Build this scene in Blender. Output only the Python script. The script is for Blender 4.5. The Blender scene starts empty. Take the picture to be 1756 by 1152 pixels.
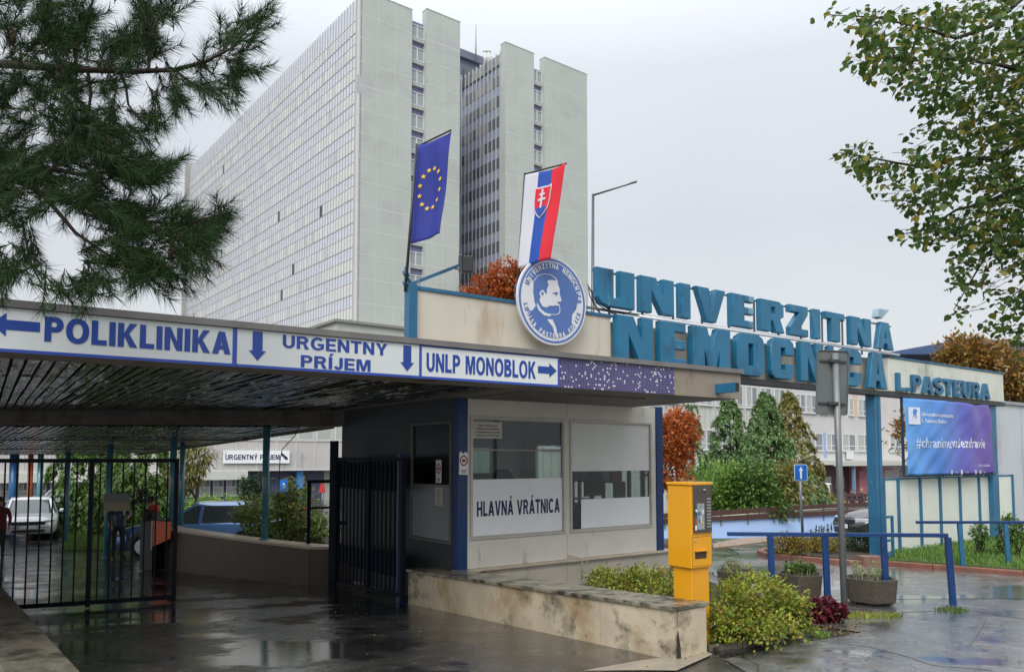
import bpy, math, random
from math import sin, cos, pi, radians, atan2, sqrt
from mathutils import Vector, Matrix, noise as mnoise

sc = bpy.context.scene
COL = sc.collection
# ---------------------------------------------------------------- camera
PW, PH, F, PX, PY = 1756.0, 1152.0, 1340.0, 878.0, 703.0
PITCH = radians(3.5)
CAMZ = 1.85
cam_d = bpy.data.cameras.new('camera')
cam = bpy.data.objects.new('camera', cam_d)
COL.objects.link(cam)
cam_d.sensor_fit = 'HORIZONTAL'; cam_d.sensor_width = 36.0
cam_d.lens = F / PW * 36.0
cam_d.shift_y = (PY - PH / 2) / PW
cam_d.clip_start = 0.05; cam_d.clip_end = 6000
cam.location = (0, 0, CAMZ)
cam.rotation_euler = (pi / 2 + PITCH, 0, 0)
sc.camera = cam
# ---------------------------------------------------------------- light
SUN_EL, SUN_AZ = radians(42), radians(196)          # direction the light comes from (azimuth from +Y towards +X)
w = bpy.data.worlds.new('World'); sc.world = w; w.use_nodes = True
nt = w.node_tree; nt.nodes.clear()
def wn(t, **k):
    n = nt.nodes.new(t)
    for a, b in k.items(): setattr(n, a, b)
    return n
out = wn('ShaderNodeOutputWorld'); bg = wn('ShaderNodeBackground')
sky = wn('ShaderNodeTexSky'); sky.sky_type = 'NISHITA'; sky.sun_disc = False
sky.sun_elevation = SUN_EL; sky.sun_rotation = SUN_AZ; sky.dust_density = 4.0; sky.air_density = 1.0
hs = wn('ShaderNodeHueSaturation'); hs.inputs['Saturation'].default_value = 0.25
tc = wn('ShaderNodeTexCoord'); sp = wn('ShaderNodeSeparateXYZ')
rmp = wn('ShaderNodeValToRGB')
cr = rmp.color_ramp
cr.elements[0].position = 0.0; cr.elements[0].color = (5.2, 5.45, 5.65, 1)
cr.elements[1].position = 1.0; cr.elements[1].color = (14.5, 15.0, 16.0, 1)
for p_, c_ in ((0.10, (5.3, 5.55, 5.75)), (0.28, (4.75, 5.08, 5.48)), (0.45, (5.5, 5.85, 6.3)), (0.7, (11.5, 12.0, 12.7))):
    e = cr.elements.new(p_); e.color = (*c_, 1)
mx = wn('ShaderNodeMixRGB'); mx.inputs[0].default_value = 0.85
nz = wn('ShaderNodeTexNoise'); nz.inputs['Scale'].default_value = 1.6; nz.inputs['Detail'].default_value = 4
mr = wn('ShaderNodeMapRange'); mr.inputs['To Min'].default_value = 0.90; mr.inputs['To Max'].default_value = 1.10
mul = wn('ShaderNodeVectorMath', operation='SCALE')
L = nt.links.new
L(tc.outputs['Generated'], sp.inputs[0]); L(sp.outputs['Z'], rmp.inputs[0])
L(tc.outputs['Generated'], nz.inputs['Vector']); L(nz.outputs[0], mr.inputs[0])
L(sky.outputs[0], hs.inputs['Color']); L(hs.outputs[0], mx.inputs[1]); L(rmp.outputs[0], mx.inputs[2])
L(mx.outputs[0], mul.inputs[0]); L(mr.outputs[0], mul.inputs['Scale'])
L(mul.outputs[0], bg.inputs[0]); bg.inputs[1].default_value = 0.105
L(bg.outputs[0], out.inputs[0])
sun_d = bpy.data.lights.new('sun', 'SUN'); sun_d.energy = 1.45; sun_d.angle = radians(35); sun_d.color = (1, .975, .94)
sun = bpy.data.objects.new('sun', sun_d); COL.objects.link(sun)
_sd = Vector((sin(SUN_AZ) * cos(SUN_EL), cos(SUN_AZ) * cos(SUN_EL), sin(SUN_EL)))
sun.rotation_euler = _sd.to_track_quat('Z', 'Y').to_euler()
sun.location = (0, -20, 60)
sc.view_settings.view_transform = 'Standard'; sc.view_settings.look = 'None'
sc.view_settings.exposure = 0.5; sc.view_settings.gamma = 1.0
sc.view_settings.use_curve_mapping = False
sc.cycles.use_denoising = True
sc.cycles.max_bounces = 8; sc.cycles.transparent_max_bounces = 12
sc.cycles.sample_clamp_indirect = 6.0

# ---------------------------------------------------------------- geometry of the view, used as a surveying aid
def ray(x, y):
    cx = (x - PX) / F; cy = (PY - y) / F
    return Vector((cx, cos(PITCH) - cy * sin(PITCH), sin(PITCH) + cy * cos(PITCH)))
def at(x, y, Y):
    d = ray(x, y); k = Y / d.y
    return Vector((d.x * k, Y, CAMZ + d.z * k))
def atz(x, y, z):
    d = ray(x, y); k = (z - CAMZ) / d.z
    return Vector((d.x * k, d.y * k, z))
class Plane:
    """a vertical plane through o whose horizontal direction is turned by rot; P(px,py) gives (s, z)"""
    def __init__(s, ox, oy, rot):
        s.o = Vector((ox, oy, 0)); s.rot = rot
        s.u = Vector((cos(rot), sin(rot), 0)); s.w = Vector((-sin(rot), cos(rot), 0))
    def P(s, x, y, off=0.0):
        d = ray(x, y); o = s.o + s.w * off
        k = (o.dot(s.w)) / (d.dot(s.w))
        p = d * k
        return ((p - o).dot(s.u), CAMZ + p.z)
    def W(s, a, z, off=0.0):
        return s.o + s.u * a + s.w * off + Vector((0, 0, z))

# ---------------------------------------------------------------- objects
def T(name, label, cat, loc=(0, 0, 0), rotz=0.0, group=None, kind=None):
    o = bpy.data.objects.new(name, None); COL.objects.link(o)
    o.empty_display_size = .2
    o.location = loc; o.rotation_euler = (0, 0, rotz)
    return tag(o, label, cat, group, kind)
def tag(o, label=None, cat=None, group=None, kind=None):
    if label: o['label'] = label
    if cat: o['category'] = cat
    if group: o['group'] = group
    if kind: o['kind'] = kind
    return o
def copy_tree(o, parent=None, mats=None):
    c = o.copy(); COL.objects.link(c)
    if parent: c.parent = parent
    for ch in o.children: copy_tree(ch, c)
    return c

class MB:
    """collects shapes, builds one mesh"""
    def __init__(s): s.v = []; s.f = []; s.m = []; s.mi = 0; s.sm = []; s.smooth = False
    def add(s, vs, fs):
        b = len(s.v); s.v.extend([tuple(p) for p in vs])
        for f in fs:
            s.f.append([i + b for i in f]); s.m.append(s.mi); s.sm.append(s.smooth)
        return s
    def hexa(s, p):   # 8 pts: bottom 4 ccw, top 4 ccw
        return s.add(p, [(3, 2, 1, 0), (4, 5, 6, 7), (0, 1, 5, 4), (1, 2, 6, 5), (2, 3, 7, 6), (3, 0, 4, 7)])
    def box(s, x0, x1, y0, y1, z0, z1):
        return s.hexa([(x0, y0, z0), (x1, y0, z0), (x1, y1, z0), (x0, y1, z0), (x0, y0, z1), (x1, y0, z1), (x1, y1, z1), (x0, y1, z1)])
    def frame(s, x0, x1, z0, z1, t, y0, y1, tb=None):
        """rectangular frame in the xz plane, pieces butted"""
        tb = tb or t
        s.box(x0, x0 + t, y0, y1, z0, z1); s.box(x1 - t, x1, y0, y1, z0, z1)
        s.box(x0 + t, x1 - t, y0, y1, z1 - tb, z1); s.box(x0 + t, x1 - t, y0, y1, z0, z0 + tb); return s
    def bar(s, a, b, wd, hg=None):
        a = Vector(a); b = Vector(b); hg = hg or wd
        d = (b - a).normalized(); up = Vector((0, 0, 1)) if abs(d.z) < .95 else Vector((0, 1, 0))
        r = d.cross(up).normalized() * wd / 2; q = r.cross(d).normalized() * hg / 2
        return s.hexa([a - r - q, a + r - q, b + r - q, b - r - q, a - r + q, a + r + q, b + r + q, b - r + q])
    def tube(s, pts, rad, n=10, cap=True):
        pts = [Vector(p) for p in pts]
        if not hasattr(rad, '__len__'): rad = [rad] * len(pts)
        vs = []; fs = []; prev = None
        for i, p in enumerate(pts):
            d = (pts[min(i + 1, len(pts) - 1)] - pts[max(i - 1, 0)]).normalized()
            if prev is None:
                up = Vector((0, 0, 1)) if abs(d.z) < .9 else Vector((1, 0, 0)); r = d.cross(up).normalized()
            else:
                r = (prev - d * prev.dot(d)).normalized()
            prev = r; q = d.cross(r)
            for k in range(n):
                a = 2 * pi * k / n
                vs.append(p + (r * cos(a) + q * sin(a)) * rad[i])
        for i in range(len(pts) - 1):
            for k in range(n):
                fs.append((i * n + k, i * n + (k + 1) % n, (i + 1) * n + (k + 1) % n, (i + 1) * n + k))
        if cap:
            fs.append(tuple(range(n - 1, -1, -1))); fs.append(tuple((len(pts) - 1) * n + k for k in range(n)))
        sm = s.smooth; s.smooth = True; s.add(vs, fs); s.smooth = sm
        if cap: s.sm[-1] = s.sm[-2] = False
        return s
    def cyl(s, x, y, z0, z1, r0, r1=None, n=14):
        return s.tube([(x, y, z0), (x, y, z1)], [r0, r0 if r1 is None else r1], n)
    def prism(s, poly, z0, z1):   # poly ccw list of (x,y)
        n = len(poly)
        return s.add([(x, y, z0) for x, y in poly] + [(x, y, z1) for x, y in poly],
                     [tuple(range(n - 1, -1, -1)), tuple(range(n, 2 * n))] + [(i, (i + 1) % n, n + (i + 1) % n, n + i) for i in range(n)])
    def prism_xz(s, poly, y0, y1):
        n = len(poly)
        return s.add([(x, y0, z) for x, z in poly] + [(x, y1, z) for x, z in poly],
                     [tuple(range(n)), tuple(range(2 * n - 1, n - 1, -1))] + [((i + 1) % n, i, n + i, n + (i + 1) % n) for i in range(n)])
    def sphere(s, c, r, nu=14, nv=9, sc_=(1, 1, 1)):
        vs = []; fs = []
        for j in range(nv + 1):
            t = pi * j / nv
            for i in range(nu):
                a = 2 * pi * i / nu
                vs.append((c[0] + r * sc_[0] * sin(t) * cos(a), c[1] + r * sc_[1] * sin(t) * sin(a), c[2] + r * sc_[2] * cos(t)))
        for j in range(nv):
            for i in range(nu):
                fs.append((j * nu + i, (j + 1) * nu + i, (j + 1) * nu + (i + 1) % nu, j * nu + (i + 1) % nu))
        sm = s.smooth; s.smooth = True; s.add(vs, fs); s.smooth = sm; return s
    def xf(s, M):
        s.v = [tuple(M @ Vector(p)) for p in s.v]; return s
    def build(s, name, mats, parent=None, bevel=0, seg=2, loc=None, rotz=None):
        me = bpy.data.meshes.new(name)
        me.from_pydata(s.v, [], s.f)
        if not isinstance(mats, (list, tuple)): mats = [mats]
        for m in mats: me.materials.append(m)
        me.polygons.foreach_set('material_index', s.m)
        me.polygons.foreach_set('use_smooth', s.sm)
        me.update()
        o = bpy.data.objects.new(name, me); COL.objects.link(o)
        if parent: o.parent = parent
        if loc is not None: o.location = loc
        if rotz is not None: o.rotation_euler = (0, 0, rotz)
        if bevel:
            b = o.modifiers.new('b', 'BEVEL'); b.width = bevel; b.segments = seg; b.limit_method = 'ANGLE'; b.angle_limit = radians(40)
        return o

# ---------------------------------------------------------------- flat shapes with holes, and lettering
def _eval_curve(cu):
    o = bpy.data.objects.new('tmp', cu); COL.objects.link(o)
    dg = bpy.context.evaluated_depsgraph_get()
    me = bpy.data.meshes.new_from_object(o.evaluated_get(dg))
    vs = [tuple(v.co) for v in me.vertices]; fs = [tuple(p.vertices) for p in me.polygons]
    bpy.data.meshes.remove(me); bpy.data.objects.remove(o)
    return vs, fs
def loops_mesh(loops, depth, bevel=0.0):
    cu = bpy.data.curves.new('c', 'CURVE'); cu.dimensions = '2D'; cu.fill_mode = 'BOTH'
    cu.extrude = max(depth / 2 - bevel, 0.0005); cu.bevel_depth = bevel; cu.bevel_resolution = 1
    cu.offset = -bevel
    for lp in loops:
        s_ = cu.splines.new('POLY'); s_.points.add(len(lp) - 1)
        for i, (x, y) in enumerate(lp): s_.points[i].co = (x, y, 0, 1)
        s_.use_cyclic_u = True
    r = _eval_curve(cu); bpy.data.curves.remove(cu); return r
_H = {}
def text_raw(txt, bold=0.0, depth=0.0, spacing=1.0):
    cu = bpy.data.curves.new('t', 'FONT'); cu.body = txt; cu.offset = bold; cu.extrude = depth; cu.size = 1.0
    cu.space_character = spacing; cu.resolution_u = 3
    r = _eval_curve(cu); bpy.data.curves.remove(cu); return r
def text_fit(mb, txt, x0, x1, z0, z1, y, bold=0.02, th=0.004, spacing=1.0):
    """lettering standing in the local xz plane facing -y; z0..z1 is the cap height"""
    if bold not in _H:
        v, f = text_raw('H', bold); _H[bold] = (min(p[1] for p in v), max(p[1] for p in v))
    h0, h1 = _H[bold]
    v, f = text_raw(txt, bold, 0.5, spacing)
    a, b = min(p[0] for p in v), max(p[0] for p in v)
    mb.add([(x0 + (p[0] - a) / (b - a) * (x1 - x0), y - (p[2] + .5) * th, z0 + (p[1] - h0) / (h1 - h0) * (z1 - z0)) for p in v], f)
    return mb

# ---------------------------------------------------------------- materials
_M = {}
def new_mat(name):
    m = bpy.data.materials.new(name); m.use_nodes = True
    nt = m.node_tree; nt.nodes.clear()
    return m, nt
def N(nt, t, **k):
    n = nt.nodes.new(t)
    for a, b in k.items():
        if a in ('op',): n.operation = b
        else: setattr(n, a, b)
    return n
def mat(name, col, rough=.6, metal=0.0, var=.12, scale=3.0, bump=0.0, bscale=40.0, spec=.5, coat=0.0, col2=None, amt=None,
        streak=None, island=None, emit=0.0, rvar=0.0, thin=None):
    """principled with mottled base colour; streak=(colour, scale, threshold, vertical stretch) adds stains; island=list of colours per leaf"""
    if name in _M: return _M[name]
    m, nt = new_mat(name); L = nt.links.new
    o = N(nt, 'ShaderNodeOutputMaterial'); b = N(nt, 'ShaderNodeBsdfPrincipled')
    L(b.outputs[0], o.inputs[0])
    b.inputs['Roughness'].default_value = rough; b.inputs['Metallic'].default_value = metal
    b.inputs['Specular IOR Level'].default_value = spec; b.inputs['Coat Weight'].default_value = coat
    tc = N(nt, 'ShaderNodeTexCoord')
    if island:
        g = N(nt, 'ShaderNodeNewGeometry'); r = N(nt, 'ShaderNodeValToRGB')
        el = r.color_ramp.elements; n = len(island)
        el[0].color = (*island[0], 1); el[0].position = 0; el[1].color = (*island[-1], 1); el[1].position = 1
        for i in range(1, n - 1):
            e = el.new(i / (n - 1)); e.color = (*island[i], 1)
        L(g.outputs['Random Per Island'], r.inputs[0]); csock = r.outputs[0]
    else:
        nz = N(nt, 'ShaderNodeTexNoise'); nz.inputs['Scale'].default_value = scale; nz.inputs['Detail'].default_value = 5; nz.inputs['Roughness'].default_value = .6
        L(tc.outputs['Object'], nz.inputs['Vector'])
        r = N(nt, 'ShaderNodeValToRGB')
        c2 = col2 if col2 else [min(1, c * (1 + var)) for c in col]
        c1 = col if col2 else [c * (1 - var) for c in col]
        r.color_ramp.elements[0].position = .3; r.color_ramp.elements[1].position = .7
        r.color_ramp.elements[0].color = (*c1, 1); r.color_ramp.elements[1].color = (*c2, 1)
        L(nz.outputs[0], r.inputs[0]); csock = r.outputs[0]
        if rvar:
            mr = N(nt, 'ShaderNodeMapRange'); mr.inputs['To Min'].default_value = max(0, rough - rvar); mr.inputs['To Max'].default_value = min(1, rough + rvar)
            mr.inputs['From Min'].default_value = .3; mr.inputs['From Max'].default_value = .7
            L(nz.outputs[0], mr.inputs[0]); L(mr.outputs[0], b.inputs['Roughness'])
    if streak:
        for k_, (sc_, ss, th, st) in enumerate(streak):
            mp = N(nt, 'ShaderNodeMapping'); mp.inputs['Scale'].default_value = (1, 1, 1 / st); mp.inputs['Location'].default_value = (7.3 * k_, 3.1, 1.7 * k_)
            n2 = N(nt, 'ShaderNodeTexNoise'); n2.inputs['Scale'].default_value = ss; n2.inputs['Detail'].default_value = 7; n2.inputs['Roughness'].default_value = .68
            r2 = N(nt, 'ShaderNodeMapRange'); r2.inputs['From Min'].default_value = th; r2.inputs['From Max'].default_value = th + .13
            mm = N(nt, 'ShaderNodeMixRGB'); mm.inputs[2].default_value = (*sc_, 1)
            L(tc.outputs['Object'], mp.inputs[0]); L(mp.outputs[0], n2.inputs['Vector']); L(n2.outputs[0], r2.inputs[0])
            L(r2.outputs[0], mm.inputs[0]); L(csock, mm.inputs[1]); csock = mm.outputs[0]
    L(csock, b.inputs['Base Color'])
    if emit:
        L(csock, b.inputs['Emission Color']); b.inputs['Emission Strength'].default_value = emit
    if bump:
        nb = N(nt, 'ShaderNodeTexNoise'); nb.inputs['Scale'].default_value = bscale; nb.inputs['Detail'].default_value = 4
        bp = N(nt, 'ShaderNodeBump'); bp.inputs['Strength'].default_value = bump; bp.inputs['Distance'].default_value = .01
        L(tc.outputs['Object'], nb.inputs['Vector']); L(nb.outputs[0], bp.inputs['Height']); L(bp.outputs[0], b.inputs['Normal'])
    if thin:
        tr = N(nt, 'ShaderNodeBsdfTranslucent'); ms = N(nt, 'ShaderNodeMixShader'); ms.inputs[0].default_value = thin
        L(csock, tr.inputs[0]); L(b.outputs[0], ms.inputs[1]); L(tr.outputs[0], ms.inputs[2]); L(ms.outputs[0], o.inputs[0])
    _M[name] = m
    return m
def glass(name, tint=(.8, .85, .85), rough=.02, clear=.8):
    if name in _M: return _M[name]
    m, nt = new_mat(name); L = nt.links.new
    o = N(nt, 'ShaderNodeOutputMaterial'); tr = N(nt, 'ShaderNodeBsdfTransparent'); gl = N(nt, 'ShaderNodeBsdfGlossy')
    tr.inputs[0].default_value = (*[c * clear for c in tint], 1); gl.inputs['Roughness'].default_value = rough
    lw_ = N(nt, 'ShaderNodeLayerWeight'); lw_.inputs[0].default_value = .5; pw2 = N(nt, 'ShaderNodeMath', op='POWER'); pw2.inputs[1].default_value = 4.0; L(lw_.outputs['Facing'], pw2.inputs[0])
    fr = N(nt, 'ShaderNodeMath', op='MULTIPLY_ADD'); fr.inputs[1].default_value = .85; fr.inputs[2].default_value = .045; L(pw2.outputs[0], fr.inputs[0])
    ms = N(nt, 'ShaderNodeMixShader'); L(fr.outputs[0], ms.inputs[0]); L(tr.outputs[0], ms.inputs[1]); L(gl.outputs[0], ms.inputs[2]); L(ms.outputs[0], o.inputs[0])
    _M[name] = m; return m

UROT = radians(36.4)
KU = Vector((cos(UROT), sin(UROT), 0)); KW = Vector((-sin(UROT), cos(UROT), 0))
P1 = Vector((1.49, 7.29, 0))
def sstep(a, b, x):
    t = max(0.0, min(1.0, (x - a) / (b - a))); return t * t * (3 - 2 * t)
def G(x, y):
    """ground height"""
    p = Vector((x, y, 0)) - P1
    s = p.dot(KW); q = p.dot(KU)
    zl = -.045 * max(0.0, min(24.0, s))
    zr = -1.0 * sstep(17.5, 26, y) - .95 * sstep(34, 48, y) * sstep(-2, 6, x)
    k = sstep(.9, 4.2, q)
    z = zl * (1 - k) + zr * k
    far = sstep(60, 110, sqrt(x * x + y * y))
    return z * (1 - far) - 1.5 * far
def ghit(px, py):
    z = 0.0
    for _ in range(25):
        p = atz(px, py, z); z = .5 * z + .5 * G(p.x, p.y)
    p = atz(px, py, z); return Vector((p.x, p.y, G(p.x, p.y)))
# ---------------------------------------------------------------- a bold grotesque alphabet drawn as outlines
def _el(cx, cy, rx, ry, a0, a1, n=12, e=1.0):
    out = []
    for i in range(n + 1):
        a = radians(a0 + (a1 - a0) * i / n); c_, s_ = cos(a), sin(a)
        out.append((cx + rx * (abs(c_) ** e) * (1 if c_ >= 0 else -1), cy + ry * (abs(s_) ** e) * (1 if s_ >= 0 else -1)))
    return out
def _stroke(pts, s):
    Lp, Rp = [], []
    for i, p in enumerate(pts):
        a = pts[max(0, i - 1)]; b = pts[min(len(pts) - 1, i + 1)]; d = Vector((b[0] - a[0], b[1] - a[1])).normalized(); n = Vector((-d.y, d.x)) * s / 2
        Lp.append((p[0] + n.x, p[1] + n.y)); Rp.append((p[0] - n.x, p[1] - n.y))
    return Lp + Rp[::-1]
def glyph(ch, s):
    base = {'Á': 'A', 'Í': 'I', 'Ý': 'Y', 'Š': 'S'}.get(ch, ch); h = s * .86
    if base == 'I': w = s; lp = [[(0, 0), (s, 0), (s, 1), (0, 1)]]
    elif base == '.': w = s; lp = [[(0, 0), (s, 0), (s, s), (0, s)]]
    elif base == 'L': w = .60; lp = [[(0, 0), (w, 0), (w, h), (s, h), (s, 1), (0, 1)]]
    elif base == 'E': w = .66; lp = [[(0, 0), (w, 0), (w, h), (s, h), (s, .5 - h * .45), (w * .93, .5 - h * .45), (w * .93, .5 + h * .5), (s, .5 + h * .5), (s, 1 - h), (w * .98, 1 - h), (w * .98, 1), (0, 1)]]
    elif base == 'T': w = .72; m = w / 2; lp = [[(m - s / 2, 0), (m + s / 2, 0), (m + s / 2, 1 - h), (w, 1 - h), (w, 1), (0, 1), (0, 1 - h), (m - s / 2, 1 - h)]]
    elif base == 'H': w = .76; lp = [[(0, 0), (s, 0), (s, .5 - h * .45), (w - s, .5 - h * .45), (w - s, 0), (w, 0), (w, 1), (w - s, 1), (w - s, .5 + h * .5), (s, .5 + h * .5), (s, 1), (0, 1)]]
    elif base == 'N': w = .77; lp = [[(0, 0), (0, 1), (s * 1.02, 1), (w - s * .96, .40), (w - s * .96, 1), (w, 1), (w, 0), (w - s * 1.02, 0), (s * .96, .60), (s * .96, 0)]]
    elif base == 'M': w = .92; m = w / 2; lp = [[(0, 0), (0, 1), (s * 1.42, 1), (m, .36), (w - s * 1.42, 1), (w, 1), (w, 0), (w - s * .9, 0), (w - s * .9, .72), (m + s * .46, 0), (m - s * .46, 0), (s * .9, .72), (s * .9, 0)]]
    elif base == 'A':
        w = .84; m = w / 2 - s * .56; k = s * 1.08; ya, yb = .20, .20 + h * .9; ap = (w / 2 - k) / m
        lp = [[(0, 0), (m, 1), (w - m, 1), (w, 0), (w - k, 0), (w - k - m * ya, ya), (k + m * ya, ya), (k, 0)], [(k + m * yb, yb), (w - k - m * yb, yb), (w / 2, min(ap, .9))]]
    elif base == 'V': w = .82; lp = [[(0, 1), (s * 1.08, 1), (w / 2, .27), (w - s * 1.08, 1), (w, 1), (w / 2 + s * .56, 0), (w / 2 - s * .56, 0)]]
    elif base == 'Y': w = .82; m = w / 2; lp = [[(0, 1), (s * 1.2, 1), (m, .60), (w - s * 1.2, 1), (w, 1), (m + s / 2, .40), (m + s / 2, 0), (m - s / 2, 0), (m - s / 2, .40)]]
    elif base == 'K': w = .80; lp = [[(0, 0), (0, 1), (s, 1), (s, .59), (w - s * 1.32, 1), (w - .02, 1), (w * .56, .575), (w, 0), (w - s * 1.22, 0), (w * .56 - s * .70, .44), (s, .31), (s, 0)]]
    elif base == 'Z': w = .70; lp = [[(0, 0), (w, 0), (w, h), (s * 1.35, h), (w, 1 - h * .95), (w, 1), (.03, 1), (.03, 1 - h), (w - s * 1.35, 1 - h), (0, h * .95)]]
    elif base == 'P': w = .70; q = w - .30; lp = [[(0, 0), (0, 1), (q, 1)] + _el(q, .69, .30, .31, 90, -90, 12) + [(s, .38), (s, 0)], [(s, 1 - h)] + _el(q - .02, .69, .30 - s + .02, .31 - h, 90, -90, 10) + [(s, .38 + h)]]
    elif base == 'R': w = .78; q = w - .36; lp = [[(0, 0), (0, 1), (q, 1)] + _el(q, .71, .30, .29, 90, -62, 11) + [(w, 0), (w - s * 1.2, 0), (q - .02, .40), (s, .40), (s, 0)], [(s, 1 - h)] + _el(q - .02, .71, .30 - s + .02, .29 - h, 90, -90, 10) + [(s, .42 + h)]]
    elif base == 'B': w = .74; q = w - .31; lp = [[(0, 0), (0, 1), (q - .02, 1)] + _el(q - .02, .755, .27, .245, 90, -62, 9) + _el(q, .28, .31, .28, 58, -90, 11), [(s, 1 - h)] + _el(q - .04, .755, .27 - s + .02, .245 - h, 90, -90, 8) + [(s, .51 + h * .9)], [(s, .56 - h)] + _el(q - .02, .28, .31 - s + .02, .28 - h, 90, -90, 8) + [(s, h)]]
    elif base == 'U': w = .75; m = w / 2; lp = [[(0, 1)] + _el(m, .37, m, .385, 180, 360, 16) + [(w, 1), (w - s, 1)] + _el(m, .37, m - s, .385 - h, 360, 180, 14) + [(s, 1)]]
    elif base == 'O': w = .88; m = w / 2; lp = [_el(m, .5, m, .515, 0, 352, 30, .92), _el(m, .5, m - s, .515 - h, 0, 350, 24, .92)]
    elif base == 'C': w = .82; m = .43; lp = [_el(m, .5, m, .515, 42, 318, 24, .94) + _el(m, .5, m - s, .515 - h, 312, 48, 20, .94)]
    elif base == 'G': w = .86; m = .44; lp = [_el(m, .5, m, .515, 42, 300, 24, .94) + [(w - .02, .14), (w - .02, .53), (m, .53), (m, .53 - h), (w - .02 - s * .95, .53 - h), (w - .02 - s * .95, .22)] + _el(m, .5, m - s, .515 - h, 300, 46, 20, .94)]
    elif base == 'J': w = .56; lp = [[(w, 1)] + [(w, .34)] + _el(w / 2, .31, w / 2, .325, 0, -168, 14) + _el(w / 2, .31, w / 2 - s, .325 - h, -168, 0, 12) + [(w - s, 1)]]
    elif base == 'S':
        w = .74; c = w / 2; r_ = c - s / 2; ry = .257 - h / 4 + .0
        pts = _el(c, .5 + ry, r_, ry + .0, 28, 250, 14) + [(c + r_ * .25, .5 - .02)] + _el(c, .5 - ry, r_, ry, 62, -152, 14)
        lp = [_stroke(pts, s * .93)]
    else: return None
    if ch in 'ÁÍÝ': c = w / 2; lp.append([(c - s * .35, 1.07), (c + s * .30, 1.07), (c + s * .95, 1.30), (c - .0, 1.30)])
    if ch == 'Š': c = w / 2; lp.append([(c - s * .9, 1.30), (c - s * .3, 1.06), (c + s * .3, 1.06), (c + s * .9, 1.30), (c + s * .35, 1.30), (c, 1.17), (c - s * .35, 1.30)])
    return w, lp
def sans(mb, txt, x0, x1, z0, z1, y, s=.21, th=.004, gap=.11, space=.32):
    ws = [(glyph(c, s) if c != ' ' else (space, None)) for c in txt]
    tot = sum(g_[0] for g_ in ws) + gap * (len(txt) - 1); k = (x1 - x0) / tot; hz = z1 - z0; x = x0
    for w_, lp in ws:
        if lp:
            v, f = loops_mesh([[(a * k, b * hz) for a, b in l_] for l_ in lp], th)
            mb.add([(x + p[0], y - th / 2 - p[2], z0 + p[1]) for p in v], f)
        x += (w_ + gap) * k
    return mb
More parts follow.
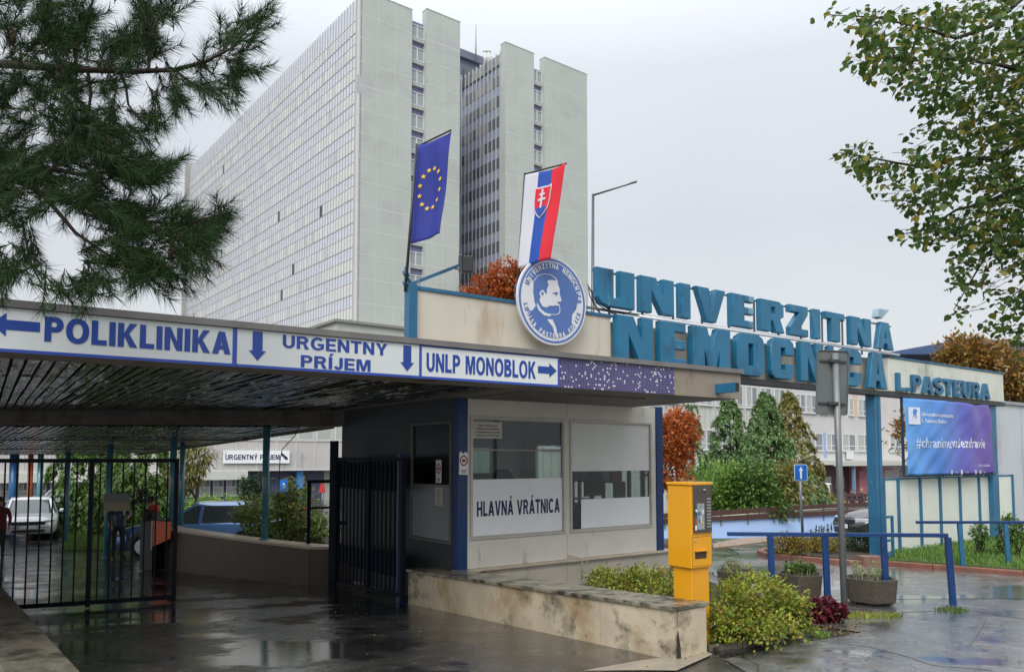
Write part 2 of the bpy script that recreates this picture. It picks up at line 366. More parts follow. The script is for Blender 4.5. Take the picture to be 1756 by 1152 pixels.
# ================================================================ GROUND
def asphalt(name, dark, light, puddle_th, base_rough, cracks=True, pcol=.5):
    m, nt = new_mat(name); L = nt.links.new
    o = N(nt, 'ShaderNodeOutputMaterial'); b = N(nt, 'ShaderNodeBsdfPrincipled'); L(b.outputs[0], o.inputs[0])
    tc = N(nt, 'ShaderNodeTexCoord'); V = tc.outputs['Object']
    def noise(s, d=5, r=.6, mp=None):
        n = N(nt, 'ShaderNodeTexNoise'); n.inputs['Scale'].default_value = s; n.inputs['Detail'].default_value = d; n.inputs['Roughness'].default_value = r
        if mp:
            k = N(nt, 'ShaderNodeMapping'); k.inputs['Scale'].default_value = mp; k.inputs['Rotation'].default_value = (0, 0, .6); L(V, k.inputs[0]); L(k.outputs[0], n.inputs['Vector'])
        else: L(V, n.inputs['Vector'])
        return n.outputs[0]
    big = noise(.8, 9, .68, (.8, 1.5, 1)); agg = noise(90, 3, .7); med = noise(4.0, 5, .6)
    pm = N(nt, 'ShaderNodeMapRange'); pm.inputs['From Min'].default_value = puddle_th; pm.inputs['From Max'].default_value = puddle_th + .075; L(big, pm.inputs[0])
    # colour
    r = N(nt, 'ShaderNodeValToRGB'); r.color_ramp.elements[0].position = .35; r.color_ramp.elements[1].position = .68
    r.color_ramp.elements[0].color = (*dark, 1); r.color_ramp.elements[1].color = (*light, 1); L(med, r.inputs[0])
    sp_ = N(nt, 'ShaderNodeMapRange'); sp_.inputs['From Min'].default_value = .62; sp_.inputs['From Max'].default_value = .8; L(agg, sp_.inputs[0])
    mx = N(nt, 'ShaderNodeMixRGB'); mx.inputs[2].default_value = (light[0] * 2.6, light[1] * 2.6, light[2] * 2.5, 1)
    L(sp_.outputs[0], mx.inputs[0]); L(r.outputs[0], mx.inputs[1])
    dk = N(nt, 'ShaderNodeMixRGB', blend_type='MULTIPLY'); dk.inputs[2].default_value = (pcol, pcol, pcol, 1); L(pm.outputs[0], dk.inputs[0]); L(mx.outputs[0], dk.inputs[1])
    cs = dk.outputs[0]
    if cracks:
        vo = N(nt, 'ShaderNodeTexVoronoi'); vo.feature = 'DISTANCE_TO_EDGE'; vo.inputs['Scale'].default_value = .33
        wv = N(nt, 'ShaderNodeVectorMath', op='ADD'); ns = N(nt, 'ShaderNodeTexNoise'); ns.inputs['Scale'].default_value = 1.7; ns.inputs['Detail'].default_value = 6
        sc2 = N(nt, 'ShaderNodeVectorMath', op='SCALE'); sc2.inputs['Scale'].default_value = .9
        L(V, ns.inputs['Vector']); L(ns.outputs['Color'], sc2.inputs[0]); L(V, wv.inputs[0]); L(sc2.outputs[0], wv.inputs[1]); L(wv.outputs[0], vo.inputs['Vector'])
        cm = N(nt, 'ShaderNodeMapRange'); cm.inputs['From Min'].default_value = .0; cm.inputs['From Max'].default_value = .006; cm.inputs['To Min'].default_value = 1; cm.inputs['To Max'].default_value = 0
        L(vo.outputs['Distance'], cm.inputs[0])
        ck = N(nt, 'ShaderNodeMixRGB'); ck.inputs[2].default_value = (.018, .017, .015, 1); L(cm.outputs[0], ck.inputs[0]); L(cs, ck.inputs[1]); cs = ck.outputs[0]
    L(cs, b.inputs['Base Color'])
    # roughness: wet film varies
    rr = N(nt, 'ShaderNodeMapRange'); rr.inputs['From Min'].default_value = .3; rr.inputs['From Max'].default_value = .7
    rr.inputs['To Min'].default_value = base_rough - .09; rr.inputs['To Max'].default_value = base_rough + .12; L(med, rr.inputs[0])
    mr = N(nt, 'ShaderNodeMix'); L(pm.outputs[0], mr.inputs[0]); L(rr.outputs[0], mr.inputs[2]); mr.inputs[3].default_value = .07
    L(mr.outputs[0], b.inputs['Roughness'])
    b.inputs['Specular IOR Level'].default_value = .7
    b.inputs['Coat Weight'].default_value = .9 if name != 'wet_asphalt' else .55; b.inputs['Coat Roughness'].default_value = .16
    # bump, switched off in the puddles
    h1 = N(nt, 'ShaderNodeMath', op='MULTIPLY'); h1.inputs[1].default_value = .35; L(agg, h1.inputs[0])
    m18 = noise(18, 4, .6)
    h2 = N(nt, 'ShaderNodeMath', op='ADD'); L(h1.outputs[0], h2.inputs[0]); L(m18, h2.inputs[1])
    inv = N(nt, 'ShaderNodeMath', op='SUBTRACT'); inv.inputs[0].default_value = 1; L(pm.outputs[0], inv.inputs[1])
    st = N(nt, 'ShaderNodeMath', op='MULTIPLY_ADD'); st.inputs[1].default_value = .34; st.inputs[2].default_value = .03; L(inv.outputs[0], st.inputs[0])
    bp = N(nt, 'ShaderNodeBump'); bp.inputs['Distance'].default_value = .02; L(st.outputs[0], bp.inputs['Strength']); L(h2.outputs[0], bp.inputs['Height'])
    L(bp.outputs[0], b.inputs['Normal']); L(bp.outputs[0], b.inputs['Coat Normal'])
    _M[name] = m; return m
A_WET = asphalt('wet_asphalt', (.030, .029, .027), (.075, .072, .067), .468, .20)
A_ROAD = asphalt('wet_road', (.15, .15, .15), (.22, .22, .215), .47, .22, cracks=False, pcol=.7)
A_PAVE = asphalt('wet_paving', (.10, .099, .097), (.19, .188, .185), .48, .22)

def lin(a, b, st): 
    n = max(1, int(round((b - a) / st))); return [a + (b - a) * i / n for i in range(n)]
xs = [-3000, -1200, -500, -220] + lin(-120, -30, 6) + lin(-30, 14, .55) + lin(14, 40, 3) + lin(40, 130, 10) + [130, 220, 500, 1200, 3000]
ys = [-60, -25] + lin(-12, 34, .55) + lin(34, 60, 3) + lin(60, 160, 10) + [160, 260, 600, 1500, 4000]
mb = MB(); nx = len(xs)
mb.add([(x, y, G(x, y)) for y in ys for x in xs], [(j * nx + i, j * nx + i + 1, (j + 1) * nx + i + 1, (j + 1) * nx + i) for j in range(len(ys) - 1) for i in range(nx - 1)])
mb.sm = [True] * len(mb.sm)
g = mb.build('ground', A_WET); tag(g, 'dark wet asphalt yard with puddles reaching to the horizon', 'ground', kind='structure')

def drape(name, poly, mat_, dz, label, cat, step=.6, kind='structure', thick=0.0):
    """polygon in plan, cut in a grid, laid dz above the ground"""
    import bmesh
    bm = bmesh.new()
    vs = [bm.verts.new((x, y, 0)) for x, y in poly]
    f = bm.faces.new(vs)
    if f.normal.z < 0: f.normal_flip()
    x0 = min(p[0] for p in poly); x1 = max(p[0] for p in poly); y0 = min(p[1] for p in poly); y1 = max(p[1] for p in poly)
    for a, b, n in ((x0, x1, (1, 0, 0)), (y0, y1, (0, 1, 0))):
        k = a + step
        while k < b:
            co = (k, 0, 0) if n[0] else (0, k, 0)
            bmesh.ops.bisect_plane(bm, geom=bm.verts[:] + bm.edges[:] + bm.faces[:], plane_co=co, plane_no=n)
            k += step
    bmesh.ops.triangulate(bm, faces=bm.faces[:])
    if thick:
        r = bmesh.ops.extrude_face_region(bm, geom=bm.faces[:])
        for e in r['geom']:
            if isinstance(e, bmesh.types.BMVert): e.co.z = 1
    for v in bm.verts:
        top = v.co.z > .5 or not thick
        v.co.z = G(v.co.x, v.co.y) + (dz if top else -.05)
    bmesh.ops.recalc_face_normals(bm, faces=bm.faces[:])
    me = bpy.data.meshes.new(name); bm.to_mesh(me); bm.free()
    if not thick and len(me.polygons) and me.polygons[0].normal.z < 0: me.flip_normals()
    me.materials.append(mat_)
    o = bpy.data.objects.new(name, me); COL.objects.link(o)
    return tag(o, label, cat, kind=kind)
def gp(*pp): return [(ghit(x, y).x, ghit(x, y).y) for x, y in pp]
# road on the right, lighter and mirror wet
drape('road', [(3.2, 10.35), (30, 10.9), (30, 12.3), (8.2, 12.45), (7.0, 13.2), (5.6, 13.75), (5.2, 14.4), (5.6, 16.2), (8, 24), (9, 27.5), (5, 28.0), (4.6, 20), (4.4, 15.2), (3.2, 13.6)],
      A_ROAD, .006, 'light grey wet road curving past the planted island', 'road', step=.8)
drape('pavement', [(1.95, 7.3), (2.1, 6.4), (12, 4.0), (30, 4.0), (30, 10.85), (3.2, 10.3), (2.9, 9.2), (3.7, 8.4), (2.6, 7.75)], A_PAVE, .010, 'wet dark pavement with puddles in front of the blue railing', 'pavement', step=.8)
concrete = mat('pale_concrete', (.30, .26, .20), .35, var=.18, scale=4, bump=.2, bscale=60, streak=[((.12, .10, .08), 2.2, .58, 1)])
drape('kerb_strip', gp((1000, 1152), (1100, 1134), (1214, 1120), (1222, 1124), (1160, 1152)), concrete, .016, 'sandy concrete strip at the end of the low stone wall', 'kerb', step=.5)
seam = mat('seam_stone', (.12, .115, .105), .4, var=.2, scale=9, bump=.2)
for pts, wd in (([(1330, 1089), (1420, 1101), (1500, 1112), (1560, 1128), (1600, 1142), (1700, 1150)], .028), ([(1690, 1060), (1680, 1078), (1660, 1110)], .035), ([(1475, 1060), (1560, 1050), (1660, 1046), (1756, 1062)], .02)):
    mb = MB(); q = [ghit(*p) for p in pts]; q = [Vector((p.x, p.y, .013)) for p in q]
    for a, b in zip(q[:-1], q[1:]):
        d = (b - a).normalized(); n = Vector((-d.y, d.x, 0)) * wd / 2
        mb.add([a - n, a + n, b + n, b - n], [(3, 2, 1, 0)])
    tag(mb.build('pavement_seam', seam), 'pale worn joint line across the wet pavement', 'pavement', kind='structure')
# light patches of worn screed in the passage
patch = mat('worn_screed', (.11, .10, .088), .3, var=.3, scale=5, bump=.25, bscale=50, streak=[((.04, .037, .033), 2.6, .5, 1)])
for pp in [][:0] and ([(672, 1046), (735, 1040), (800, 1049), (770, 1056), (700, 1053)], [(100, 1116), (190, 1098), (330, 1108), (300, 1124), (160, 1122)], [(570, 996), (490, 1004), (470, 1012), (560, 1019), (575, 1010)]):
    drape('asphalt_patch', gp(*pp), patch, .006, 'pale worn patch in the wet asphalt of the passage', 'ground', step=.4)
grassm = mat('grass_soil', (.045, .085, .018), .8, var=.4, scale=6, col2=(.09, .14, .03))
bladem = mat('grass_blade', None or (.1, .2, .03), .5, island=[(.06, .13, .02), (.11, .22, .035), (.17, .28, .05), (.09, .19, .025)])
earth = mat('dark_soil', (.045, .032, .022), .85, var=.4, scale=12, bump=.5, bscale=30)
kerb_red = mat('red_kerb', (.22, .085, .055), .45, var=.3, scale=5, bump=.3, bscale=25, streak=[((.13, .09, .07), 3, .52, 1)])
lawnP = gp((1526, 968), (1756, 986)) + [(30, 12.4), (30, 19), (12, 19.5)] + gp((1756, 905), (1700, 927), (1536, 946))
drape('lawn', lawnP, grassm, .10, 'green lawn strip in front of the white metal fence', 'lawn', thick=1)
drape('verge', gp((108, 944), (195, 944), (196, 925), (160, 917), (108, 920)) + [(-22, 30), (-17, 28)][:0], grassm, .05, 'small grass verge under the conifer behind the gate', 'lawn', thick=1)
def in_poly(x, y, P):
    c = False; j = len(P) - 1
    for i in range(len(P)):
        if (P[i][1] > y) != (P[j][1] > y) and x < (P[j][0] - P[i][0]) * (y - P[i][1]) / (P[j][1] - P[i][1]) + P[i][0]: c = not c
        j = i
    return c
def blades(name, poly, n, h, label, cat, seed, z0=0.0, wmax=40, mat_=None):
    rnd = random.Random(seed); mb = MB()
    bx = [p[0] for p in poly]; by = [p[1] for p in poly]; k = 0
    while k < n:
        x = rnd.uniform(min(bx), min(max(bx), wmax)); y = rnd.uniform(min(by), max(by))
        if not in_poly(x, y, poly): continue
        k += 1
        a = rnd.uniform(0, 6.28); hh = h * rnd.uniform(.4, 1.2); wd = .006 + .004 * rnd.random(); le = rnd.uniform(.1, .7) * hh
        z = G(x, y) + z0 - .01
        dx, dy = cos(a), sin(a); b_ = rnd.uniform(0, 6.28)
        mb.add([(x - dx * wd, y - dy * wd, z), (x + dx * wd, y + dy * wd, z), (x + cos(b_) * le * .4 + dx * wd * .7, y + sin(b_) * le * .4 + dy * wd * .7, z + hh * .6), (x + cos(b_) * le, y + sin(b_) * le, z + hh), ],
               [(0, 1, 2, 3)])
    return tag(mb.build(name, mat_ or bladem), label, cat, kind='stuff')
blades('grass', lawnP, 26000, .10, 'short green grass growing on the lawn strip by the white fence', 'grass', 1, .10, 14)
vergeP = gp((108, 944), (195, 944), (196, 925), (160, 917), (108, 920))
blades('grass', vergeP, 4000, .14, 'grass growing on the small verge under the conifer', 'grass', 2, .05)
# kerbs
def kerb(name, pts, label, wd=.12, h=.09, mat_=None, seglen=1.0):
    mb = MB(); q = [Vector(p) for p in pts]
    for a, b in zip(q[:-1], q[1:]):
        L_ = (b - a).length; n = max(1, round(L_ / seglen))
        for i in range(n):
            p0 = a.lerp(b, i / n + .004); p1 = a.lerp(b, (i + 1) / n - .004)
            d = (p1 - p0).normalized(); k = Vector((-d.y, d.x)) * wd / 2
            c = [p0 - k, p1 - k, p1 + k, p0 + k]
            zb = [G(v.x, v.y) for v in c]
            mb.hexa([(v.x, v.y, z - .1) for v, z in zip(c, zb)] + [(v.x, v.y, z + h) for v, z in zip(c, zb)])
    return tag(mb.build(name, mat_ or kerb_red, bevel=.012), label, 'kerb', kind='structure')
kerb('kerb', gp((1523, 969), (1600, 975), (1756, 987)) + [(30, 12.3)], 'reddish kerb along the lawn strip', h=.08)
kerb('kerb', gp((1360, 944), (1315, 946), (1303, 951), (1318, 956), (1377, 962), (1421, 966), (1482, 970)), 'red brick kerb round the planted island', seglen=.5)
kerb('kerb', gp((1212, 1114), (1270, 1108), (1330, 1095), (1385, 1080)), 'mossy stone edge of the shrub bed beside the low wall', .08, .05, mat('mossy_stone', (.12, .11, .09), .5, var=.4, scale=8, bump=.4))
islP = gp((1310, 950), (1377, 959), (1480, 967)) + [(7.0, 14.2), (7.3, 17.5), (5.9, 17.6)]
drape('soil_bed', islP, earth, .08, 'dark soil of the planted island behind the red kerb', 'soil', thick=1)
bedP = [(1.95, 7.62), (1.95, 9.0), (2.2, 12.2), (2.9, 12.2)] + gp((1385, 1078), (1330, 1092), (1270, 1105), (1218, 1111))[:4]
drape('soil_bed', bedP, earth, .03, 'dark soil of the shrub bed behind the yellow machine', 'soil', thick=1)
sandy = mat('sandy_gravel', (.28, .21, .15), .7, var=.3, scale=14, bump=.4)
drape('verge', gp((1222, 934), (1262, 926), (1324, 922), (1324, 929), (1270, 936), (1224, 941)), sandy, .03, 'sandy strip at the foot of the pale blue ramp wall', 'verge', thick=1)
# ================================================================ LOW STONE WALL
def travertine(name, base, joints=True):
    m = mat(name, base, .5, var=.16, scale=2.3, bump=.25, bscale=35,
            streak=[((.36, .26, .15), 1.1, .50, 1.2), ((.085, .07, .045), 1.7, .515, .8), ((.10, .075, .045), 9.0, .65, 2.5)])
    return m
trav = travertine('travertine_panel', (.50, .43, .31))
trav_far = mat('clean_stone', (.50, .46, .38), .45, var=.12, scale=2, bump=.15, streak=[((.2, .16, .1), 1.6, .62, 2)])
cope = mat('mossy_coping', (.26, .235, .17), .28, var=.3, scale=7, bump=.35, bscale=30, streak=[((.045, .042, .033), 4.5, .46, 1)])
sill_m = mat('stone_sill', (.52, .44, .33), .35, var=.14, scale=3, bump=.1)
LW = T('low_wall', 'low stained travertine wall with a wet mossy coping beside the yellow machine', 'wall', P1, UROT)
def lwz(s): return -.045 * s
pan = [0.0, 1.0, 2.02, 3.05, 4.05, 5.02]
mb = MB()
for a, b in zip(pan[:-1], pan[1:]):     # front cladding slabs with open joints
    mb.hexa([(0, a + .004, lwz(a) - .25), (.05, a + .004, lwz(a) - .25), (.05, b - .004, lwz(b) - .25), (0, b - .004, lwz(b) - .25),
             (0, a + .004, .445 + lwz(a)), (.05, a + .004, .445 + lwz(a)), (.05, b - .004, .445 + lwz(b)), (0, b - .004, .445 + lwz(b))])
mb.build('cladding_slabs', trav, LW, bevel=.003)
mb = MB(); mb.box(.055, .44, -.012, .045, -.25, .442)
mb.build('end_slab', trav, LW, bevel=.004)
mb = MB()
mb.hexa([(.012, .05, -.3), (.43, .05, -.3), (.43, 5.0, -.5), (.012, 5.0, -.5), (.012, .05, .44), (.43, .05, .44), (.43, 5.0, .44 - .225), (.012, 5.0, .215)])
mb.build('core', mat('rough_mortar', (.16, .14, .11), .8, bump=.6), LW)
mb = MB()
for a, b in ((-.03, 1.3), (1.3, 2.55), (2.55, 3.75), (3.75, 5.05)):
    mb.hexa([(-.025, a + .002, .447 - .045 * a), (.465, a + .002, .447 - .045 * a), (.465, b - .002, .447 - .045 * b), (-.025, b - .002, .447 - .045 * b),
             (-.025, a + .002, .485 - .045 * a), (.465, a + .002, .485 - .045 * a), (.465, b - .002, .485 - .045 * b), (-.025, b - .002, .485 - .045 * b)])
mb.build('coping', cope, LW, bevel=.006)
# broken corner: dark gap of missing mortar
mb = MB(); mb.prism_xz([(.02, -.02), (.075, -.02), (.06, .14), (.035, .26), (.022, .2)], -.018, -.010)
mb.build('crack', mat('crack_dark', (.03, .025, .02), .9), LW)

# stone block bottom left
sb = MB(); q = [ghit(0, 1062), ghit(97, 1156)]
a = Vector((q[0].x, q[0].y, 0)); b = Vector((q[1].x, q[1].y, 0)); d = (b - a).normalized(); a = a - d * 2; b = b + d * 1.5; n = Vector((d.y, -d.x, 0)) 
c = [a, b, b + n * .5, a + n * .5]
sb.hexa([(v.x, v.y, G(v.x, v.y) - .2) for v in c] + [(v.x, v.y, .10) for v in c])
mossy = mat('mossy_plinth', (.17, .155, .12), .55, var=.35, scale=5, bump=.6, bscale=22, streak=[((.05, .05, .035), 2.5, .5, 1)])
tag(sb.build('stone_plinth', mossy, bevel=.015), 'rough mossy stone plinth at the bottom left edge of the passage', 'wall')

# ================================================================ KIOSK (gatehouse)
K0 = at(784, 785, 10.93); K0.z = 0
KF = Plane(K0.x, K0.y, UROT)              # front: s along the facade
KS = Plane(K0.x, K0.y, UROT + pi / 2)     # side: s = depth into the passage
KD = 3.9
wl = KF.P(1136, 800)[0]                   # facade length
ZB, ZT = .30, 2.70
K = T('gatehouse', 'small grey panelled gatehouse with two large windows and dark blue corner posts', 'gatehouse', K0, UROT)
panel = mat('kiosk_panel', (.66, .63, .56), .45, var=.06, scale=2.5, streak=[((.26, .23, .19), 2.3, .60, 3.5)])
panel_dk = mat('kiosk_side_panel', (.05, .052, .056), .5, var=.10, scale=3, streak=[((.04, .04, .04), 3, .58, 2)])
alum = mat('dull_aluminium', (.50, .475, .42), .42, .25, var=.1, scale=5, streak=[((.2, .17, .13), 4, .62, 3)])
navy = mat('navy_paint', (.003, .030, .125), .42, var=.15, scale=4, streak=[((.01, .05, .16), 5, .62, 2)])
navy_dk = mat('dark_navy_steel', (.003, .006, .016), .6, spec=.25, var=.2, scale=6)
glass_k = glass('kiosk_glass', (.62, .70, .68), .02, .88)
white_vinyl = mat('white_vinyl', (.82, .83, .84), .35, var=.03, scale=3)
white_vinyl2 = mat('grey_white_vinyl', (.70, .70, .67), .4, var=.05, scale=2)
shaded_dirty_vinyl = mat('shaded_stained_vinyl', (.26, .27, .27), .4, var=.05, scale=2, streak=[((.07, .06, .06), 7, .70, 1)])  # white sheet with its shade put into the grey base; the streak is dirt
ink = mat('navy_ink', (.015, .018, .085), .5)
ink_blue = mat('sign_blue', (.02, .06, .30), .4, var=.08)
black = mat('matt_black', (.012, .012, .014), .45)
def kf(px, py): return KF.P(px, py)
# windows: holes are made by building the wall from strips
w1 = (kf(806, 800)[0], kf(968, 800)[0]); w2 = (kf(977, 800)[0], kf(1117, 800)[0])
wz0 = kf(808, 926)[1]; wz1 = kf(808, 713)[1]
mb = MB(); th = .07
mid = (w1[1] + w2[0]) / 2
PR = .165
for a, b in ((PR + .001, mid - .003), (mid + .003, wl - .166)):
    mb.box(a, b, 0, th, ZB, wz0); mb.box(a, b, 0, th, wz1, ZT)
mb.box(PR + .001, w1[0], 0, th, wz0 + .001, wz1 - .001); mb.box(w1[1], w2[0], 0, th, wz0 + .001, wz1 - .001); mb.box(w2[1], wl - .166, 0, th, wz0 + .001, wz1 - .001)
mb.build('front_panel', panel, K)
for pn, x0, x1 in (('post', 0, PR), ('post', wl - .165, wl)):
    mb = MB(); mb.box(x0, x1, -.02, .14, ZB - .02, ZT + .02); mb.build(pn, navy, K, bevel=.008)
# side wall
s1 = (KS.P(772.5, 800)[0], KS.P(703, 800)[0]); sz1 = KS.P(738, 724)[1]; sz0 = KS.P(738, 928)[1]
mb = MB()
mb.box(0.02, .09, .142, KD, ZB - .55, sz0); mb.box(.02, .09, .142, KD, sz1, ZT)
mb.box(.02, .09, .142, s1[0], sz0 + .001, sz1 - .001); mb.box(.02, .09, s1[1], KD, sz0 + .001, sz1 - .001)
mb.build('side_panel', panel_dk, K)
mb = MB(); mb.box(wl - .09, wl - .02, .142, KD, ZB - .3, .95); mb.box(wl - .09, wl - .02, .142, KD, 2.1, ZT)
mb.box(wl - .09, wl - .02, .142, .26, .951, 2.099); mb.box(wl - .09, wl - .02, KD - .5, KD, .951, 2.099)
mb.build('far_side_panel', panel, K)
mb = MB(); bk = KD
for x0, x1, z0, z1 in ((.1, wl - .1, ZB - .3, 1.25), (.1, wl - .1, 2.1, ZT), (.1, .62, 1.251, 2.099), (1.75, 2.3, 1.251, 2.099), (3.3, wl - .1, 1.251, 2.099)):
    mb.box(x0, x1, bk - .07, bk, z0, z1)
mb.build('rear_panel', panel, K)
mb = MB(); mb.box(.1, wl - .1, .1, KD - .1, ZB - .02, ZB + .03); mb.build('floor', mat('lino', (.12, .10, .09), .5), K)
mb = MB(); mb.box(.09, wl - .09, .07, KD - .07, ZT - .05, ZT + .005); mb.build('inner_ceiling', mat('inner_ceiling', (.35, .35, .33), .7), K)
# plinth
mb = MB(); 
for i in range(5):
    a = .46 + i * (wl + .12 - .46) / 5; b = .46 + (i + 1) * (wl + .12 - .46) / 5
    mb.box(a + .003, b - .003, -.03, .05, -.3, ZB - .035)
mb.build('plinth_tiles', trav_far, K)
mb = MB(); mb.box(.1, wl + .1, .06, KD, -.6, ZB - .04); mb.build('plinth', trav_far, K)
mb = MB(); mb.box(-.02, wl + .17, -.10, .10, ZB - .034, ZB - .004); mb.build('sill_ledge', sill_m, K, bevel=.005)
vx, vz = kf(1102, 983)
mb = MB(); mb.box(vx - .13, vx + .17, -.036, -.031, vz - .05, vz + .04); mb.build('vent', black, K)
# window builder in the facade plane
def kwin(x0, x1, z0, z1, parent=K, side=False):
    """frame + glass; returns the frame object"""
    mb = MB()
    if not side: mb.frame(x0, x1, z0, z1, .035, -.022, .05); mb.frame(x0 + .036, x1 - .036, z0 + .036, z1 - .036, .014, -.004, .03)
    else: mb.frame(x0, x1, z0, z1, .035, -.022, .05)
    if side: mb.xf(Matrix(((0, 1, 0, 0.02), (1, 0, 0, 0), (0, 0, 1, 0), (0, 0, 0, 1))))
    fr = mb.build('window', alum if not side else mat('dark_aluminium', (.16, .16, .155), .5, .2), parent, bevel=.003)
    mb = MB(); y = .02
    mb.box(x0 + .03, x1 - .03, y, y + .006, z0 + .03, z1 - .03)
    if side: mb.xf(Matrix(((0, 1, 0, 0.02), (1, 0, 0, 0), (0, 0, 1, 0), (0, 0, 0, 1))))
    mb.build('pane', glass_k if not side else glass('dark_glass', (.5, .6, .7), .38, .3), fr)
    return fr
W1 = kwin(w1[0], w1[1], wz0, wz1); W2 = kwin(w2[0], w2[1], wz0, wz1)
W3 = kwin(s1[0], s1[1], sz0, sz1, side=True)
# vinyl sheets on window 1
xa, xb = w1[0] + .052, w1[1] - .052
z_p = kf(811, 822)[1]
mb = MB(); mb.box(xa, xb, .004, .014, wz0 + .052, z_p); vin = mb.build('name_panel', white_vinyl, W1)
mb = MB(); sans(mb, 'HLAVNÁ VRÁTNICA', kf(818, 870)[0], kf(960, 868)[0], kf(818, 885.5)[1], kf(818, 859.5)[1], .0035, .225, .002, .11)
lt = mb.build('lettering', ink, vin)
mb = MB(); nx0, nx1 = kf(811.5, 740)[0], kf(861, 740)[0]; nz1 = kf(811, 722)[1]; nz0 = kf(811, 751)[1]
mb.box(nx0, nx1, .002, .012, nz0, nz1); notice_m = mat('cream_paper', (.55, .53, .45), .6, var=.05)
nn = mb.build('paper_notice', notice_m, W1)
mb = MB(); h = (nz1 - nz0)
for i, t_ in enumerate(('Zákaz vstupovania', 'cudzincom prepájania', 's ambulanciami vozidiel', 'v priestoroch UNLP Košice')):
    z = nz1 - h * (.27 + .2 * i); k = .08 if i else .16
    text_fit(mb, t_, nx0 + (nx1 - nx0) * k, nx1 - (nx1 - nx0) * k, z, z + h * .105, .0015, .02, .001)
mb.build('lettering', ink, nn)
mb = MB(); zz = kf(811, 771)[1]; mb.box(xa, xb, .012, .032, zz - .012, zz + .012); mb.box(xa, xb, .03, .05, zz, wz1 - .06) if False else None
mb.build('blind_rail', mat('blind_rail', (.30, .28, .25), .5), W1)
# window 2
xa, xb = w2[0] + .052, w2[1] - .052
mb = MB(); mb.box(xa, xb, .004, .014, kf(981, 808)[1], wz1 - .052); mb.build('upper_sheet', white_vinyl2, W2)
mb = MB(); mb.box(kf(997, 860)[0], xb, .004, .014, wz0 + .055, kf(997, 856)[1]); mb.build('lower_sheet', white_vinyl, W2)
# side window stickers
mpS = Matrix(((0, 1, 0, 0.02), (1, 0, 0, 0), (0, 0, 1, 0), (0, 0, 0, 1)))
def sbox(x0, x1, y0, y1, z0, z1, name, m, parent):
    mb = MB(); mb.box(x0, x1, y0, y1, z0, z1); mb.xf(mpS); return mb.build(name, m, parent)
zs = KS.P(738, 830)[1]
sbox(s1[0] + .04, s1[1] - .04, .004, .014, sz0 + .04, zs, 'lower_sheet', shaded_dirty_vinyl, W3)
red = mat('mask_red', (.35, .02, .03), .5)
def mask_notice(parent, cx, cz, w_, h_, y, torn=False, side=True, name='mask_notice'):
    mb = MB()
    if torn: mb.prism_xz([(cx - w_ * .5, cz - h_ * .5), (cx + w_ * .42, cz - h_ * .52), (cx + w_ * .5, cz - h_ * .1), (cx + w_ * .4, cz + .02), (cx + w_ * .48, cz + h_ * .42), (cx + w_ * .2, cz + h_ * .52), (cx - w_ * .1, cz + h_ * .42), (cx - w_ * .3, cz + h_ * .55), (cx - w_ * .46, cz + h_ * .45)], y, y + .003)
    else: mb.box(cx - w_ / 2, cx + w_ / 2, y, y + .003, cz - h_ / 2, cz + h_ / 2)
    if side: mb.xf(mpS)
    p = mb.build(name, white_vinyl, parent)
    c2 = MB(); n = 20
    r0, r1 = w_ * .30, w_ * .42; zc = cz + h_ * .12
    vs = [(cx + r * cos(2 * pi * k / n), y - .001, zc + r * 1.15 * sin(2 * pi * k / n)) for r in (r0, r1) for k in range(n)]
    c2.add(vs, [(k, (k + 1) % n, n + (k + 1) % n, n + k) for k in range(n)])
    c2.prism_xz([(cx - w_ * .18, zc - h_ * .02), (cx - w_ * .10, zc - h_ * .07), (cx + w_ * .10, zc - h_ * .07), (cx + w_ * .18, zc - h_ * .02), (cx + w_ * .18, zc + h_ * .07), (cx - w_ * .18, zc + h_ * .07)], y - .0015, y - .0005)
    for i in range(3): c2.box(cx - w_ * (.34 - .05 * i), cx + w_ * (.34 - .05 * i), y - .0015, y - .0005, cz - h_ * (.33 + .055 * i), cz - h_ * (.30 + .055 * i))
    if side: c2.xf(mpS)
    c2.build('red_mask_print', red, p); return p
a, z = KS.P(750, 808)
mn = mask_notice(W3, a, z, .155, .33, .0, name='mask_notice')
a2, z2 = KS.P(750, 851)
pp_ = sbox(a2 - .10, a2 + .10, .0005, .0035, z2 - .13, z2 + .13, 'typed_notice', notice_m, W3)
mb = MB(); random.seed(3)
for i in range(9): 
    ww = random.uniform(.04, .08); mb.box(a2 - ww, a2 + ww, -.001, .0, z2 + .10 - i * .025, z2 + .106 - i * .025)
mb.xf(mpS); mb.build('printed_lines', black, pp_)
a, z = kf(793.5, 794)
mask_notice(K, a, z, .155, .31, -.026, torn=True, side=False)
# dark backing added behind the side glass, in place of the unlit interior
mb = MB(); mb.box(s1[0] - .05, s1[1] + .05, .10, .11, sz0 - .05, sz1 + .05); mb.xf(mpS); mb.build('added_dark_backing', mat('dark_backing_tone', (.03, .04, .06), .5, var=.3), W3)
# rear windows (bright behind)
for x0, x1 in ((.62, 1.75), (2.3, 3.3)):
    mb = MB(); mb.frame(x0, x1, 1.25, 2.1, .05, bk - .06, bk - .01); mb.box((x0 + x1) / 2 - .02, (x0 + x1) / 2 + .02, bk - .05, bk - .02, 1.301, 2.049)
    f_ = mb.build('rear_window', white_vinyl2, K)
    mb = MB(); mb.box(x0 + .05, x1 - .05, bk - .037, bk - .033, 1.3, 2.05); mb.build('pane', glass_k, f_)
mb = MB(); 
for i in range(7): mb.box(wl - .13, wl - .115, .30 + i * .33, .30 + i * .33 + .10, .96, 2.09)
mb.build('blind_strips', mat('blind_cream', (.50, .48, .42), .7), K)
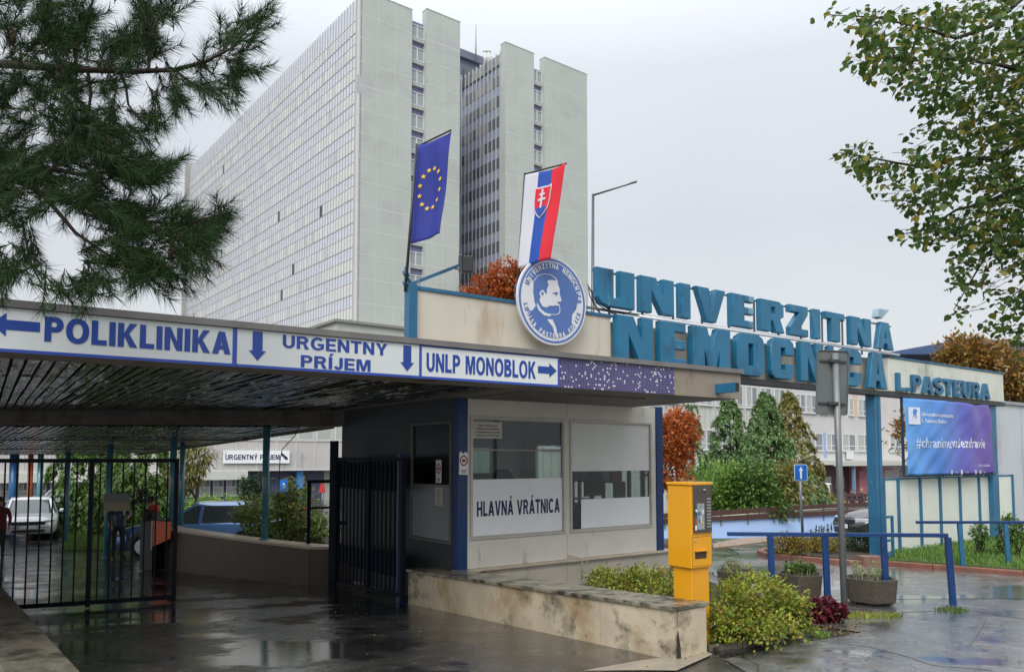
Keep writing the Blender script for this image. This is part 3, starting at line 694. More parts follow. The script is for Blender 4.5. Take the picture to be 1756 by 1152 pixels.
# pale lining inside, so the daylight carries
mb = MB(); mb.box(.115, wl - .11, KD - .125, KD - .105, ZB + .03, 1.2); mb.box(.095, .113, .3, KD - .13, ZB + .03, .95); mb.build('inner_lining', mat('lining', (.55, .53, .48), .7), K)
mb = MB(); mb.box(2.35, 3.2, KD - .6, KD - .14, ZB + .03, 1.55); mb.build('cabinet', mat('cabinet_brown', (.22, .13, .08), .6, var=.2), K)
# hose on the facade
hx, hz = kf(972, 951)
mb = MB(); p = [(hx, -.03, hz + .03), (hx, -.04, hz), (hx + .09, -.05, hz - .02), (hx + .17, -.13, hz - .05), (hx + .19, -.14, hz - .12), (hx + .19, -.12, .0)]
mb.tube(p, .011, 7); mb.build('drain_hose', mat('hose', (.5, .46, .36), .5), K)
# furniture inside: things of their own
def chair(lx, ly, rz, col, label):
    p = KF.W(lx, ZB + .03, ly); t = T('office_chair', label, 'chair', p, UROT + rz, 'chairs inside the gatehouse')
    mb = MB(); mb.prism([(.24 * cos(k * pi / 5), .24 * sin(k * pi / 5)) for k in range(10)], .44, .52); mb.build('seat', col, t, bevel=.02)
    mb = MB(); mb.prism_xz([(-.19, .62), (.19, .62), (.22, 1.05), (.18, 1.24), (.09, 1.33), (-.09, 1.33), (-.18, 1.24), (-.22, 1.05)], .2, .25); mb.build('backrest', col, t, bevel=.02)
    mb = MB(); mb.tube([(0, .05, .44), (0, .05, .08)], .03); mb.bar((0, .22, .48), (0, .235, .64), .05, .02)
    for k in range(5): mb.bar((0, .05, .07), (.28 * cos(k * 1.2566), .05 + .28 * sin(k * 1.2566), .05), .035, .03)
    mb.build('base', black, t)
chair(1.15, 1.35, .4, mat('maroon_cloth', (.16, .05, .06), .8), 'maroon office chair left of the other one behind the gatehouse window')
chair(1.95, 1.5, -.3, mat('brown_cloth', (.10, .05, .045), .8), 'dark brown office chair right of the maroon one behind the gatehouse window')
t = T('desk', 'dark counter desk inside the gatehouse behind its right window', 'desk', KF.W(2.2, ZB + .03, .35), UROT)
mb = MB(); mb.box(0, 1.7, 0, .6, .72, .76); mb.build('top', mat('desk_wood', (.10, .045, .03), .5), t, bevel=.004)
mb = MB(); mb.box(.02, .05, .02, .58, 0, .72); mb.box(1.65, 1.68, .02, .58, 0, .72); mb.box(.0505, 1.6495, .55, .57, .2, .72); mb.build('side_panels', mat('desk_wood', (.10, .045, .03), .5), t)
t = T('computer_monitor', 'black computer monitor on the desk inside the gatehouse', 'monitor', KF.W(3.1, ZB + .79, .6), UROT + .2)
mb = MB(); mb.box(-.25, .25, -.02, .02, .12, .42); mb.build('screen', black, t, bevel=.008)
mb = MB(); mb.box(-.02, .02, 0, .03, .01, .14); mb.box(-.1, .1, -.06, .08, 0, .012); mb.build('stand', black, t)
t = T('shelf', 'brown office shelf by the far wall inside the gatehouse', 'shelf', KF.W(wl - .42, ZB + .03, .75), UROT)
mb = MB(); mb.box(0, .28, 0, .03, 0, 1.1); mb.box(0, .28, 1.37, 1.4, 0, 1.1); mb.build('side_board', mat('cabinet_brown', (.22, .13, .08), .6, var=.2), t)
mb = MB()
for z in (.05, .4, .75, 1.08): mb.box(0, .28, .031, 1.369, z, z + .025)
mb.build('shelf_boards', mat('cabinet_brown', (.22, .13, .08), .6, var=.2), t)
for i, (cc, nm) in enumerate((((.35, .05, .04), 'red'), ((.55, .55, .52), 'white'), ((.05, .05, .06), 'black'), ((.30, .28, .22), 'grey brown'), ((.06, .12, .25), 'blue'))):
    o_ = KF.W(wl - .40, ZB + .03 + 1.107, .82 + i * .26); mb = MB(); mb.box(0, .24, 0, .07 + .03 * (i % 3), 0, .32)
    tag(mb.build('folder', mat('folder%d' % i, cc, .6), loc=o_, rotz=UROT), nm + ' office folder standing on the shelf inside the gatehouse', 'folder', 'folders on the gatehouse shelf')
# canopy above -------------------------------------------------------------
# ================================================================ CANOPY
CA = at(1271, 785, 11.14); CA.z = 0
CROT = radians(34.1)
CP = Plane(CA.x, CA.y, CROT)              # fascia plane, s<0 to the left
Z0, Z1 = 2.69, 3.10
conc_f = mat('fascia_concrete', (.27, .225, .175), .6, var=.14, scale=1.6, bump=.25, bscale=18, streak=[((.11, .09, .07), 2, .56, 2)])
conc_s = mat('soffit_concrete', (.20, .18, .155), .65, var=.15, scale=2, bump=.2)
zinc = mat('zinc_flashing', (.20, .19, .18), .4, .3, var=.15, scale=4)
dkmetal = mat('dark_ceiling_metal', (.028, .027, .026), .45, var=.3, scale=3)
CN = T('entrance_canopy', 'long flat concrete entrance canopy with dark slatted ceiling over the driveway', 'canopy', CA, CROT)
SL = -13.5
def c_loc(x, y):      # world xy -> canopy local
    d = Vector((x, y, 0)) - CA; return d.dot(CP.u), d.dot(CP.w)
BY = 14.0            # rear line of the first section (constant world Y)
def rear_r(s):       # r where local (s, r) reaches world Y = BY
    return (BY - CA.y - s * CP.u.y) / CP.w.y
mb = MB()
sk = c_loc(*KF.W(-.2, 0).xy)[0]
mb.box(sk, 0, .001, 6.3, Z0, Z1 - .03)
mb.build('roof_slab', conc_s, CN, bevel=.01)
mb = MB(); mb.hexa([(SL, 0, Z0), (sk - .002, 0, Z0), (sk - .002, .45, Z0), (SL, .45, Z0), (SL, 0, Z1 - .03), (sk - .002, 0, Z1 - .03), (sk - .002, .45, Z1 - .03), (SL, .45, Z1 - .03)])
r0, r1 = rear_r(SL), rear_r(sk)
mb.hexa([(SL, .451, Z0 + .16), (sk - .002, .451, Z0 + .16), (sk - .002, r1, Z0 + .16), (SL, r0, Z0 + .16), (SL, .451, Z1 - .03), (sk - .002, .451, Z1 - .03), (sk - .002, r1, Z1 - .03), (SL, r0, Z1 - .03)])
mb.build('front_beam', conc_f, CN)
mb = MB(); mb.box(SL, .03, -.05, .12, Z1 - .028, Z1 + .012); mb.box(-.09, .03, .121, 6.3, Z1 - .028, Z1 + .012)
mb.box(SL, .03, -.055, -.045, Z1 - .05, Z1 - .0285)
mb.build('flashing', zinc, CN)
# fascia plaster at the right end, with mosaic beside it
x_m0 = CP.P(957, 640)[0]; x_m1 = CP.P(1154.5, 660)[0]
mb = MB(); mb.box(x_m1 + .002, .003, -.012, 0, Z0 - .003, Z1 - .03); mb.build('plaster_facing', conc_f, CN)
mosaic, nt_ = new_mat('blue_mosaic')
def _mosaic(nt):
    L = nt.links.new; o = N(nt, 'ShaderNodeOutputMaterial'); b = N(nt, 'ShaderNodeBsdfPrincipled'); L(b.outputs[0], o.inputs[0])
    tc = N(nt, 'ShaderNodeTexCoord'); k = N(nt, 'ShaderNodeVectorMath', op='SCALE'); k.inputs['Scale'].default_value = 42.0
    L(tc.outputs['Object'], k.inputs[0]); fl = N(nt, 'ShaderNodeVectorMath', op='FLOOR'); L(k.outputs[0], fl.inputs[0])
    cx = N(nt, 'ShaderNodeCombineXYZ'); s1_ = N(nt, 'ShaderNodeSeparateXYZ'); L(fl.outputs[0], s1_.inputs[0]); L(s1_.outputs['X'], cx.inputs['X']); L(s1_.outputs['Z'], cx.inputs['Z'])
    wn_ = N(nt, 'ShaderNodeTexWhiteNoise'); L(cx.outputs[0], wn_.inputs['Vector'])
    r = N(nt, 'ShaderNodeValToRGB'); r.color_ramp.interpolation = 'CONSTANT'; e = r.color_ramp.elements
    e[0].color = (.035, .022, .14, 1); e[1].position = .45; e[1].color = (.05, .03, .19, 1)
    for p_, c_ in ((.75, (.028, .018, .10)), (.925, (.62, .62, .66))): q = e.new(p_); q.color = (*c_, 1)
    L(wn_.outputs['Value'], r.inputs[0])
    fr = N(nt, 'ShaderNodeVectorMath', op='FRACTION'); L(k.outputs[0], fr.inputs[0]); s2 = N(nt, 'ShaderNodeSeparateXYZ'); L(fr.outputs[0], s2.inputs[0])
    mn_ = N(nt, 'ShaderNodeMath', op='MINIMUM'); L(s2.outputs['X'], mn_.inputs[0]); L(s2.outputs['Z'], mn_.inputs[1])
    lt_ = N(nt, 'ShaderNodeMath', op='LESS_THAN'); lt_.inputs[1].default_value = .17; L(mn_.outputs[0], lt_.inputs[0])
    mx = N(nt, 'ShaderNodeMixRGB'); mx.inputs[2].default_value = (.19, .18, .26, 1); L(lt_.outputs[0], mx.inputs[0]); L(r.outputs[0], mx.inputs[1])
    L(mx.outputs[0], b.inputs['Base Color']); rr = N(nt, 'ShaderNodeMath', op='MULTIPLY_ADD'); rr.inputs[1].default_value = .5; rr.inputs[2].default_value = .15; L(lt_.outputs[0], rr.inputs[0]); L(rr.outputs[0], b.inputs['Roughness'])
_mosaic(nt_)
mb = MB(); mb.box(x_m0 + .002, x_m1, -.018, 0, Z0 + .002, Z1 - .055); mb.build('mosaic_panel', mosaic, CN)
# soffit boards and the dark line above the kiosk
mb = MB(); a0 = sk + .3; mb.box(a0, -1.25, .62, 1.9, Z0 - .022, Z0 - .001)
mb.build('soffit_board', mat('soffit_board', (.17, .15, .13), .5, var=.2, scale=3), CN)
mb = MB()
for r_ in (.70, 1.0, 1.3, 1.6): mb.box(a0 + .1, -1.3, r_, r_ + .02, Z0 - .026, Z0 - .0225)
mb.build('soffit_joint', black, CN)
# slatted ceiling of section one, slats run into the depth
slat_m, nt_ = new_mat('glossy_dark_slat')
def _slat(nt):
    L = nt.links.new; o = N(nt, 'ShaderNodeOutputMaterial'); b = N(nt, 'ShaderNodeBsdfPrincipled'); L(b.outputs[0], o.inputs[0])
    tc = N(nt, 'ShaderNodeTexCoord'); mp = N(nt, 'ShaderNodeMapping'); mp.inputs['Scale'].default_value = (6, .9, 6); L(tc.outputs['Object'], mp.inputs[0])
    nz = N(nt, 'ShaderNodeTexNoise'); nz.inputs['Scale'].default_value = 1.3; nz.inputs['Detail'].default_value = 3; L(mp.outputs[0], nz.inputs['Vector'])
    bp = N(nt, 'ShaderNodeBump'); bp.inputs['Strength'].default_value = 1.0; bp.inputs['Distance'].default_value = .06; L(nz.outputs[0], bp.inputs['Height']); L(bp.outputs[0], b.inputs['Normal'])
    n2 = N(nt, 'ShaderNodeTexNoise'); n2.inputs['Scale'].default_value = 3; L(tc.outputs['Object'], n2.inputs['Vector'])
    r = N(nt, 'ShaderNodeMapRange'); r.inputs['To Min'].default_value = .05; r.inputs['To Max'].default_value = .34; L(n2.outputs[0], r.inputs[0]); L(r.outputs[0], b.inputs['Roughness'])
    g_ = N(nt, 'ShaderNodeNewGeometry'); c = N(nt, 'ShaderNodeValToRGB'); c.color_ramp.elements[0].color = (.025, .024, .022, 1); c.color_ramp.elements[1].color = (.20, .19, .18, 1)
    L(g_.outputs['Random Per Island'], c.inputs[0]); L(c.outputs[0], b.inputs['Base Color']); b.inputs['Metallic'].default_value = .6
_slat(nt_)
rnd = random.Random(5)
mb = MB(); s = SL + .05
while s < sk - .1:
    wd = .085
    rA, rB = .47, rear_r(s) - .05
    n = max(1, int((rB - rA) / 1.7))
    for i in range(n):
        a, b = rA + (rB - rA) * i / n, rA + (rB - rA) * (i + 1) / n - .01
        za = Z0 + .02 + rnd.uniform(-.012, .012); zb = Z0 + .02 + rnd.uniform(-.012, .012); tl = rnd.uniform(-.010, .010); t2 = rnd.uniform(-.010, .010)
        mb.hexa([(s, a, za - tl), (s + wd, a, za + tl), (s + wd, b, zb + t2), (s, b, zb - t2), (s, a, za + .02 - tl), (s + wd, a, za + .02 + tl), (s + wd, b, zb + .02 + t2), (s, b, zb + .02 - t2)])
    s += .112
sl_ = mb.build('ceiling_slats', slat_m, CN)
# cross beam / duct on world Y = BY
xL, xR = -16.0, at(604, 728, BY).x
zb0, zb1 = at(300, 727, BY).z, at(300, 705, BY).z
mb = MB(); k = -.35
pts = []
n = 40
for i in range(n + 1):
    x = xL + (xR - xL) * i / n
    sag = 0
    u_ = (x - at(480, 728, BY).x) / (xR - at(480, 728, BY).x)
    if u_ > 0: sag = -.055 * sin(min(1, u_) * pi)
    pts.append((x, sag))
for (x0, s0), (x1, s1_) in zip(pts[:-1], pts[1:]):
    mb.hexa([(x0, BY, zb0 + s0), (x1, BY, zb0 + s1_), (x1, BY + .35, zb0 + s1_), (x0, BY + .35, zb0 + s0), (x0, BY, zb1), (x1, BY, zb1), (x1, BY + .35, zb1), (x0, BY + .35, zb1)])
duct = mb.build('cross_beam', mat('old_duct', (.075, .065, .055), .5, .2, var=.3, scale=3, streak=[((.03, .025, .02), 2, .5, 1)]))
tag(duct, 'heavy dark cross beam hung beneath the canopy ceiling', 'beam')
mb = MB(); mb.box(xL, xR + .2, BY + .02, BY + .34, zb1 + .002, Z1 - .02)
o = mb.build('bulkhead', dkmetal, duct)
# second section, falling with the drive
zf = lambda y: 2.45 - .035 * (y - BY)
E1 = at(600, 727, 14.35); E2y = 27.2; ex = lambda y: -3.35 - .752 * (y - 14.35)
C2 = T('rear_canopy', 'lower dark canopy section running back along the sloping drive', 'canopy', (0, 0, 0))
mb = MB(); y0, y1 = 14.36, E2y; xl = lambda y: -19 - .75 * (y - 14.35)
mb.hexa([(xl(y0), y0, zf(y0) + .02), (ex(y0), y0, zf(y0) + .02), (ex(y1), y1, zf(y1) + .02), (xl(y1), y1, zf(y1) + .02), (xl(y0), y0, zf(y0) + .25), (ex(y0), y0, zf(y0) + .25), (ex(y1), y1, zf(y1) + .25), (xl(y1), y1, zf(y1) + .25)])
mb.build('roof_slab', conc_s, C2)
mb = MB()
wdir = Vector((-.752, 1)).normalized(); perp = Vector((wdir.y, -wdir.x))
Lt = 17.5; t0 = 0.0
k = .0
while k < 15:
    base = Vector((ex(14.4), 14.4)) - Vector((perp.x, perp.y)) * (k + .09)
    # start of the slat where it meets world Y=14.4
    tt = (14.4 - base.y) / wdir.y
    n = 8
    for i in range(n):
        a = tt + .05 + Lt * i / n; b = tt + .03 + Lt * (i + 1) / n
        pa = base + wdir * a; pb = base + wdir * b
        if pb.y > E2y: break
        j = Vector((perp.x, perp.y)) * .085
        za, zb = zf(pa.y) - rnd.uniform(0, .02), zf(pb.y) - rnd.uniform(0, .02)
        mb.hexa([(pa.x, pa.y, za), (pa.x + j.x, pa.y + j.y, za + rnd.uniform(-.008, .008)), (pb.x + j.x, pb.y + j.y, zb + rnd.uniform(-.008, .008)), (pb.x, pb.y, zb)] +
                [(pa.x, pa.y, za + .018), (pa.x + j.x, pa.y + j.y, za + .018), (pb.x + j.x, pb.y + j.y, zb + .018), (pb.x, pb.y, zb + .018)])
    k += .115
mb.build('ceiling_slats', slat_m, C2)
mb = MB(); mb.box(-34, -17.5, 31.2, 33.4, zf(26.8) + .02, zf(26.8) + .3); tag(mb.build('far_canopy', conc_s), 'small far roof strip carried by the blue columns behind the white car', 'canopy')
mb = MB(); mb.hexa([(ex(y0) + .001, y0, zf(y0) - .05), (ex(y0) + .09, y0, zf(y0) - .05), (ex(y1) + .09, y1, zf(y1) - .05), (ex(y1) + .001, y1, zf(y1) - .05),
                    (ex(y0) + .001, y0, zf(y0) + .27), (ex(y0) + .09, y0, zf(y0) + .27), (ex(y1) + .09, y1, zf(y1) + .27), (ex(y1) + .001, y1, zf(y1) + .27)])
mb.build('edge_beam', mat('edge_beam', (.16, .145, .12), .6, var=.2, scale=2), C2)
mb = MB(); 
for y in (18, 22.5, 26.5):
    mb.box(ex(y) - 11, ex(y), y, y + .12, zf(y) - .06, zf(y) - .03)
mb.build('cross_bearer', dkmetal, C2)

# ---------------------------------------------------------------- fascia signs
sign_w = mat('sign_white', (.66, .69, .68), .35, var=.05, scale=1.2, streak=[((.42, .41, .36), 2.2, .66, 4)])
blue_tr = mat('sign_trim_blue', (.03, .075, .38), .35)
def fsign(name, label, xl, xr, cat='sign', group=None):
    a = CP.P(xl, 640)[0]; b = CP.P(xr, 640)[0]
    o = CP.W(a, Z0, 0)
    t = T(name, label, cat, o, CROT, group); w_ = b - a; h = Z1 - .055 - Z0
    mb = MB(); mb.box(.0, w_, -.03, -.001, .012, h); mb.build('board', sign_w, t)
    mb = MB(); mb.box(0, w_, -.036, -.0305, .0, .026)
    return t, a, w_, h, mb
def cz(px, py): s, z = CP.P(px, py); return s, z - Z0
def arrow(mb, cx, cz_, ln, wd, ang, y=-.034, hl=.38, sw=.5):
    """arrow along +x turned by ang in the xz plane"""
    p = [(-ln / 2, -wd * sw / 2), (ln / 2 - ln * hl, -wd * sw / 2), (ln / 2 - ln * hl, -wd / 2), (ln / 2, 0), (ln / 2 - ln * hl, wd / 2), (ln / 2 - ln * hl, wd * sw / 2), (-ln / 2, wd * sw / 2)]
    mb.prism_xz([(cx + x * cos(ang) - z * sin(ang), cz_ + x * sin(ang) + z * cos(ang)) for x, z in p], y, y + .003)
# 1: POLIKLINIKA
a0 = -7.0
t, a, w_, h, mb = fsign('direction_sign', 'white fascia board with left arrow and the blue word POLIKLINIKA', -330, 403)
mb.box(w_ - .035, w_, -.036, -.0305, .0265, h); mb.build('trim', blue_tr, t)
x0 = cz(76, 564); x1 = cz(394, 590)
mb = MB(); sans(mb, 'POLIKLINIKA', x0[0] - a, x1[0] - a, cz(76, 586)[1], cz(76, 543)[1], -.031, .25, .003, .09); mb.build('lettering', ink_blue, t)
mb = MB(); c_ = cz(30, 559); arrow(mb, c_[0] - a - .012, c_[1], .33, .19, pi, hl=.30, sw=.42); mb.build('arrow', ink_blue, t)
# 2: URGENTNY PRIJEM
t, a, w_, h, mb = fsign('direction_sign', 'white fascia board URGENTNÝ PRÍJEM between two down arrows', 404, 720)
mb.box(w_ - .025, w_, -.036, -.0305, .0265, h); mb.build('trim', blue_tr, t)
mb = MB()
sans(mb, 'URGENTNÝ', cz(483, 585)[0] - a, cz(662, 600)[0] - a, cz(484, 596.5)[1], cz(484, 574.5)[1], -.031, .215, .003)
sans(mb, 'PRÍJEM', cz(514, 620)[0] - a, cz(633, 630)[0] - a, cz(515, 630)[1], cz(515, 609)[1], -.031, .215, .003)
mb.build('lettering', ink_blue, t)
for px, py, l_ in ((440, 594, 50), (696, 615, 44)):
    mb = MB(); c_ = cz(px, py); hh = cz(px, py - l_ / 2)[1] - cz(px, py + l_ / 2)[1]; arrow(mb, c_[0] - a, c_[1], hh, hh * .58, -pi / 2, hl=.34, sw=.58)
    mb.build('arrow', ink_blue, t)
# 3: UNLP MONOBLOK
t, a, w_, h, mb = fsign('direction_sign', 'white fascia board UNLP MONOBLOK with an arrow to the right', 721, 956)
mb.box(w_ - .02, w_, -.036, -.0305, .0265, h); mb.box(0.0, w_ - .02, -.036, -.0305, h - .012, h); mb.build('trim', blue_tr, t)
mb = MB()
sans(mb, 'UNLP MONOBLOK', cz(729, 620)[0] - a, cz(916, 635)[0] - a, cz(730, 637)[1], cz(730, 605)[1], -.031, .215, .003); mb.build('lettering', ink_blue, t)
mb = MB(); c_ = cz(936, 635); arrow(mb, c_[0] - a, c_[1], cz(952, 635)[0] - cz(920, 635)[0], .165, 0, hl=.4); mb.build('arrow', ink_blue, t)
# blue square tube stub on the fascia end
sx, sz = CP.P(1225, 666); sx2, sz2 = CP.P(1262, 674)
teal = mat('teal_blue_paint', (.018, .135, .26), .35, var=.15, scale=3, streak=[((.10, .22, .30), 3, .60, 3)])
teal_old = mat('weathered_teal_paint', (.022, .125, .235), .45, var=.15, scale=3, bump=.15, streak=[((.16, .22, .24), 5, .60, 2.5), ((.015, .04, .07), 3.5, .58, 3)])
t = T('tube_stub', 'short blue square tube jutting from the right end of the canopy fascia', 'bracket', CP.W(sx, sz, 0), CROT)
mb = MB(); mb.box(0, .09, -.36, -.012, -.07, .06); mb.build('tube', teal, t, bevel=.003)
mb = MB(); mb.box(.008, .082, -.3615, -.3605, -.062, .052); mb.build('opening', black, t)
# ================================================================ ROOFTOP LETTER SIGN, PARAPET, BILLBOARD
S0 = (-1.116, 8.50); SROT = atan2(5.7, 7.78)
SP = Plane(S0[0], S0[1], SROT)
def sp(px, py, off=0): return SP.P(px, py, off)
plaster = mat('cream_parapet', (.60, .55, .455), .6, var=.06, scale=1.2, bump=.12, bscale=14, streak=[((.40, .30, .20), 1.3, .55, 4), ((.33, .25, .17), 6, .69, 1.2)])
plaster_w = mat('flaking_cream', (.58, .59, .52), .55, var=.10, scale=1.6, bump=.3, bscale=16, streak=[((.13, .12, .10), 5.5, .63, 1), ((.34, .33, .27), 1.5, .52, 3)])
R = T('rooftop_sign', 'long cream parapet frame carrying the huge blue letters UNIVERZITNÁ NEMOCNICA and L. PASTEURA', 'sign', (S0[0], S0[1], 0), SROT)
xe = sp(1047, 600)[0]; xpost = sp(1507, 800)[0]; xr = sp(1718, 650)[0]; xj = sp(1521, 640)[0]
zt = 3.735; zb = 3.04
mb = MB(); mb.box(.06, xe, 0, .10, 2.95, zt - .03); mb.build('parapet_panel', plaster, R)
mb = MB(); mb.box(xe + .03, xj - .02, .10, .16, zb + .03, zt - .06); mb.build('backing_panel', plaster, R)
mb = MB(); mb.box(xj, xr, -.03, .14, zb + .04, zt - .03); mb.build('end_panel', plaster_w, R, bevel=.01)
mb = MB()
mb.box(-.02, xe + .02, -.02, .12, zt - .029, zt + .01)                 # top rail
mb.build('top_rail', teal_old, R)
mb = MB(); mb.box(xj - .01, xr + .03, -.05, .16, zt - .029, zt + .0); mb.build('top_rail', teal_old, R)
mb = MB(); mb.box(sp(1200, 640)[0], xr + .03, -.04, .18, zb - .05, zb + .03); mb.build('bottom_beam', mat('dark_beam', (.03, .032, .035), .5, var=.3), R)
mb = MB(); mb.box(-.05, .055, -.06, .05, 2.9, zt + .02); mb.build('corner_post', teal_old, R, bevel=.004)
for x in (sp(1508, 800)[0],):
    mb = MB(); mb.box(x - .10, x + .11, .0, .18, -.05, zb - .051)
    mb.box(x - .005, x + .045, -.012, -.0005, -.05, zb - .051)
    mb.build('post', teal_old, R, bevel=.006)
x = sp(1707, 750)[0]; mb = MB(); mb.box(x - .15, x + .13, .02, .2, -.05, zb - .051); mb.build('post', teal_old, R, bevel=.006)
tube_w = mat('white_tube', (.70, .71, .72), .25, .2, var=.05)
xa, za = sp(1090, 549); xb_, zb_ = sp(1536, 603)
mb = MB(); mb.tube([(xa, -.06, 3.77), (xb_, -.06, 3.77)], .022, 8); mb.build('light_tube', tube_w, R)
mb = MB(); mb.box(xe - .4, xb_, .02, .05, 3.79, 3.82); mb.box(xe - .3, xb_ - .1, .02, .04, 4.30, 4.325)
k = xe
while k < xb_: mb.box(k, k + .025, .021, .045, 3.70, 4.30); k += .62
mb.build('letter_frame', mat('grey_steel', (.16, .17, .17), .4, .4, var=.15), R)
UPPER = [('U', 1017.5, 1091), ('N', 1092.5, 1158.5), ('I', 1160.5, 1187), ('V', 1188, 1247), ('E', 1248, 1296), ('R', 1298, 1347.6), ('Z', 1348.5, 1388), ('I', 1389.8, 1409.2), ('T', 1410, 1450.5), ('N', 1452.5, 1496), ('A', 1497, 1534)]
LOWER = [('N', 1051, 1122), ('E', 1124.5, 1178), ('M', 1180, 1254), ('O', 1255.5, 1312), ('C', 1314, 1363), ('N', 1365, 1412), ('I', 1414, 1431), ('C', 1433.5, 1478), ('A', 1480.5, 1521)]
GL = {
 'U': [[(0, 1), (0, .22), (.10, .07), (.28, 0), (1, 0), (1, 1), (.60, 1), (.60, .24), (.43, .24), (.43, 1)]],
 'N': [[(0, 0), (0, 1), (.45, 1), (.68, .52), (.68, 1), (1, 1), (1, 0), (.64, 0), (.32, .60), (.32, 0)]],
 'I': [[(0, 0), (1, 0), (1, 1), (0, 1)]],
 'V': [[(0, 1), (.34, 0), (.66, 0), (1, 1), (.66, 1), (.53, .48), (.42, 1)]],
 'E': [[(0, 0), (0, 1), (1, 1), (1, .80), (.56, .80), (.56, .63), (1, .63), (1, .42), (.56, .42), (.56, .22), (1, .22), (1, 0)]],
 'R': [[(0, 0), (0, 1), (.78, 1), (.97, .88), (.97, .52), (.82, .43), (1, 0), (.62, 0), (.50, .34), (.42, .34), (.42, 0)], [(.44, .78), (.60, .78), (.60, .58), (.44, .58)]],
 'Z': [[(0, 0), (0, .26), (.50, .76), (0, .76), (0, 1), (1, 1), (1, .74), (.55, .24), (1, .24), (1, 0)]],
 'T': [[(0, 1), (1, 1), (1, .76), (.76, .76), (.76, 0), (.28, 0), (.28, .76), (0, .76)]],
 'A': [[(0, 0), (.26, 1), (.72, 1), (1, 0), (.66, 0), (.60, .20), (.42, .20), (.35, 0)], [(.46, .40), (.57, .40), (.52, .70)]],
 'M': [[(0, 0), (0, 1), (.38, 1), (.51, .55), (.64, 1), (1, 1), (1, 0), (.70, 0), (.70, .48), (.60, .05), (.42, .05), (.31, .48), (.31, 0)]],
 'O': [[(.18, 0), (.04, .08), (0, .2), (0, .8), (.05, .92), (.2, 1), (.8, 1), (.95, .92), (1, .8), (1, .2), (.96, .08), (.82, 0)], [(.42, .24), (.60, .24), (.60, .76), (.42, .76)]],
 'C': [[(.18, 0), (.04, .08), (0, .2), (0, .8), (.05, .92), (.2, 1), (.82, 1), (.96, .92), (1, .8), (1, .60), (.62, .60), (.62, .77), (.42, .77), (.42, .23), (.62, .23), (.62, .38), (1, .38), (1, .2), (.96, .08), (.82, 0)]],
}
letter_m = mat('letter_teal', (.010, .135, .25), .36, var=.18, scale=2.2, coat=.08, streak=[((.22, .36, .43), 2.3, .585, 3.0), ((.006, .055, .12), 2.6, .56, 2.5), ((.16, .08, .04), 14, .76, 1.5)])  # pale streak paints reflected light together with faded paint
def big_letter(ch, x0, x1, z0, z1, y0, y1):
    sx = x1 - x0; sz = z1 - z0
    v, f = loops_mesh([[(x * sx, z * sz) for x, z in lp] for lp in GL[ch]], y1 - y0, .012)
    mb = MB(); yc = (y0 + y1) / 2
    mb.add([(x0 + p[0], yc - p[2], z0 + p[1]) for p in v], f)
    return mb.build('letter', letter_m, R)
for row, z0, z1 in ((UPPER, 3.835, 4.335), (LOWER, 3.10, 3.745)):
    for i, (ch, a, b) in enumerate(row):
        # pixel limits include the visible left flank of the letter body
        ya = -.09 if row is UPPER else -.10
        xa_ = sp(a, 600, ya + .09)[0]; xb2 = sp(b, 600, ya)[0] - .012
        big_letter(ch, xa_, xb2, z0, z1, ya, ya + .10)
        if row is LOWER and ch: pass
# accent on the last upper letter
ax0, _ = sp(1503, 540, -.1); ax1, _ = sp(1523, 540, -.1)
mb = MB(); mb.prism_xz([(ax0, 4.40), (ax0 + .16, 4.385), (ax1 + .03, 4.575), (ax0 + .06, 4.56)], -.12, .0)
mb.build('letter_accent', mat('accent_faded', (.28, .40, .46), .3, var=.2, scale=4), R, bevel=.008)
# L. PASTEURA lettering, each letter proud of the panel
v, f = None, None
mb = MB(); a = sp(1539, 660, -.08)[0]; b = sp(1697.5, 660, -.08)[0]
sans(mb, 'L. PASTEURA', a, b, sp(1540, 669.5, -.08)[1], sp(1540, 639, -.08)[1], -.03, .22, .06, .10, .02); mb.build('lettering', teal_old, R)
# loose cables at the left end of the letters
mb = MB(); rnd = random.Random(11)
for k in range(6):
    a = sp(1008 + 3 * k, 486 + 4 * k); b = sp(1035 + rnd.uniform(-5, 60), 536 + rnd.uniform(-6, 8))
    n = 6; pts = []
    for i in range(n + 1):
        t_ = i / n; pts.append((a[0] + (b[0] - a[0]) * t_ + rnd.uniform(-.02, .02), .03 + rnd.uniform(-.02, .02), a[1] + (b[1] - a[1]) * t_ - .12 * sin(t_ * pi) + rnd.uniform(-.015, .015)))
    mb.tube(pts, .007, 5)
mb.build('cable', black, R)

# ---------------------------------------------------------------- round emblem
ec, ez = sp(948, 516, -.17); ER = .545
E_ = T('emblem', 'round blue and white emblem with a bearded man in profile on the cream parapet', 'emblem', SP.W(ec, ez, -.17), SROT)
em_w = mat('emblem_white', (.66, .67, .69), .3, var=.04); em_b = mat('emblem_blue', (.08, .155, .40), .32, var=.05)
def ep(px, py): s_, z_ = sp(px, py, -.17); return (s_ - ec, z_ - ez)
def disc(r, y0, y1, n=56, ry=None): 
    mb = MB(); mb.prism_xz([(r * cos(2 * pi * k / n), (ry or r) * sin(2 * pi * k / n)) for k in range(n)], y0, y1); return mb
disc(ER, .0, .03).build('disc', em_w, E_, bevel=.004)
def flat(loops, y, th=.0015):
    v, f = loops_mesh(loops, th * 2); mb = MB(); mb.add([(p[0], y - p[2], p[1]) for p in v], f); return mb
circ = lambda r, n=64, c=(0, 0): [(c[0] + r * cos(2 * pi * k / n), c[1] + r * sin(2 * pi * k / n)) for k in range(n)]
flat([circ(ER * .955), circ(ER * .905)], -.002).build('outer_ring', em_b, E_)
def zz(x, y): return ep(880 + x / 6.4, 430 + y / 6.4)
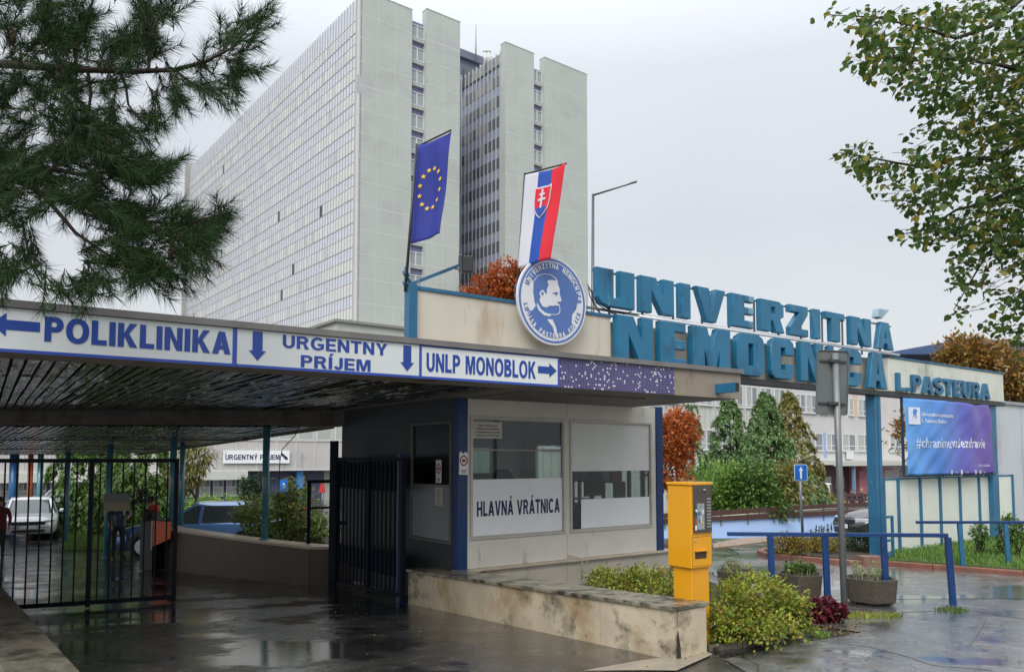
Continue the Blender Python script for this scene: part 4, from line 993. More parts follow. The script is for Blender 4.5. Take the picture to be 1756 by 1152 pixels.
# blue inner field: circle cut by the two pale bays (traced)
def arc(a0, a1, r, n=24): return [(r * cos(radians(a0 + (a1 - a0) * i / n)), r * sin(radians(a0 + (a1 - a0) * i / n))) for i in range(n + 1)]
field = arc(152, 20, ER * .875, 40) + [zz(712, 440), zz(705, 560), zz(690, 640), zz(645, 700), zz(640, 790), zz(665, 850)] + arc(-38, -138, ER * .84, 24) + [zz(150, 640), zz(205, 660), zz(250, 600), zz(235, 560), zz(220, 450), zz(225, 340), zz(190, 290)]
flat([field], -.002).build('blue_field', em_b, E_)
face = [zz(380, 325), zz(420, 322), zz(480, 330), zz(492, 380), zz(510, 430), zz(505, 470), zz(528, 545), (zz(515, 560)), zz(490, 558), zz(478, 572), zz(505, 590), zz(500, 605), zz(470, 600), zz(430, 606), zz(400, 602), zz(360, 622), zz(320, 612), zz(290, 560), zz(288, 530), zz(300, 510), zz(285, 470), zz(300, 440), zz(325, 430), zz(350, 468), zz(370, 470), zz(365, 430), zz(380, 395), zz(385, 370), zz(370, 345)]
shirt = [zz(262, 572), zz(300, 640), zz(350, 680), zz(412, 700), zz(400, 722), zz(330, 705), zz(275, 650), zz(255, 600)]
tie = [zz(370, 750), zz(430, 755), zz(470, 850), zz(478, 905), zz(500, 960), zz(470, 965), zz(450, 900), zz(430, 835), zz(395, 790)]
flat([face], -.0055).build('profile_face', em_w, E_)
flat([shirt], -.0055).build('collar', em_w, E_); flat([tie], -.0055).build('shirt_front', em_w, E_)
brow = [zz(430, 462), zz(488, 452), zz(480, 478), zz(470, 496), zz(456, 474), zz(432, 474)]
ear = [zz(306, 455), zz(325, 455), zz(330, 475), zz(318, 490), zz(304, 478)]
flat([brow], -.0085).build('eye_mark', em_b, E_); flat([ear], -.0085).build('ear_mark', em_b, E_)
line = [zz(222, 330), zz(262, 275), zz(320, 253), zz(400, 258), zz(460, 295), zz(490, 335), zz(482, 338), zz(452, 300), zz(398, 264), zz(322, 260), zz(266, 280), zz(228, 335)]
beard = [zz(508, 600), zz(515, 660), zz(500, 695), zz(460, 706), zz(405, 700), zz(405, 694), zz(460, 699), zz(495, 688), zz(508, 658), zz(502, 602)]
flat([line], -.0055).build('hair_outline', em_w, E_); flat([beard], -.0055).build('beard_outline', em_w, E_)
ring = [(r_ * cos(radians(a_)), r_ * sin(radians(a_))) for r_, aa in ((ER * .80, range(-150, -30, 6)), (ER * .77, range(-30, -150, -6))) for a_ in aa]
def ring_text(txt, r, a0, a1, size, m, name, inward=False, dark=()):
    mb = MB(); md = MB(); n = len(txt)
    for i, ch in enumerate(txt):
        if ch == ' ': continue
        a_ = radians(a0 + (a1 - a0) * i / (n - 1)); gw, lp_ = glyph(ch, .22); v, f = loops_mesh([[(a_x * .60, b_z * .76) for a_x, b_z in l_] for l_ in lp_], 1.0)
        cx = gw * .60 / 2
        out = []
        for p in v:
            x = (p[0] - cx) * size * 1.05; z = p[1] * size
            if inward: rr = r - z; th_ = a_ + x / r          # bottom text, upright letters
            else: rr = r + z; th_ = a_ - x / r
            out.append((rr * cos(th_), -.006 - p[2] * .002, rr * sin(th_)))
        (md if i in dark else mb).add(out, f)
    mb.build(name, m, E_); md.build('dark_lettering', em_b, E_)
ring_text('UNIVERZITNÁ NEMOCNICA', ER * .735, 156, 6, .084, em_w, 'lettering', dark=(0, 19, 20))
ring_text('LOUISA PASTEURA KOŠICE', ER * .845, 192, 344, .080, em_w, 'lettering', inward=True, dark=(0, 1, 19, 20, 21))

# ---------------------------------------------------------------- flags
def flag(name, label, quadA, Yd, wave, seed, cols, deco):
    """quadA pixel corners tl, tr, br, bl; cols = list of (fraction, material)"""
    TL, TR, BR, BL = [at(p[0], p[1], y) for p, y in zip(quadA, Yd)]
    nrm = (TR - TL).cross(BL - TL).normalized()
    if nrm.y > 0: nrm = -nrm
    def S(u, v):
        p = TL.lerp(TR, u).lerp(BL.lerp(BR, u), v)
        a = wave * (.25 + .75 * u) * (sin(5.2 * u + 2.3 * v + seed) * .6 + sin(9.5 * u - 3.1 * v + seed * 2) * .28 + sin(2.2 * v * 3 + seed) * .35)
        return p + nrm * a - Vector((0, 0, 1)) * (.02 * sin(pi * u) * (1 - v))
    t = T(name, label, 'flag', TL.lerp(BL, 1.0))
    M = Matrix.Translation(-Vector(t.location))
    nu, nv = 24, 36
    mats = [c[1] for c in cols]; mb = MB(); mb.smooth = True
    vs = [S(i / nu, j / nv) for j in range(nv + 1) for i in range(nu + 1)]
    b0 = len(mb.v); mb.v.extend([tuple(p) for p in vs])
    for j in range(nv):
        for i in range(nu):
            u = (i + .5) / nu; k = 0
            for q, (fr, _) in enumerate(cols):
                if u <= fr: k = q; break
            mb.f.append([j * (nu + 1) + i, (j + 1) * (nu + 1) + i, (j + 1) * (nu + 1) + i + 1, j * (nu + 1) + i + 1]); mb.m.append(k); mb.sm.append(True)
    mb.xf(M); c = mb.build('cloth', mats, t)
    so = c.modifiers.new('s', 'SOLIDIFY'); so.thickness = .004; so.offset = 0
    for nm, m_, loops, lift in deco:
        mb = MB(); mb.smooth = False
        for lp in loops:
            # triangulate by fan from centre on the cloth surface
            cu = sum(p[0] for p in lp) / len(lp); cv = sum(p[1] for p in lp) / len(lp); n = len(lp)
            rings = 4; vs = [S(cu, cv) + nrm * lift]
            for r_ in range(1, rings + 1):
                for p in lp: vs.append(S(cu + (p[0] - cu) * r_ / rings, cv + (p[1] - cv) * r_ / rings) + nrm * lift)
            fs = [(0, 1 + k, 1 + (k + 1) % n) for k in range(n)]
            for r_ in range(rings - 1):
                for k in range(n): fs.append((1 + r_ * n + k, 1 + (r_ + 1) * n + k, 1 + (r_ + 1) * n + (k + 1) % n, 1 + r_ * n + (k + 1) % n))
            mb.add(vs, fs)
        mb.xf(M); mb.build(nm, m_, t)
    return t, TL, TR
fl_blue = mat('flag_navy', (.03, .045, .30), .75, var=.06, thin=.15); fl_yel = mat('flag_yellow', (.85, .55, .04), .7, var=.03)
fl_w = mat('flag_white', (.68, .68, .74), .75, var=.02, thin=.2); fl_b = mat('flag_blue', (.02, .085, .42), .75, var=.04, thin=.15); fl_r = mat('flag_red', (.72, .02, .04), .75, var=.04, thin=.15)
def star(cu, cv, r, asp): return [(cu + (r if k % 2 == 0 else r * .42) * sin(pi * k / 5), cv - (r if k % 2 == 0 else r * .42) * asp * cos(pi * k / 5)) for k in range(10)]
stars = [star(.50 + .30 * sin(2 * pi * k / 12 + .26), .48 - .30 * .66 * cos(2 * pi * k / 12 + .26) * 1.0, .070, .37) for k in range(12)]
t, TL, TR = flag('european_flag', 'blue flag with a circle of twelve yellow stars hanging from the left pole', [(716, 252), (773, 225), (760, 403), (701, 419)], (8.55, 8.3, 8.35, 8.55), .055, .8, [(1, fl_blue)], [('stars', fl_yel, stars, .010)])
mb = MB(); o_ = Vector(t.location); mb.tube([TL - o_ + Vector((-.01, 0, .0)), TR - o_ + Vector((.005, 0, .012))], .010, 6); mb.build('cross_bar', black, t)
def shield(k=1.0, du=0, cu=.5, cv=.33):
    base = [(-.5, -.5), (-.3, -.47), (0, -.48), (.3, -.47), (.5, -.5), (.5, 0), (.44, .25), (.25, .42), (0, .55), (-.25, .42), (-.44, .25), (-.5, 0)]
    return [(cu + x * .43 * k, cv + y * .34 * k) for x, y in base]
def rect(u0, u1, v0, v1): return [(u0, v0), (u1, v0), (u1, v1), (u0, v1)]
hill = [(.36, .415), (.40, .385), (.44, .40), (.50, .365), (.56, .40), (.60, .385), (.64, .415), (.58, .46), (.5, .50), (.42, .46)]
t, TL, TR = flag('slovak_flag', 'white blue and red vertical flag with a double cross shield, beside the round emblem', [(901, 299), (971, 282), (944, 444), (888, 460)], (9.35, 9.15, 9.15, 9.35), .035, 2.1,
    [(1 / 3, fl_w), (2 / 3, fl_b), (1, fl_r)], [('shield_border', fl_w, [shield()], .014), ('shield', fl_r, [shield(.88)], .020), ('mountains', fl_b, [hill], .026),
     ('double_cross', fl_w, [rect(.475, .525, .20, .405), rect(.40, .60, .30, .325), rect(.43, .57, .245, .268)], .030)])
mb = MB(); o_ = Vector(t.location); mb.tube([TL - o_ + Vector((-.01, 0, 0)), TR - o_ + Vector((.005, 0, .012))], .010, 6); mb.build('cross_bar', black, t)
def pole(name, label, a, b, Y, r=.018):
    A = at(*a, Y); B = at(*b, Y); t = T(name, label, 'flagpole', A, 0, 'flagpoles on the parapet')
    mb = MB(); mb.tube([(0, 0, 0), B - A], [r, r * .7], 8); mb.build('shaft', mat('dark_pole', (.05, .055, .06), .45, .4), t)
    for k in (.05, .12): mb = MB(); mb.box(-.03, .03, -.01, .14, (B - A).z * k, (B - A).z * k + .03); mb.build('bracket', teal_old, t)
    return t
pole('flagpole', 'left dark flagpole carrying the blue starred flag', (695, 500), (715, 247), 8.44)
pole('flagpole', 'dark flagpole beside the emblem carrying the tricolour flag', (886, 520), (900, 297), 9.42)

# ---------------------------------------------------------------- floodlight on its arm
A = at(703, 488, 8.62); B = at(788, 455, 8.9)
t = T('floodlight', 'black floodlight on a long slanting blue arm above the parapet', 'floodlight', A)
d = B - A
mb = MB(); mb.bar((0, 0, 0), d, .035); mb.bar((-.05, 0, .12), (.02, 0, -.01), .03); mb.bar((-.05, 0, -.0), (-.05, 0, .20), .025); mb.build('arm', teal_old, t)
mb = MB(); mb.box(d.x + .03, d.x + .16, d.y - .06, d.y + .05, d.z - .09, d.z + .10); mb.build('lamp_head', black, t, bevel=.012)
mb = MB(); mb.tube([(d.x - .005, d.y, d.z - .08), (d.x - .01, d.y, d.z + .12), (d.x + .03, d.y, d.z + .12)], .008, 6); mb.box(d.x - .05, d.x, d.y - .03, d.y + .02, d.z - .05, d.z - .02); mb.build('bracket', mat('bracket_grey', (.3, .3, .28), .5), t)
# ---------------------------------------------------------------- street lamp
B0 = at(1012, 500, 19.5); tp = at(1017, 333, 19.5); arm = at(1088, 313, 19.0)
t = T('street_lamp', 'thin grey street lamp mast with a long bare arm, rising behind the emblem', 'street lamp', (B0.x, B0.y, G(B0.x, B0.y)))
o_ = Vector(t.location); lm = mat('lamp_grey', (.13, .135, .14), .4, .5)
mb = MB(); mb.tube([(0, 0, 0), tp - o_], [.06, .035], 10); mb.build('mast', lm, t)
mb = MB(); mb.tube([tp - o_ + Vector((0, 0, -.03)), arm - o_], [.028, .02], 8); mb.build('arm', lm, t)
q = arm - o_; mb = MB(); mb.bar(q - Vector((.12, 0, .03)), q + Vector((.06, 0, .02)), .09, .035); mb.build('lamp_head', lm, t, bevel=.01)

# ---------------------------------------------------------------- banner
bl, bzt = sp(1549, 681, -.03); br, _ = sp(1696, 690, -.03); bzb = sp(1556, 815, -.03)[1]; bzt = 2.98
ban_m, nt_ = new_mat('banner_print')
def _ban(nt):
    L = nt.links.new; o = N(nt, 'ShaderNodeOutputMaterial'); b = N(nt, 'ShaderNodeBsdfPrincipled'); L(b.outputs[0], o.inputs[0]); b.inputs['Roughness'].default_value = .33
    tc = N(nt, 'ShaderNodeTexCoord'); s_ = N(nt, 'ShaderNodeSeparateXYZ'); L(tc.outputs['Object'], s_.inputs[0])
    a_ = N(nt, 'ShaderNodeMath', op='MULTIPLY_ADD'); a_.inputs[1].default_value = -.22; L(s_.outputs['Z'], a_.inputs[0]); L(s_.outputs['X'], a_.inputs[2])
    m_ = N(nt, 'ShaderNodeMapRange'); m_.inputs['From Min'].default_value = -.4; m_.inputs['From Max'].default_value = 3.1; L(a_.outputs[0], m_.inputs[0])
    r = N(nt, 'ShaderNodeValToRGB'); e = r.color_ramp.elements; e[0].color = (.10, .34, .72, 1); e[1].color = (.11, .05, .34, 1)
    q = e.new(.45); q.color = (.07, .20, .58, 1); q = e.new(.75); q.color = (.10, .085, .42, 1)
    L(m_.outputs[0], r.inputs[0]); L(r.outputs[0], b.inputs['Base Color'])
_ban(ban_m.node_tree)
BT = T('banner', 'wrinkled blue and purple printed banner hung between the teal posts', 'banner', SP.W(bl, bzb, -.03), SROT)
bw, bh = br - bl, bzt - bzb
from mathutils import noise as _n
def bsurf(u, v):
    x = u * bw; z = v * bh
    edge = .06 * max(0, (u - .85) / .15) * (1 - v) * bw * .5
    y = -.02 - .055 * (_n.noise(Vector((x * 1.4 + z * .6, z * .9, 3))) + .45 * _n.noise(Vector((x * 3.5 - z * 4.5, z * 1.8, 9)))) - .05 * sin(pi * u)
    cut = .05 * max(0.0, 1 - abs(u - .78) / .12) if v > .93 else 0
    return Vector((x + edge * .6 - .03 * v * u * bw * .3, y, z - cut * (v - .93) / .07 * bh * .6))
nu, nv = 46, 34; mb = MB(); mb.smooth = True
mb.add([bsurf(i / nu, j / nv) for j in range(nv + 1) for i in range(nu + 1)], [(j * (nu + 1) + i, j * (nu + 1) + i + 1, (j + 1) * (nu + 1) + i + 1, (j + 1) * (nu + 1) + i) for j in range(nv) for i in range(nu)])
c = mb.build('cloth', ban_m, BT); so = c.modifiers.new('s', 'SOLIDIFY'); so.thickness = .003; so.offset = 1
bwht = mat('banner_white', (.66, .68, .74), .45, var=.02)
def btext(txt, px0, px1, pyb, pyt, bold, name='lettering', dx=0):
    a = sp(px0, pyb, -.05)[0] - bl; b = sp(px1, pyb, -.05)[0] - bl; z0 = sp(px0, pyb, -.05)[1] - bzb; z1 = sp(px0, pyt, -.05)[1] - bzb
    mb = MB(); text_fit(mb, txt, a, b, z0, z1, 0, bold, .003, 1.10 if bold > .012 else 1.0)
    mb.v = [(p[0], bsurf(p[0] / bw, p[2] / bh).y + p[1] - .007, p[2]) for p in mb.v]
    return mb.build(name, bwht, BT)
btext('#chranime', 1570, 1625.5, 767, 750, -.002); btext('vašezdravie', 1627, 1687, 767, 750.5, .015)
btext('Univerzitná nemocnica', 1577, 1630, 713, 706.5, .01); btext('L. Pasteura Košice', 1577, 1618, 724, 717.5, .01)
a, z = sp(1558, 727, -.05); b, z1 = sp(1574, 697, -.05)
mb = MB(); mb.box(a - bl, b - bl, -.004, 0, z - bzb, z1 - bzb - .02); mb.v = [(p[0], bsurf(p[0] / bw, p[2] / bh).y + p[1] - .006, p[2]) for p in mb.v]; mb.build('logo_block', bwht, BT)
mb = MB(); cx, cz2 = (a + b) / 2 - bl, (z + z1) / 2 - bzb
for (x0, z0_, x1, z1_) in ((-.05, -.12, -.02, .12), (-.02, .12, .03, .10), (.03, .10, .01, .0), (.01, 0, -.04, -.02), (.02, -.12, .05, .08), (.05, .0, .08, -.05), (.08, -.05, .04, -.12)):
    mb.bar((cx + x0 - .01, 0, cz2 + z0_), (cx + x1 - .01, 0, cz2 + z1_), .002, .012)
mb.v = [(p[0], bsurf(p[0] / bw, p[2] / bh).y + p[1] - .013, p[2]) for p in mb.v]; mb.build('logo_mark', mat('logo_blue', (.1, .25, .55), .5), BT)
def bbar(px0, px1, pyb, pyt, n):      # small print too fine to read in the photograph: plain dashes
    mb = MB(); z0 = sp(px0, pyb, -.05)[1] - bzb; z1 = sp(px0, pyt, -.05)[1] - bzb; a = sp(px0, pyb, -.05)[0] - bl; b = min(sp(px1, pyb, -.05)[0] - bl, bw - .03)
    for i in range(n): x = a + (b - a) * i / n; mb.box(x, x + (b - a) / n * .7, -.002, 0, z0, z1 - (i % 2) * (z1 - z0) * .3)
    mb.v = [(p[0], bsurf(p[0] / bw, p[2] / bh).y + p[1] - .007, p[2]) for p in mb.v]; mb.build('small_print', mat('banner_small_print', (.42, .42, .58), .45), BT)
bbar(1675, 1697, 800, 795.5, 8)
for px in (1628, 1645, 1669, 1681):
    bbar(px + 5, px + 11, 810.5, 808, 4)
    a = sp(px - 2, 809, -.05)[0] - bl; z = sp(px, 809, -.05)[1] - bzb; mb = MB(); mb.box(a, a + .055, -.003, 0, z - .04, z + .04); mb.v = [(p[0], bsurf(p[0] / bw, p[2] / bh).y + p[1] - .007, p[2]) for p in mb.v]; mb.build('icon', bwht, BT)
mb = MB(); mb.box(-.05, -.01, .0, .04, -.03, bh + .03); mb.box(-.01, bw + .25, .03, .06, -.03, .0); mb.build('frame', mat('frame_dark', (.02, .035, .06), .5), BT)

# ---------------------------------------------------------------- white panel fence under the banner
FP = Plane(SP.W(sp(1512, 900)[0], 0, .12).x, SP.W(sp(1512, 900)[0], 0, .12).y, SROT)
fl_ = FP.P(1737.5, 850)[0]
FT = T('panel_fence', 'white sheet metal fence with blue uprights below the banner', 'fence', FP.W(0, 0), SROT)
fw = mat('cream_sheet', (.66, .68, .61), .4, var=.05, scale=2, streak=[((.33, .30, .22), 3.5, .66, 6)])
edges = [FP.P(x, 870)[0] for x in (1515, 1540, 1578, 1612, 1646, 1679, 1711, 1737)]
for a, b in zip(edges[:-1], edges[1:]):
    mb = MB(); mb.box(a + .03, b - .03, 0, .02, .12, 1.44); mb.build('panel', fw, FT)
for a in edges: mb = MB(); mb.box(a - .035, a + .035, -.03, .05, -.02, 1.48); mb.build('upright', teal_old, FT)
mb = MB(); mb.box(edges[0] + .036, edges[-1] - .036, -.012, .03, .085, .119); mb.build('rail', teal_old, FT); mb = MB(); mb.box(edges[0] + .036, edges[-1] - .036, -.012, .03, 1.441, 1.475); mb.build('rail', teal_old, FT)
mb = MB(); k = edges[0] + .3
while k < edges[-1]: mb.box(k, k + .12, -.02, .06, -.02, .08); k += .5
mb.build('feet', mat('fence_foot', (.1, .1, .1), .6), FT)
# little blue gate frame beside the post
o_ = SP.W(sp(1519, 930, -.25)[0], 0, -.25); t = T('low_barrier', 'small low blue tube frame at the foot of the teal sign post', 'barrier', o_, SROT)
x2 = Plane(o_.x, o_.y, SROT).P(1533.5, 920)[0]
mb = MB(); mb.frame(0, x2, .12, .83, .04, 0, .04); mb.box(.041, x2 - .041, 0, .04, .38, .42); mb.box(x2 - .04, x2, 0, .04, -.02, .119); mb.box(0, .04, 0, .04, -.02, .119); mb.build('tubes', teal_old, t)
# grey wall at the right edge
a = at(1717, 785, 18.0); b = at(1760, 785, 18.6)
WP = Plane(a.x, a.y, SROT); t = T('boundary_wall', 'plain tall pale grey flat wall at the right edge behind the fence', 'wall', (a.x, a.y, 0), SROT)
h = WP.P(1730, 690)[1]
mb = MB(); mb.box(0, 9, 0, .4, -.05, h - .05); mb.build('body', mat('pale_grey_wall', (.50, .52, .55), .6, var=.04, scale=1.1, streak=[((.42, .43, .46), 1.2, .55, 2)]), t)
mb = MB(); mb.box(-.05, 9.1, -.05, .45, h - .05, h + .02); mb.build('roof_trim', mat('trim_grey', (.3, .31, .33), .5), t)
mb = MB(); 
for k in range(1, 8): mb.box(k * 1.15, k * 1.15 + .02, -.006, -.001, 0, h - .06)
mb.build('panel_joint', mat('joint_grey', (.35, .36, .38), .6), t)
# reddish block at the post foot
p = ghit(1497, 971); t = MB(); t.box(-.17, .19, -.10, .12, -.03, .17)
tag(t.build('kerb_block', mat('rusty_block', (.22, .12, .09), .6, var=.3, scale=8, bump=.4), bevel=.012, loc=(p.x, p.y + .1, 0), rotz=.1), 'rust brown stone block at the foot of the teal sign post', 'block')
# ================================================================ TOWER
C0 = at(608, 785, 102.6)
TROT = radians(37.8)
TP = Plane(C0.x, C0.y, TROT)                     # right-hand front
TL_ = Plane(C0.x, C0.y, TROT + pi / 2)           # long left face, s = depth away
FH = 3.3
def zat(px, py, s=0): return TP.P(px, py)[1]
ztop = zat(608, -14); n_fl = 19
zbase0 = zat(608, 518)                           # lowest joint line seen at the corner
TW = T('tower_block', 'tall pale grey green hospital tower with a gridded glass side and slab gables', 'tower', (C0.x, C0.y, 0), TROT)
slab_m = mat('gable_panel', (.425, .45, .415), .6, var=.05, scale=.12, streak=[((.375, .395, .37), .16, .52, .8), ((.39, .41, .39), .9, .60, 8)])
joint_m = mat('gable_joint', (.55, .585, .54), .6, var=.02)
strip_m = mat('violet_spandrel', (.17, .17, .29), .4, var=.08, scale=1)
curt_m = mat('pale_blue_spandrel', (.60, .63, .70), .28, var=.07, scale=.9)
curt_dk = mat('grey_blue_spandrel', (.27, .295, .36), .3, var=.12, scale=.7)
mull_m = mat('mullion_alu', (.43, .43, .425), .4, .2, var=.06)
mull_w = mat('mullion_white', (.50, .52, .54), .4, .1, var=.04)
def sx(px): return TP.P(px, 300)[0]
xA, xB, xC, xD = sx(705), sx(730), sx(788), sx(866.5); xE, xF, xG = sx(916), sx(934), sx(1007.5)
LEN = 0
s_end = TL_.P(323, 400)[0]
TOPZ = ztop
def slab(x0, x1, d=.0, zt_=None, name='gable_slab', depth=1.2, m=None):
    mb = MB(); mb.box(x0, x1, d, d + depth, 4.5, zt_ or TOPZ + .7); return mb.build(name, m or slab_m, TW)
slab(0, xA); slab(xB, xC, zt_=zat(730, 14.5)); slab(xD, xE, zt_=zat(866, 72)); slab(xF, xG, zt_=zat(934, 98.5))
TOPP = TOPZ - .2
mb = MB(); mb.box(xA + .001, xB - .001, 1.0, 1.3, 4.5, TOPP); mb.box(xE + .001, xF - .001, 1.0, 1.3, 4.5, TOPP); mb.build('stair_panel', strip_m, TW)
# wing bodies
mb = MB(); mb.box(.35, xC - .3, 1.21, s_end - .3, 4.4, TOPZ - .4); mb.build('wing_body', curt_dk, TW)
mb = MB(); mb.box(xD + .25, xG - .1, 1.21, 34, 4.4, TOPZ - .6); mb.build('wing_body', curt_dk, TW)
# long side: spandrel skin with end fin
mb = MB(); mb.box(.12, .34, .0, s_end, 5.6, TOPZ); mb.build('curtain_wall', curt_m, TW)
e0, e1 = s_end, TL_.P(314.5, 300)[0] if True else s_end + 3
mb = MB(); mb.box(-.9, 1.5, s_end + .01, s_end + .6, 4.5, TOPZ + .9); mb.build('end_fin', mat('fin_grey', (.36, .36, .34), .6, var=.05), TW)
mb = MB(); mb.box(-.16, .12, 0.001, .32, 4.6, TOPZ + .2); mb.build('corner_trim', mat('corner_trim', (.60, .57, .53), .5, var=.03), TW)
colw = .912; ncol = int(s_end / colw)
mb = MB()
for i in range(ncol + 1): 
    y = .34 + i * colw; mb.box(-.01, .119, y, y + .07, 5.6, TOPZ - .02)
mb.build('mullions', mull_m, TW)
# joints on the gable slabs
mb = MB()
zj = [zbase0 + FH * k for k in range(0, 20) if zbase0 + FH * k < TOPZ + .5]
for x0, x1 in ((0, xA), (xB, xC), (xD, xE), (xF, xG)):
    for z in zj: mb.box(x0, x1, -.012, -.0005, z - .045, z + .045)
    top = {0: TOPZ + .7, 1: 0}.get(0)
def vj(x, zt_): mb.box(x - .03, x + .03, -.014, -.0135 + .001, 4.6, zt_)
for px in (642, 676, 689): pass
for x, zt_ in ((xA * .34, TOPZ + .6), (xA * .67, TOPZ + .6), ((xB + xC) / 2, zat(730, 14.5) - .1), ((xD + xE) / 2, zat(866, 72) - .1), (xF + (xG - xF) * .33, zat(934, 98.5) - .1), (xF + (xG - xF) * .66, zat(934, 98.5) - .1)): vj(x, zt_)
mb.build('panel_joint', joint_m, TW)
mb = MB()
for x0, x1, zt_ in ((0, xA, TOPZ + .7), (xB, xC, zat(730, 14.5)), (xD, xE, zat(866, 72)), (xF, xG, zat(934, 98.5))): mb.box(x0 - .05, x1 + .05, -.06, 1.3, zt_ + .001, zt_ + .12)
mb.build('coping', mat('coping_pale', (.62, .66, .63), .5), TW)
for px0, py0, px1, py1 in ((655, 345, 689, 388), (612, 128, 640, 168), (745, 60, 786, 100), (944, 300, 975, 330), (735, 330, 760, 372)):
    a, z1 = TP.P(px0, py0); b, z0 = TP.P(px1, py1); mb = MB(); mb.box(a, b, -.009, -.0004, z0, z1); mb.build('repaired_patch', mat('patch_tone', (.395, .415, .40), .62, var=.05, scale=.3), TW)
# windows
def winmat(name, cols, rough=.12): return mat(name, cols[0], rough, island=cols, spec=.6)
wm_l = winmat('window_blinds_pale', [(.44, .45, .46), (.53, .54, .55), (.56, .57, .58), (.59, .60, .59), (.61, .61, .585), (.68, .68, .64), (.54, .56, .59), (.57, .595, .63)], .2)
wm_d = winmat('window_dark_blinds', [(.06, .07, .08), (.13, .14, .15), (.22, .22, .22), (.32, .31, .28), (.10, .11, .12), (.30, .29, .27), (.18, .20, .21), (.05, .05, .055)])
openm = mat('open_window_dark', (.02, .02, .022), .3)
random.seed(21)
def many(name, quads, m, parent, ang=0):
    """quads: list of (centre, hexa point list) sorted by distance; the first 100 are single parts, the others one part"""
    q = sorted(quads, key=lambda e: e[0])
    for k, (_, pts) in enumerate(q[:100]):
        mb = MB(); mb.hexa(pts); mb.build(name, m, parent)
    if len(q) > 100:
        mb = MB()
        for _, pts in q[100:]: mb.hexa(pts)
        o = mb.build(name, m, parent); o['kind'] = 'stuff'
def hx(x0, x1, y0, y1, z0, z1): return [(x0, y0, z0), (x1, y0, z0), (x1, y1, z0), (x0, y1, z0), (x0, y0, z1), (x1, y0, z1), (x1, y1, z1), (x0, y1, z1)]
zw0 = TL_.P(600.7, 505.7)[1] - FH * 1
rows = [zw0 + FH * k for k in range(-1, 20) if zw0 + FH * k + 1.9 < TOPZ and zw0 + FH * k > 5.6]
quads = []; openw = []; frames = MB()
for z in rows:
    for i in range(ncol):
        y = .34 + i * colw
        q = hx(.06, .1195, y + .10, y + colw - .02, z, z + 1.58)
        if random.random() < .012: openw.append((y, z)); q = None
        if q: quads.append((y * 3 + (z - 20) * .5 if True else 0, q))
    frames.box(.05, .1194, .43, s_end, z - .07, z - .005)
many('window', quads, wm_l, TW)
mb = MB()
for y, z in openw: 
    mb.hexa([(.0, y + .1, z), (.1195, y + .1, z), (.1195, y + colw - .02, z), (.0, y + colw - .02, z), (-.02, y + .1, z + 1.55), (.1195, y + .1, z + 1.58), (.1195, y + colw - .02, z + 1.58), (-.45 + .43, y + colw - .02, z + 1.55)])
mb.build('open_window', openm, TW)
frames.build('sill_line', mat('sill_dark', (.38, .375, .365), .5), TW)
mb = MB()
for z in rows: mb.box(.03, .1193, .43, s_end, z + 1.62, z + 1.66)
mb.build('head_line', mull_m, TW)
# stair strips windows
wf = mat('window_frame_white', (.62, .64, .64), .4, var=.03)
quadsd = []; stair_g = winmat('stair_glass', [(.17, .19, .21), (.26, .29, .31), (.34, .37, .38), (.22, .25, .27)], .12)  # pane greys carry the reflected sky as base colour
z = zat(706, 0)
zs0 = TP.P(717, 100)[1]
for (x0, x1, zt_, py) in ((xA, xB, TOPZ, 40), (xE, xF, TOPZ - .2, 119)):
    zt0 = TP.P((717 if x0 == xA else 925), py)[1]
    for k in range(0, 16):
        z1 = zt0 - FH * k
        if z1 < 8: continue
        mb = MB(); m_ = (x0 + x1) / 2
        mb.frame(x0 + .02, x1 - .02, z1 - 1.95, z1, .12, .55, .99); mb.box(m_ - .09, m_ + .09, .57, .98, z1 - 1.829, z1 - .121); pass
        f_ = mb.build('stair_window', wf, TW)
        mb = MB(); mb.box(x0 + .141, m_ - .091, .66, .93, z1 - 1.829, z1 - .122); mb.box(m_ + .091, x1 - .141, .66, .93, z1 - 1.829, z1 - .122)
        mb.build('pane', stair_g, f_)
        mb = MB(); mb.box(x0 + .02, x1 - .02, .60, .999, z1 - 2.35, z1 - 1.951); mb.build('apron', slab_m, f_)
# courtyard face of the second wing and the link
DEP = 12.0
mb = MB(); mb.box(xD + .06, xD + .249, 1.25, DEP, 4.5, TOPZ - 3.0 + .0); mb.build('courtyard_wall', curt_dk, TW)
CPL = Plane(TP.W(xD, 0).x, TP.W(xD, 0).y, TROT + pi / 2)
ctop = CPL.P(864, 84)[1]
mb = MB()
nc = 10; cw_ = (DEP - 1.3) / nc
for i in range(nc + 1): mb.box(xD - .12, xD + .059, 1.3 + i * cw_ - .04, 1.3 + i * cw_ + .05, 4.5, ctop)
mb.build('courtyard_mullions', mull_w, TW)
quads = []
zc0 = CPL.P(850, 150)[1]
for k in range(-2, 20):
    z = zc0 - FH * k
    if z + 1.7 > ctop or z < 6: continue
    for i in range(nc): quads.append((i * .5 + abs(z - 30) * .2, hx(xD, xD + .0595, 1.3 + i * cw_ + .07, 1.3 + (i + 1) * cw_ - .06, z, z + 1.65)))
many('courtyard_window', quads, wm_d, TW)
mb = MB(); mb.box(xC - .28, xD + .06, DEP, DEP + .3, 4.5, ctop + .4); mb.build('link_wall', curt_dk, TW)
mb = MB(); lk = Plane(TP.W(xC, 0, DEP).x, TP.W(xC, 0, DEP).y, TROT).P(792, 86)[1]; mb.box(xC - .28, xD + 4, DEP + .31, DEP + 6, 10, lk - 1.35); mb.box(xC - .3, xD + 4.2, DEP - .3, DEP + 6, lk - 1.3, lk); mb.build('plant_storey', mat('plant_grey', (.14, .15, .20), .5, var=.1), TW)
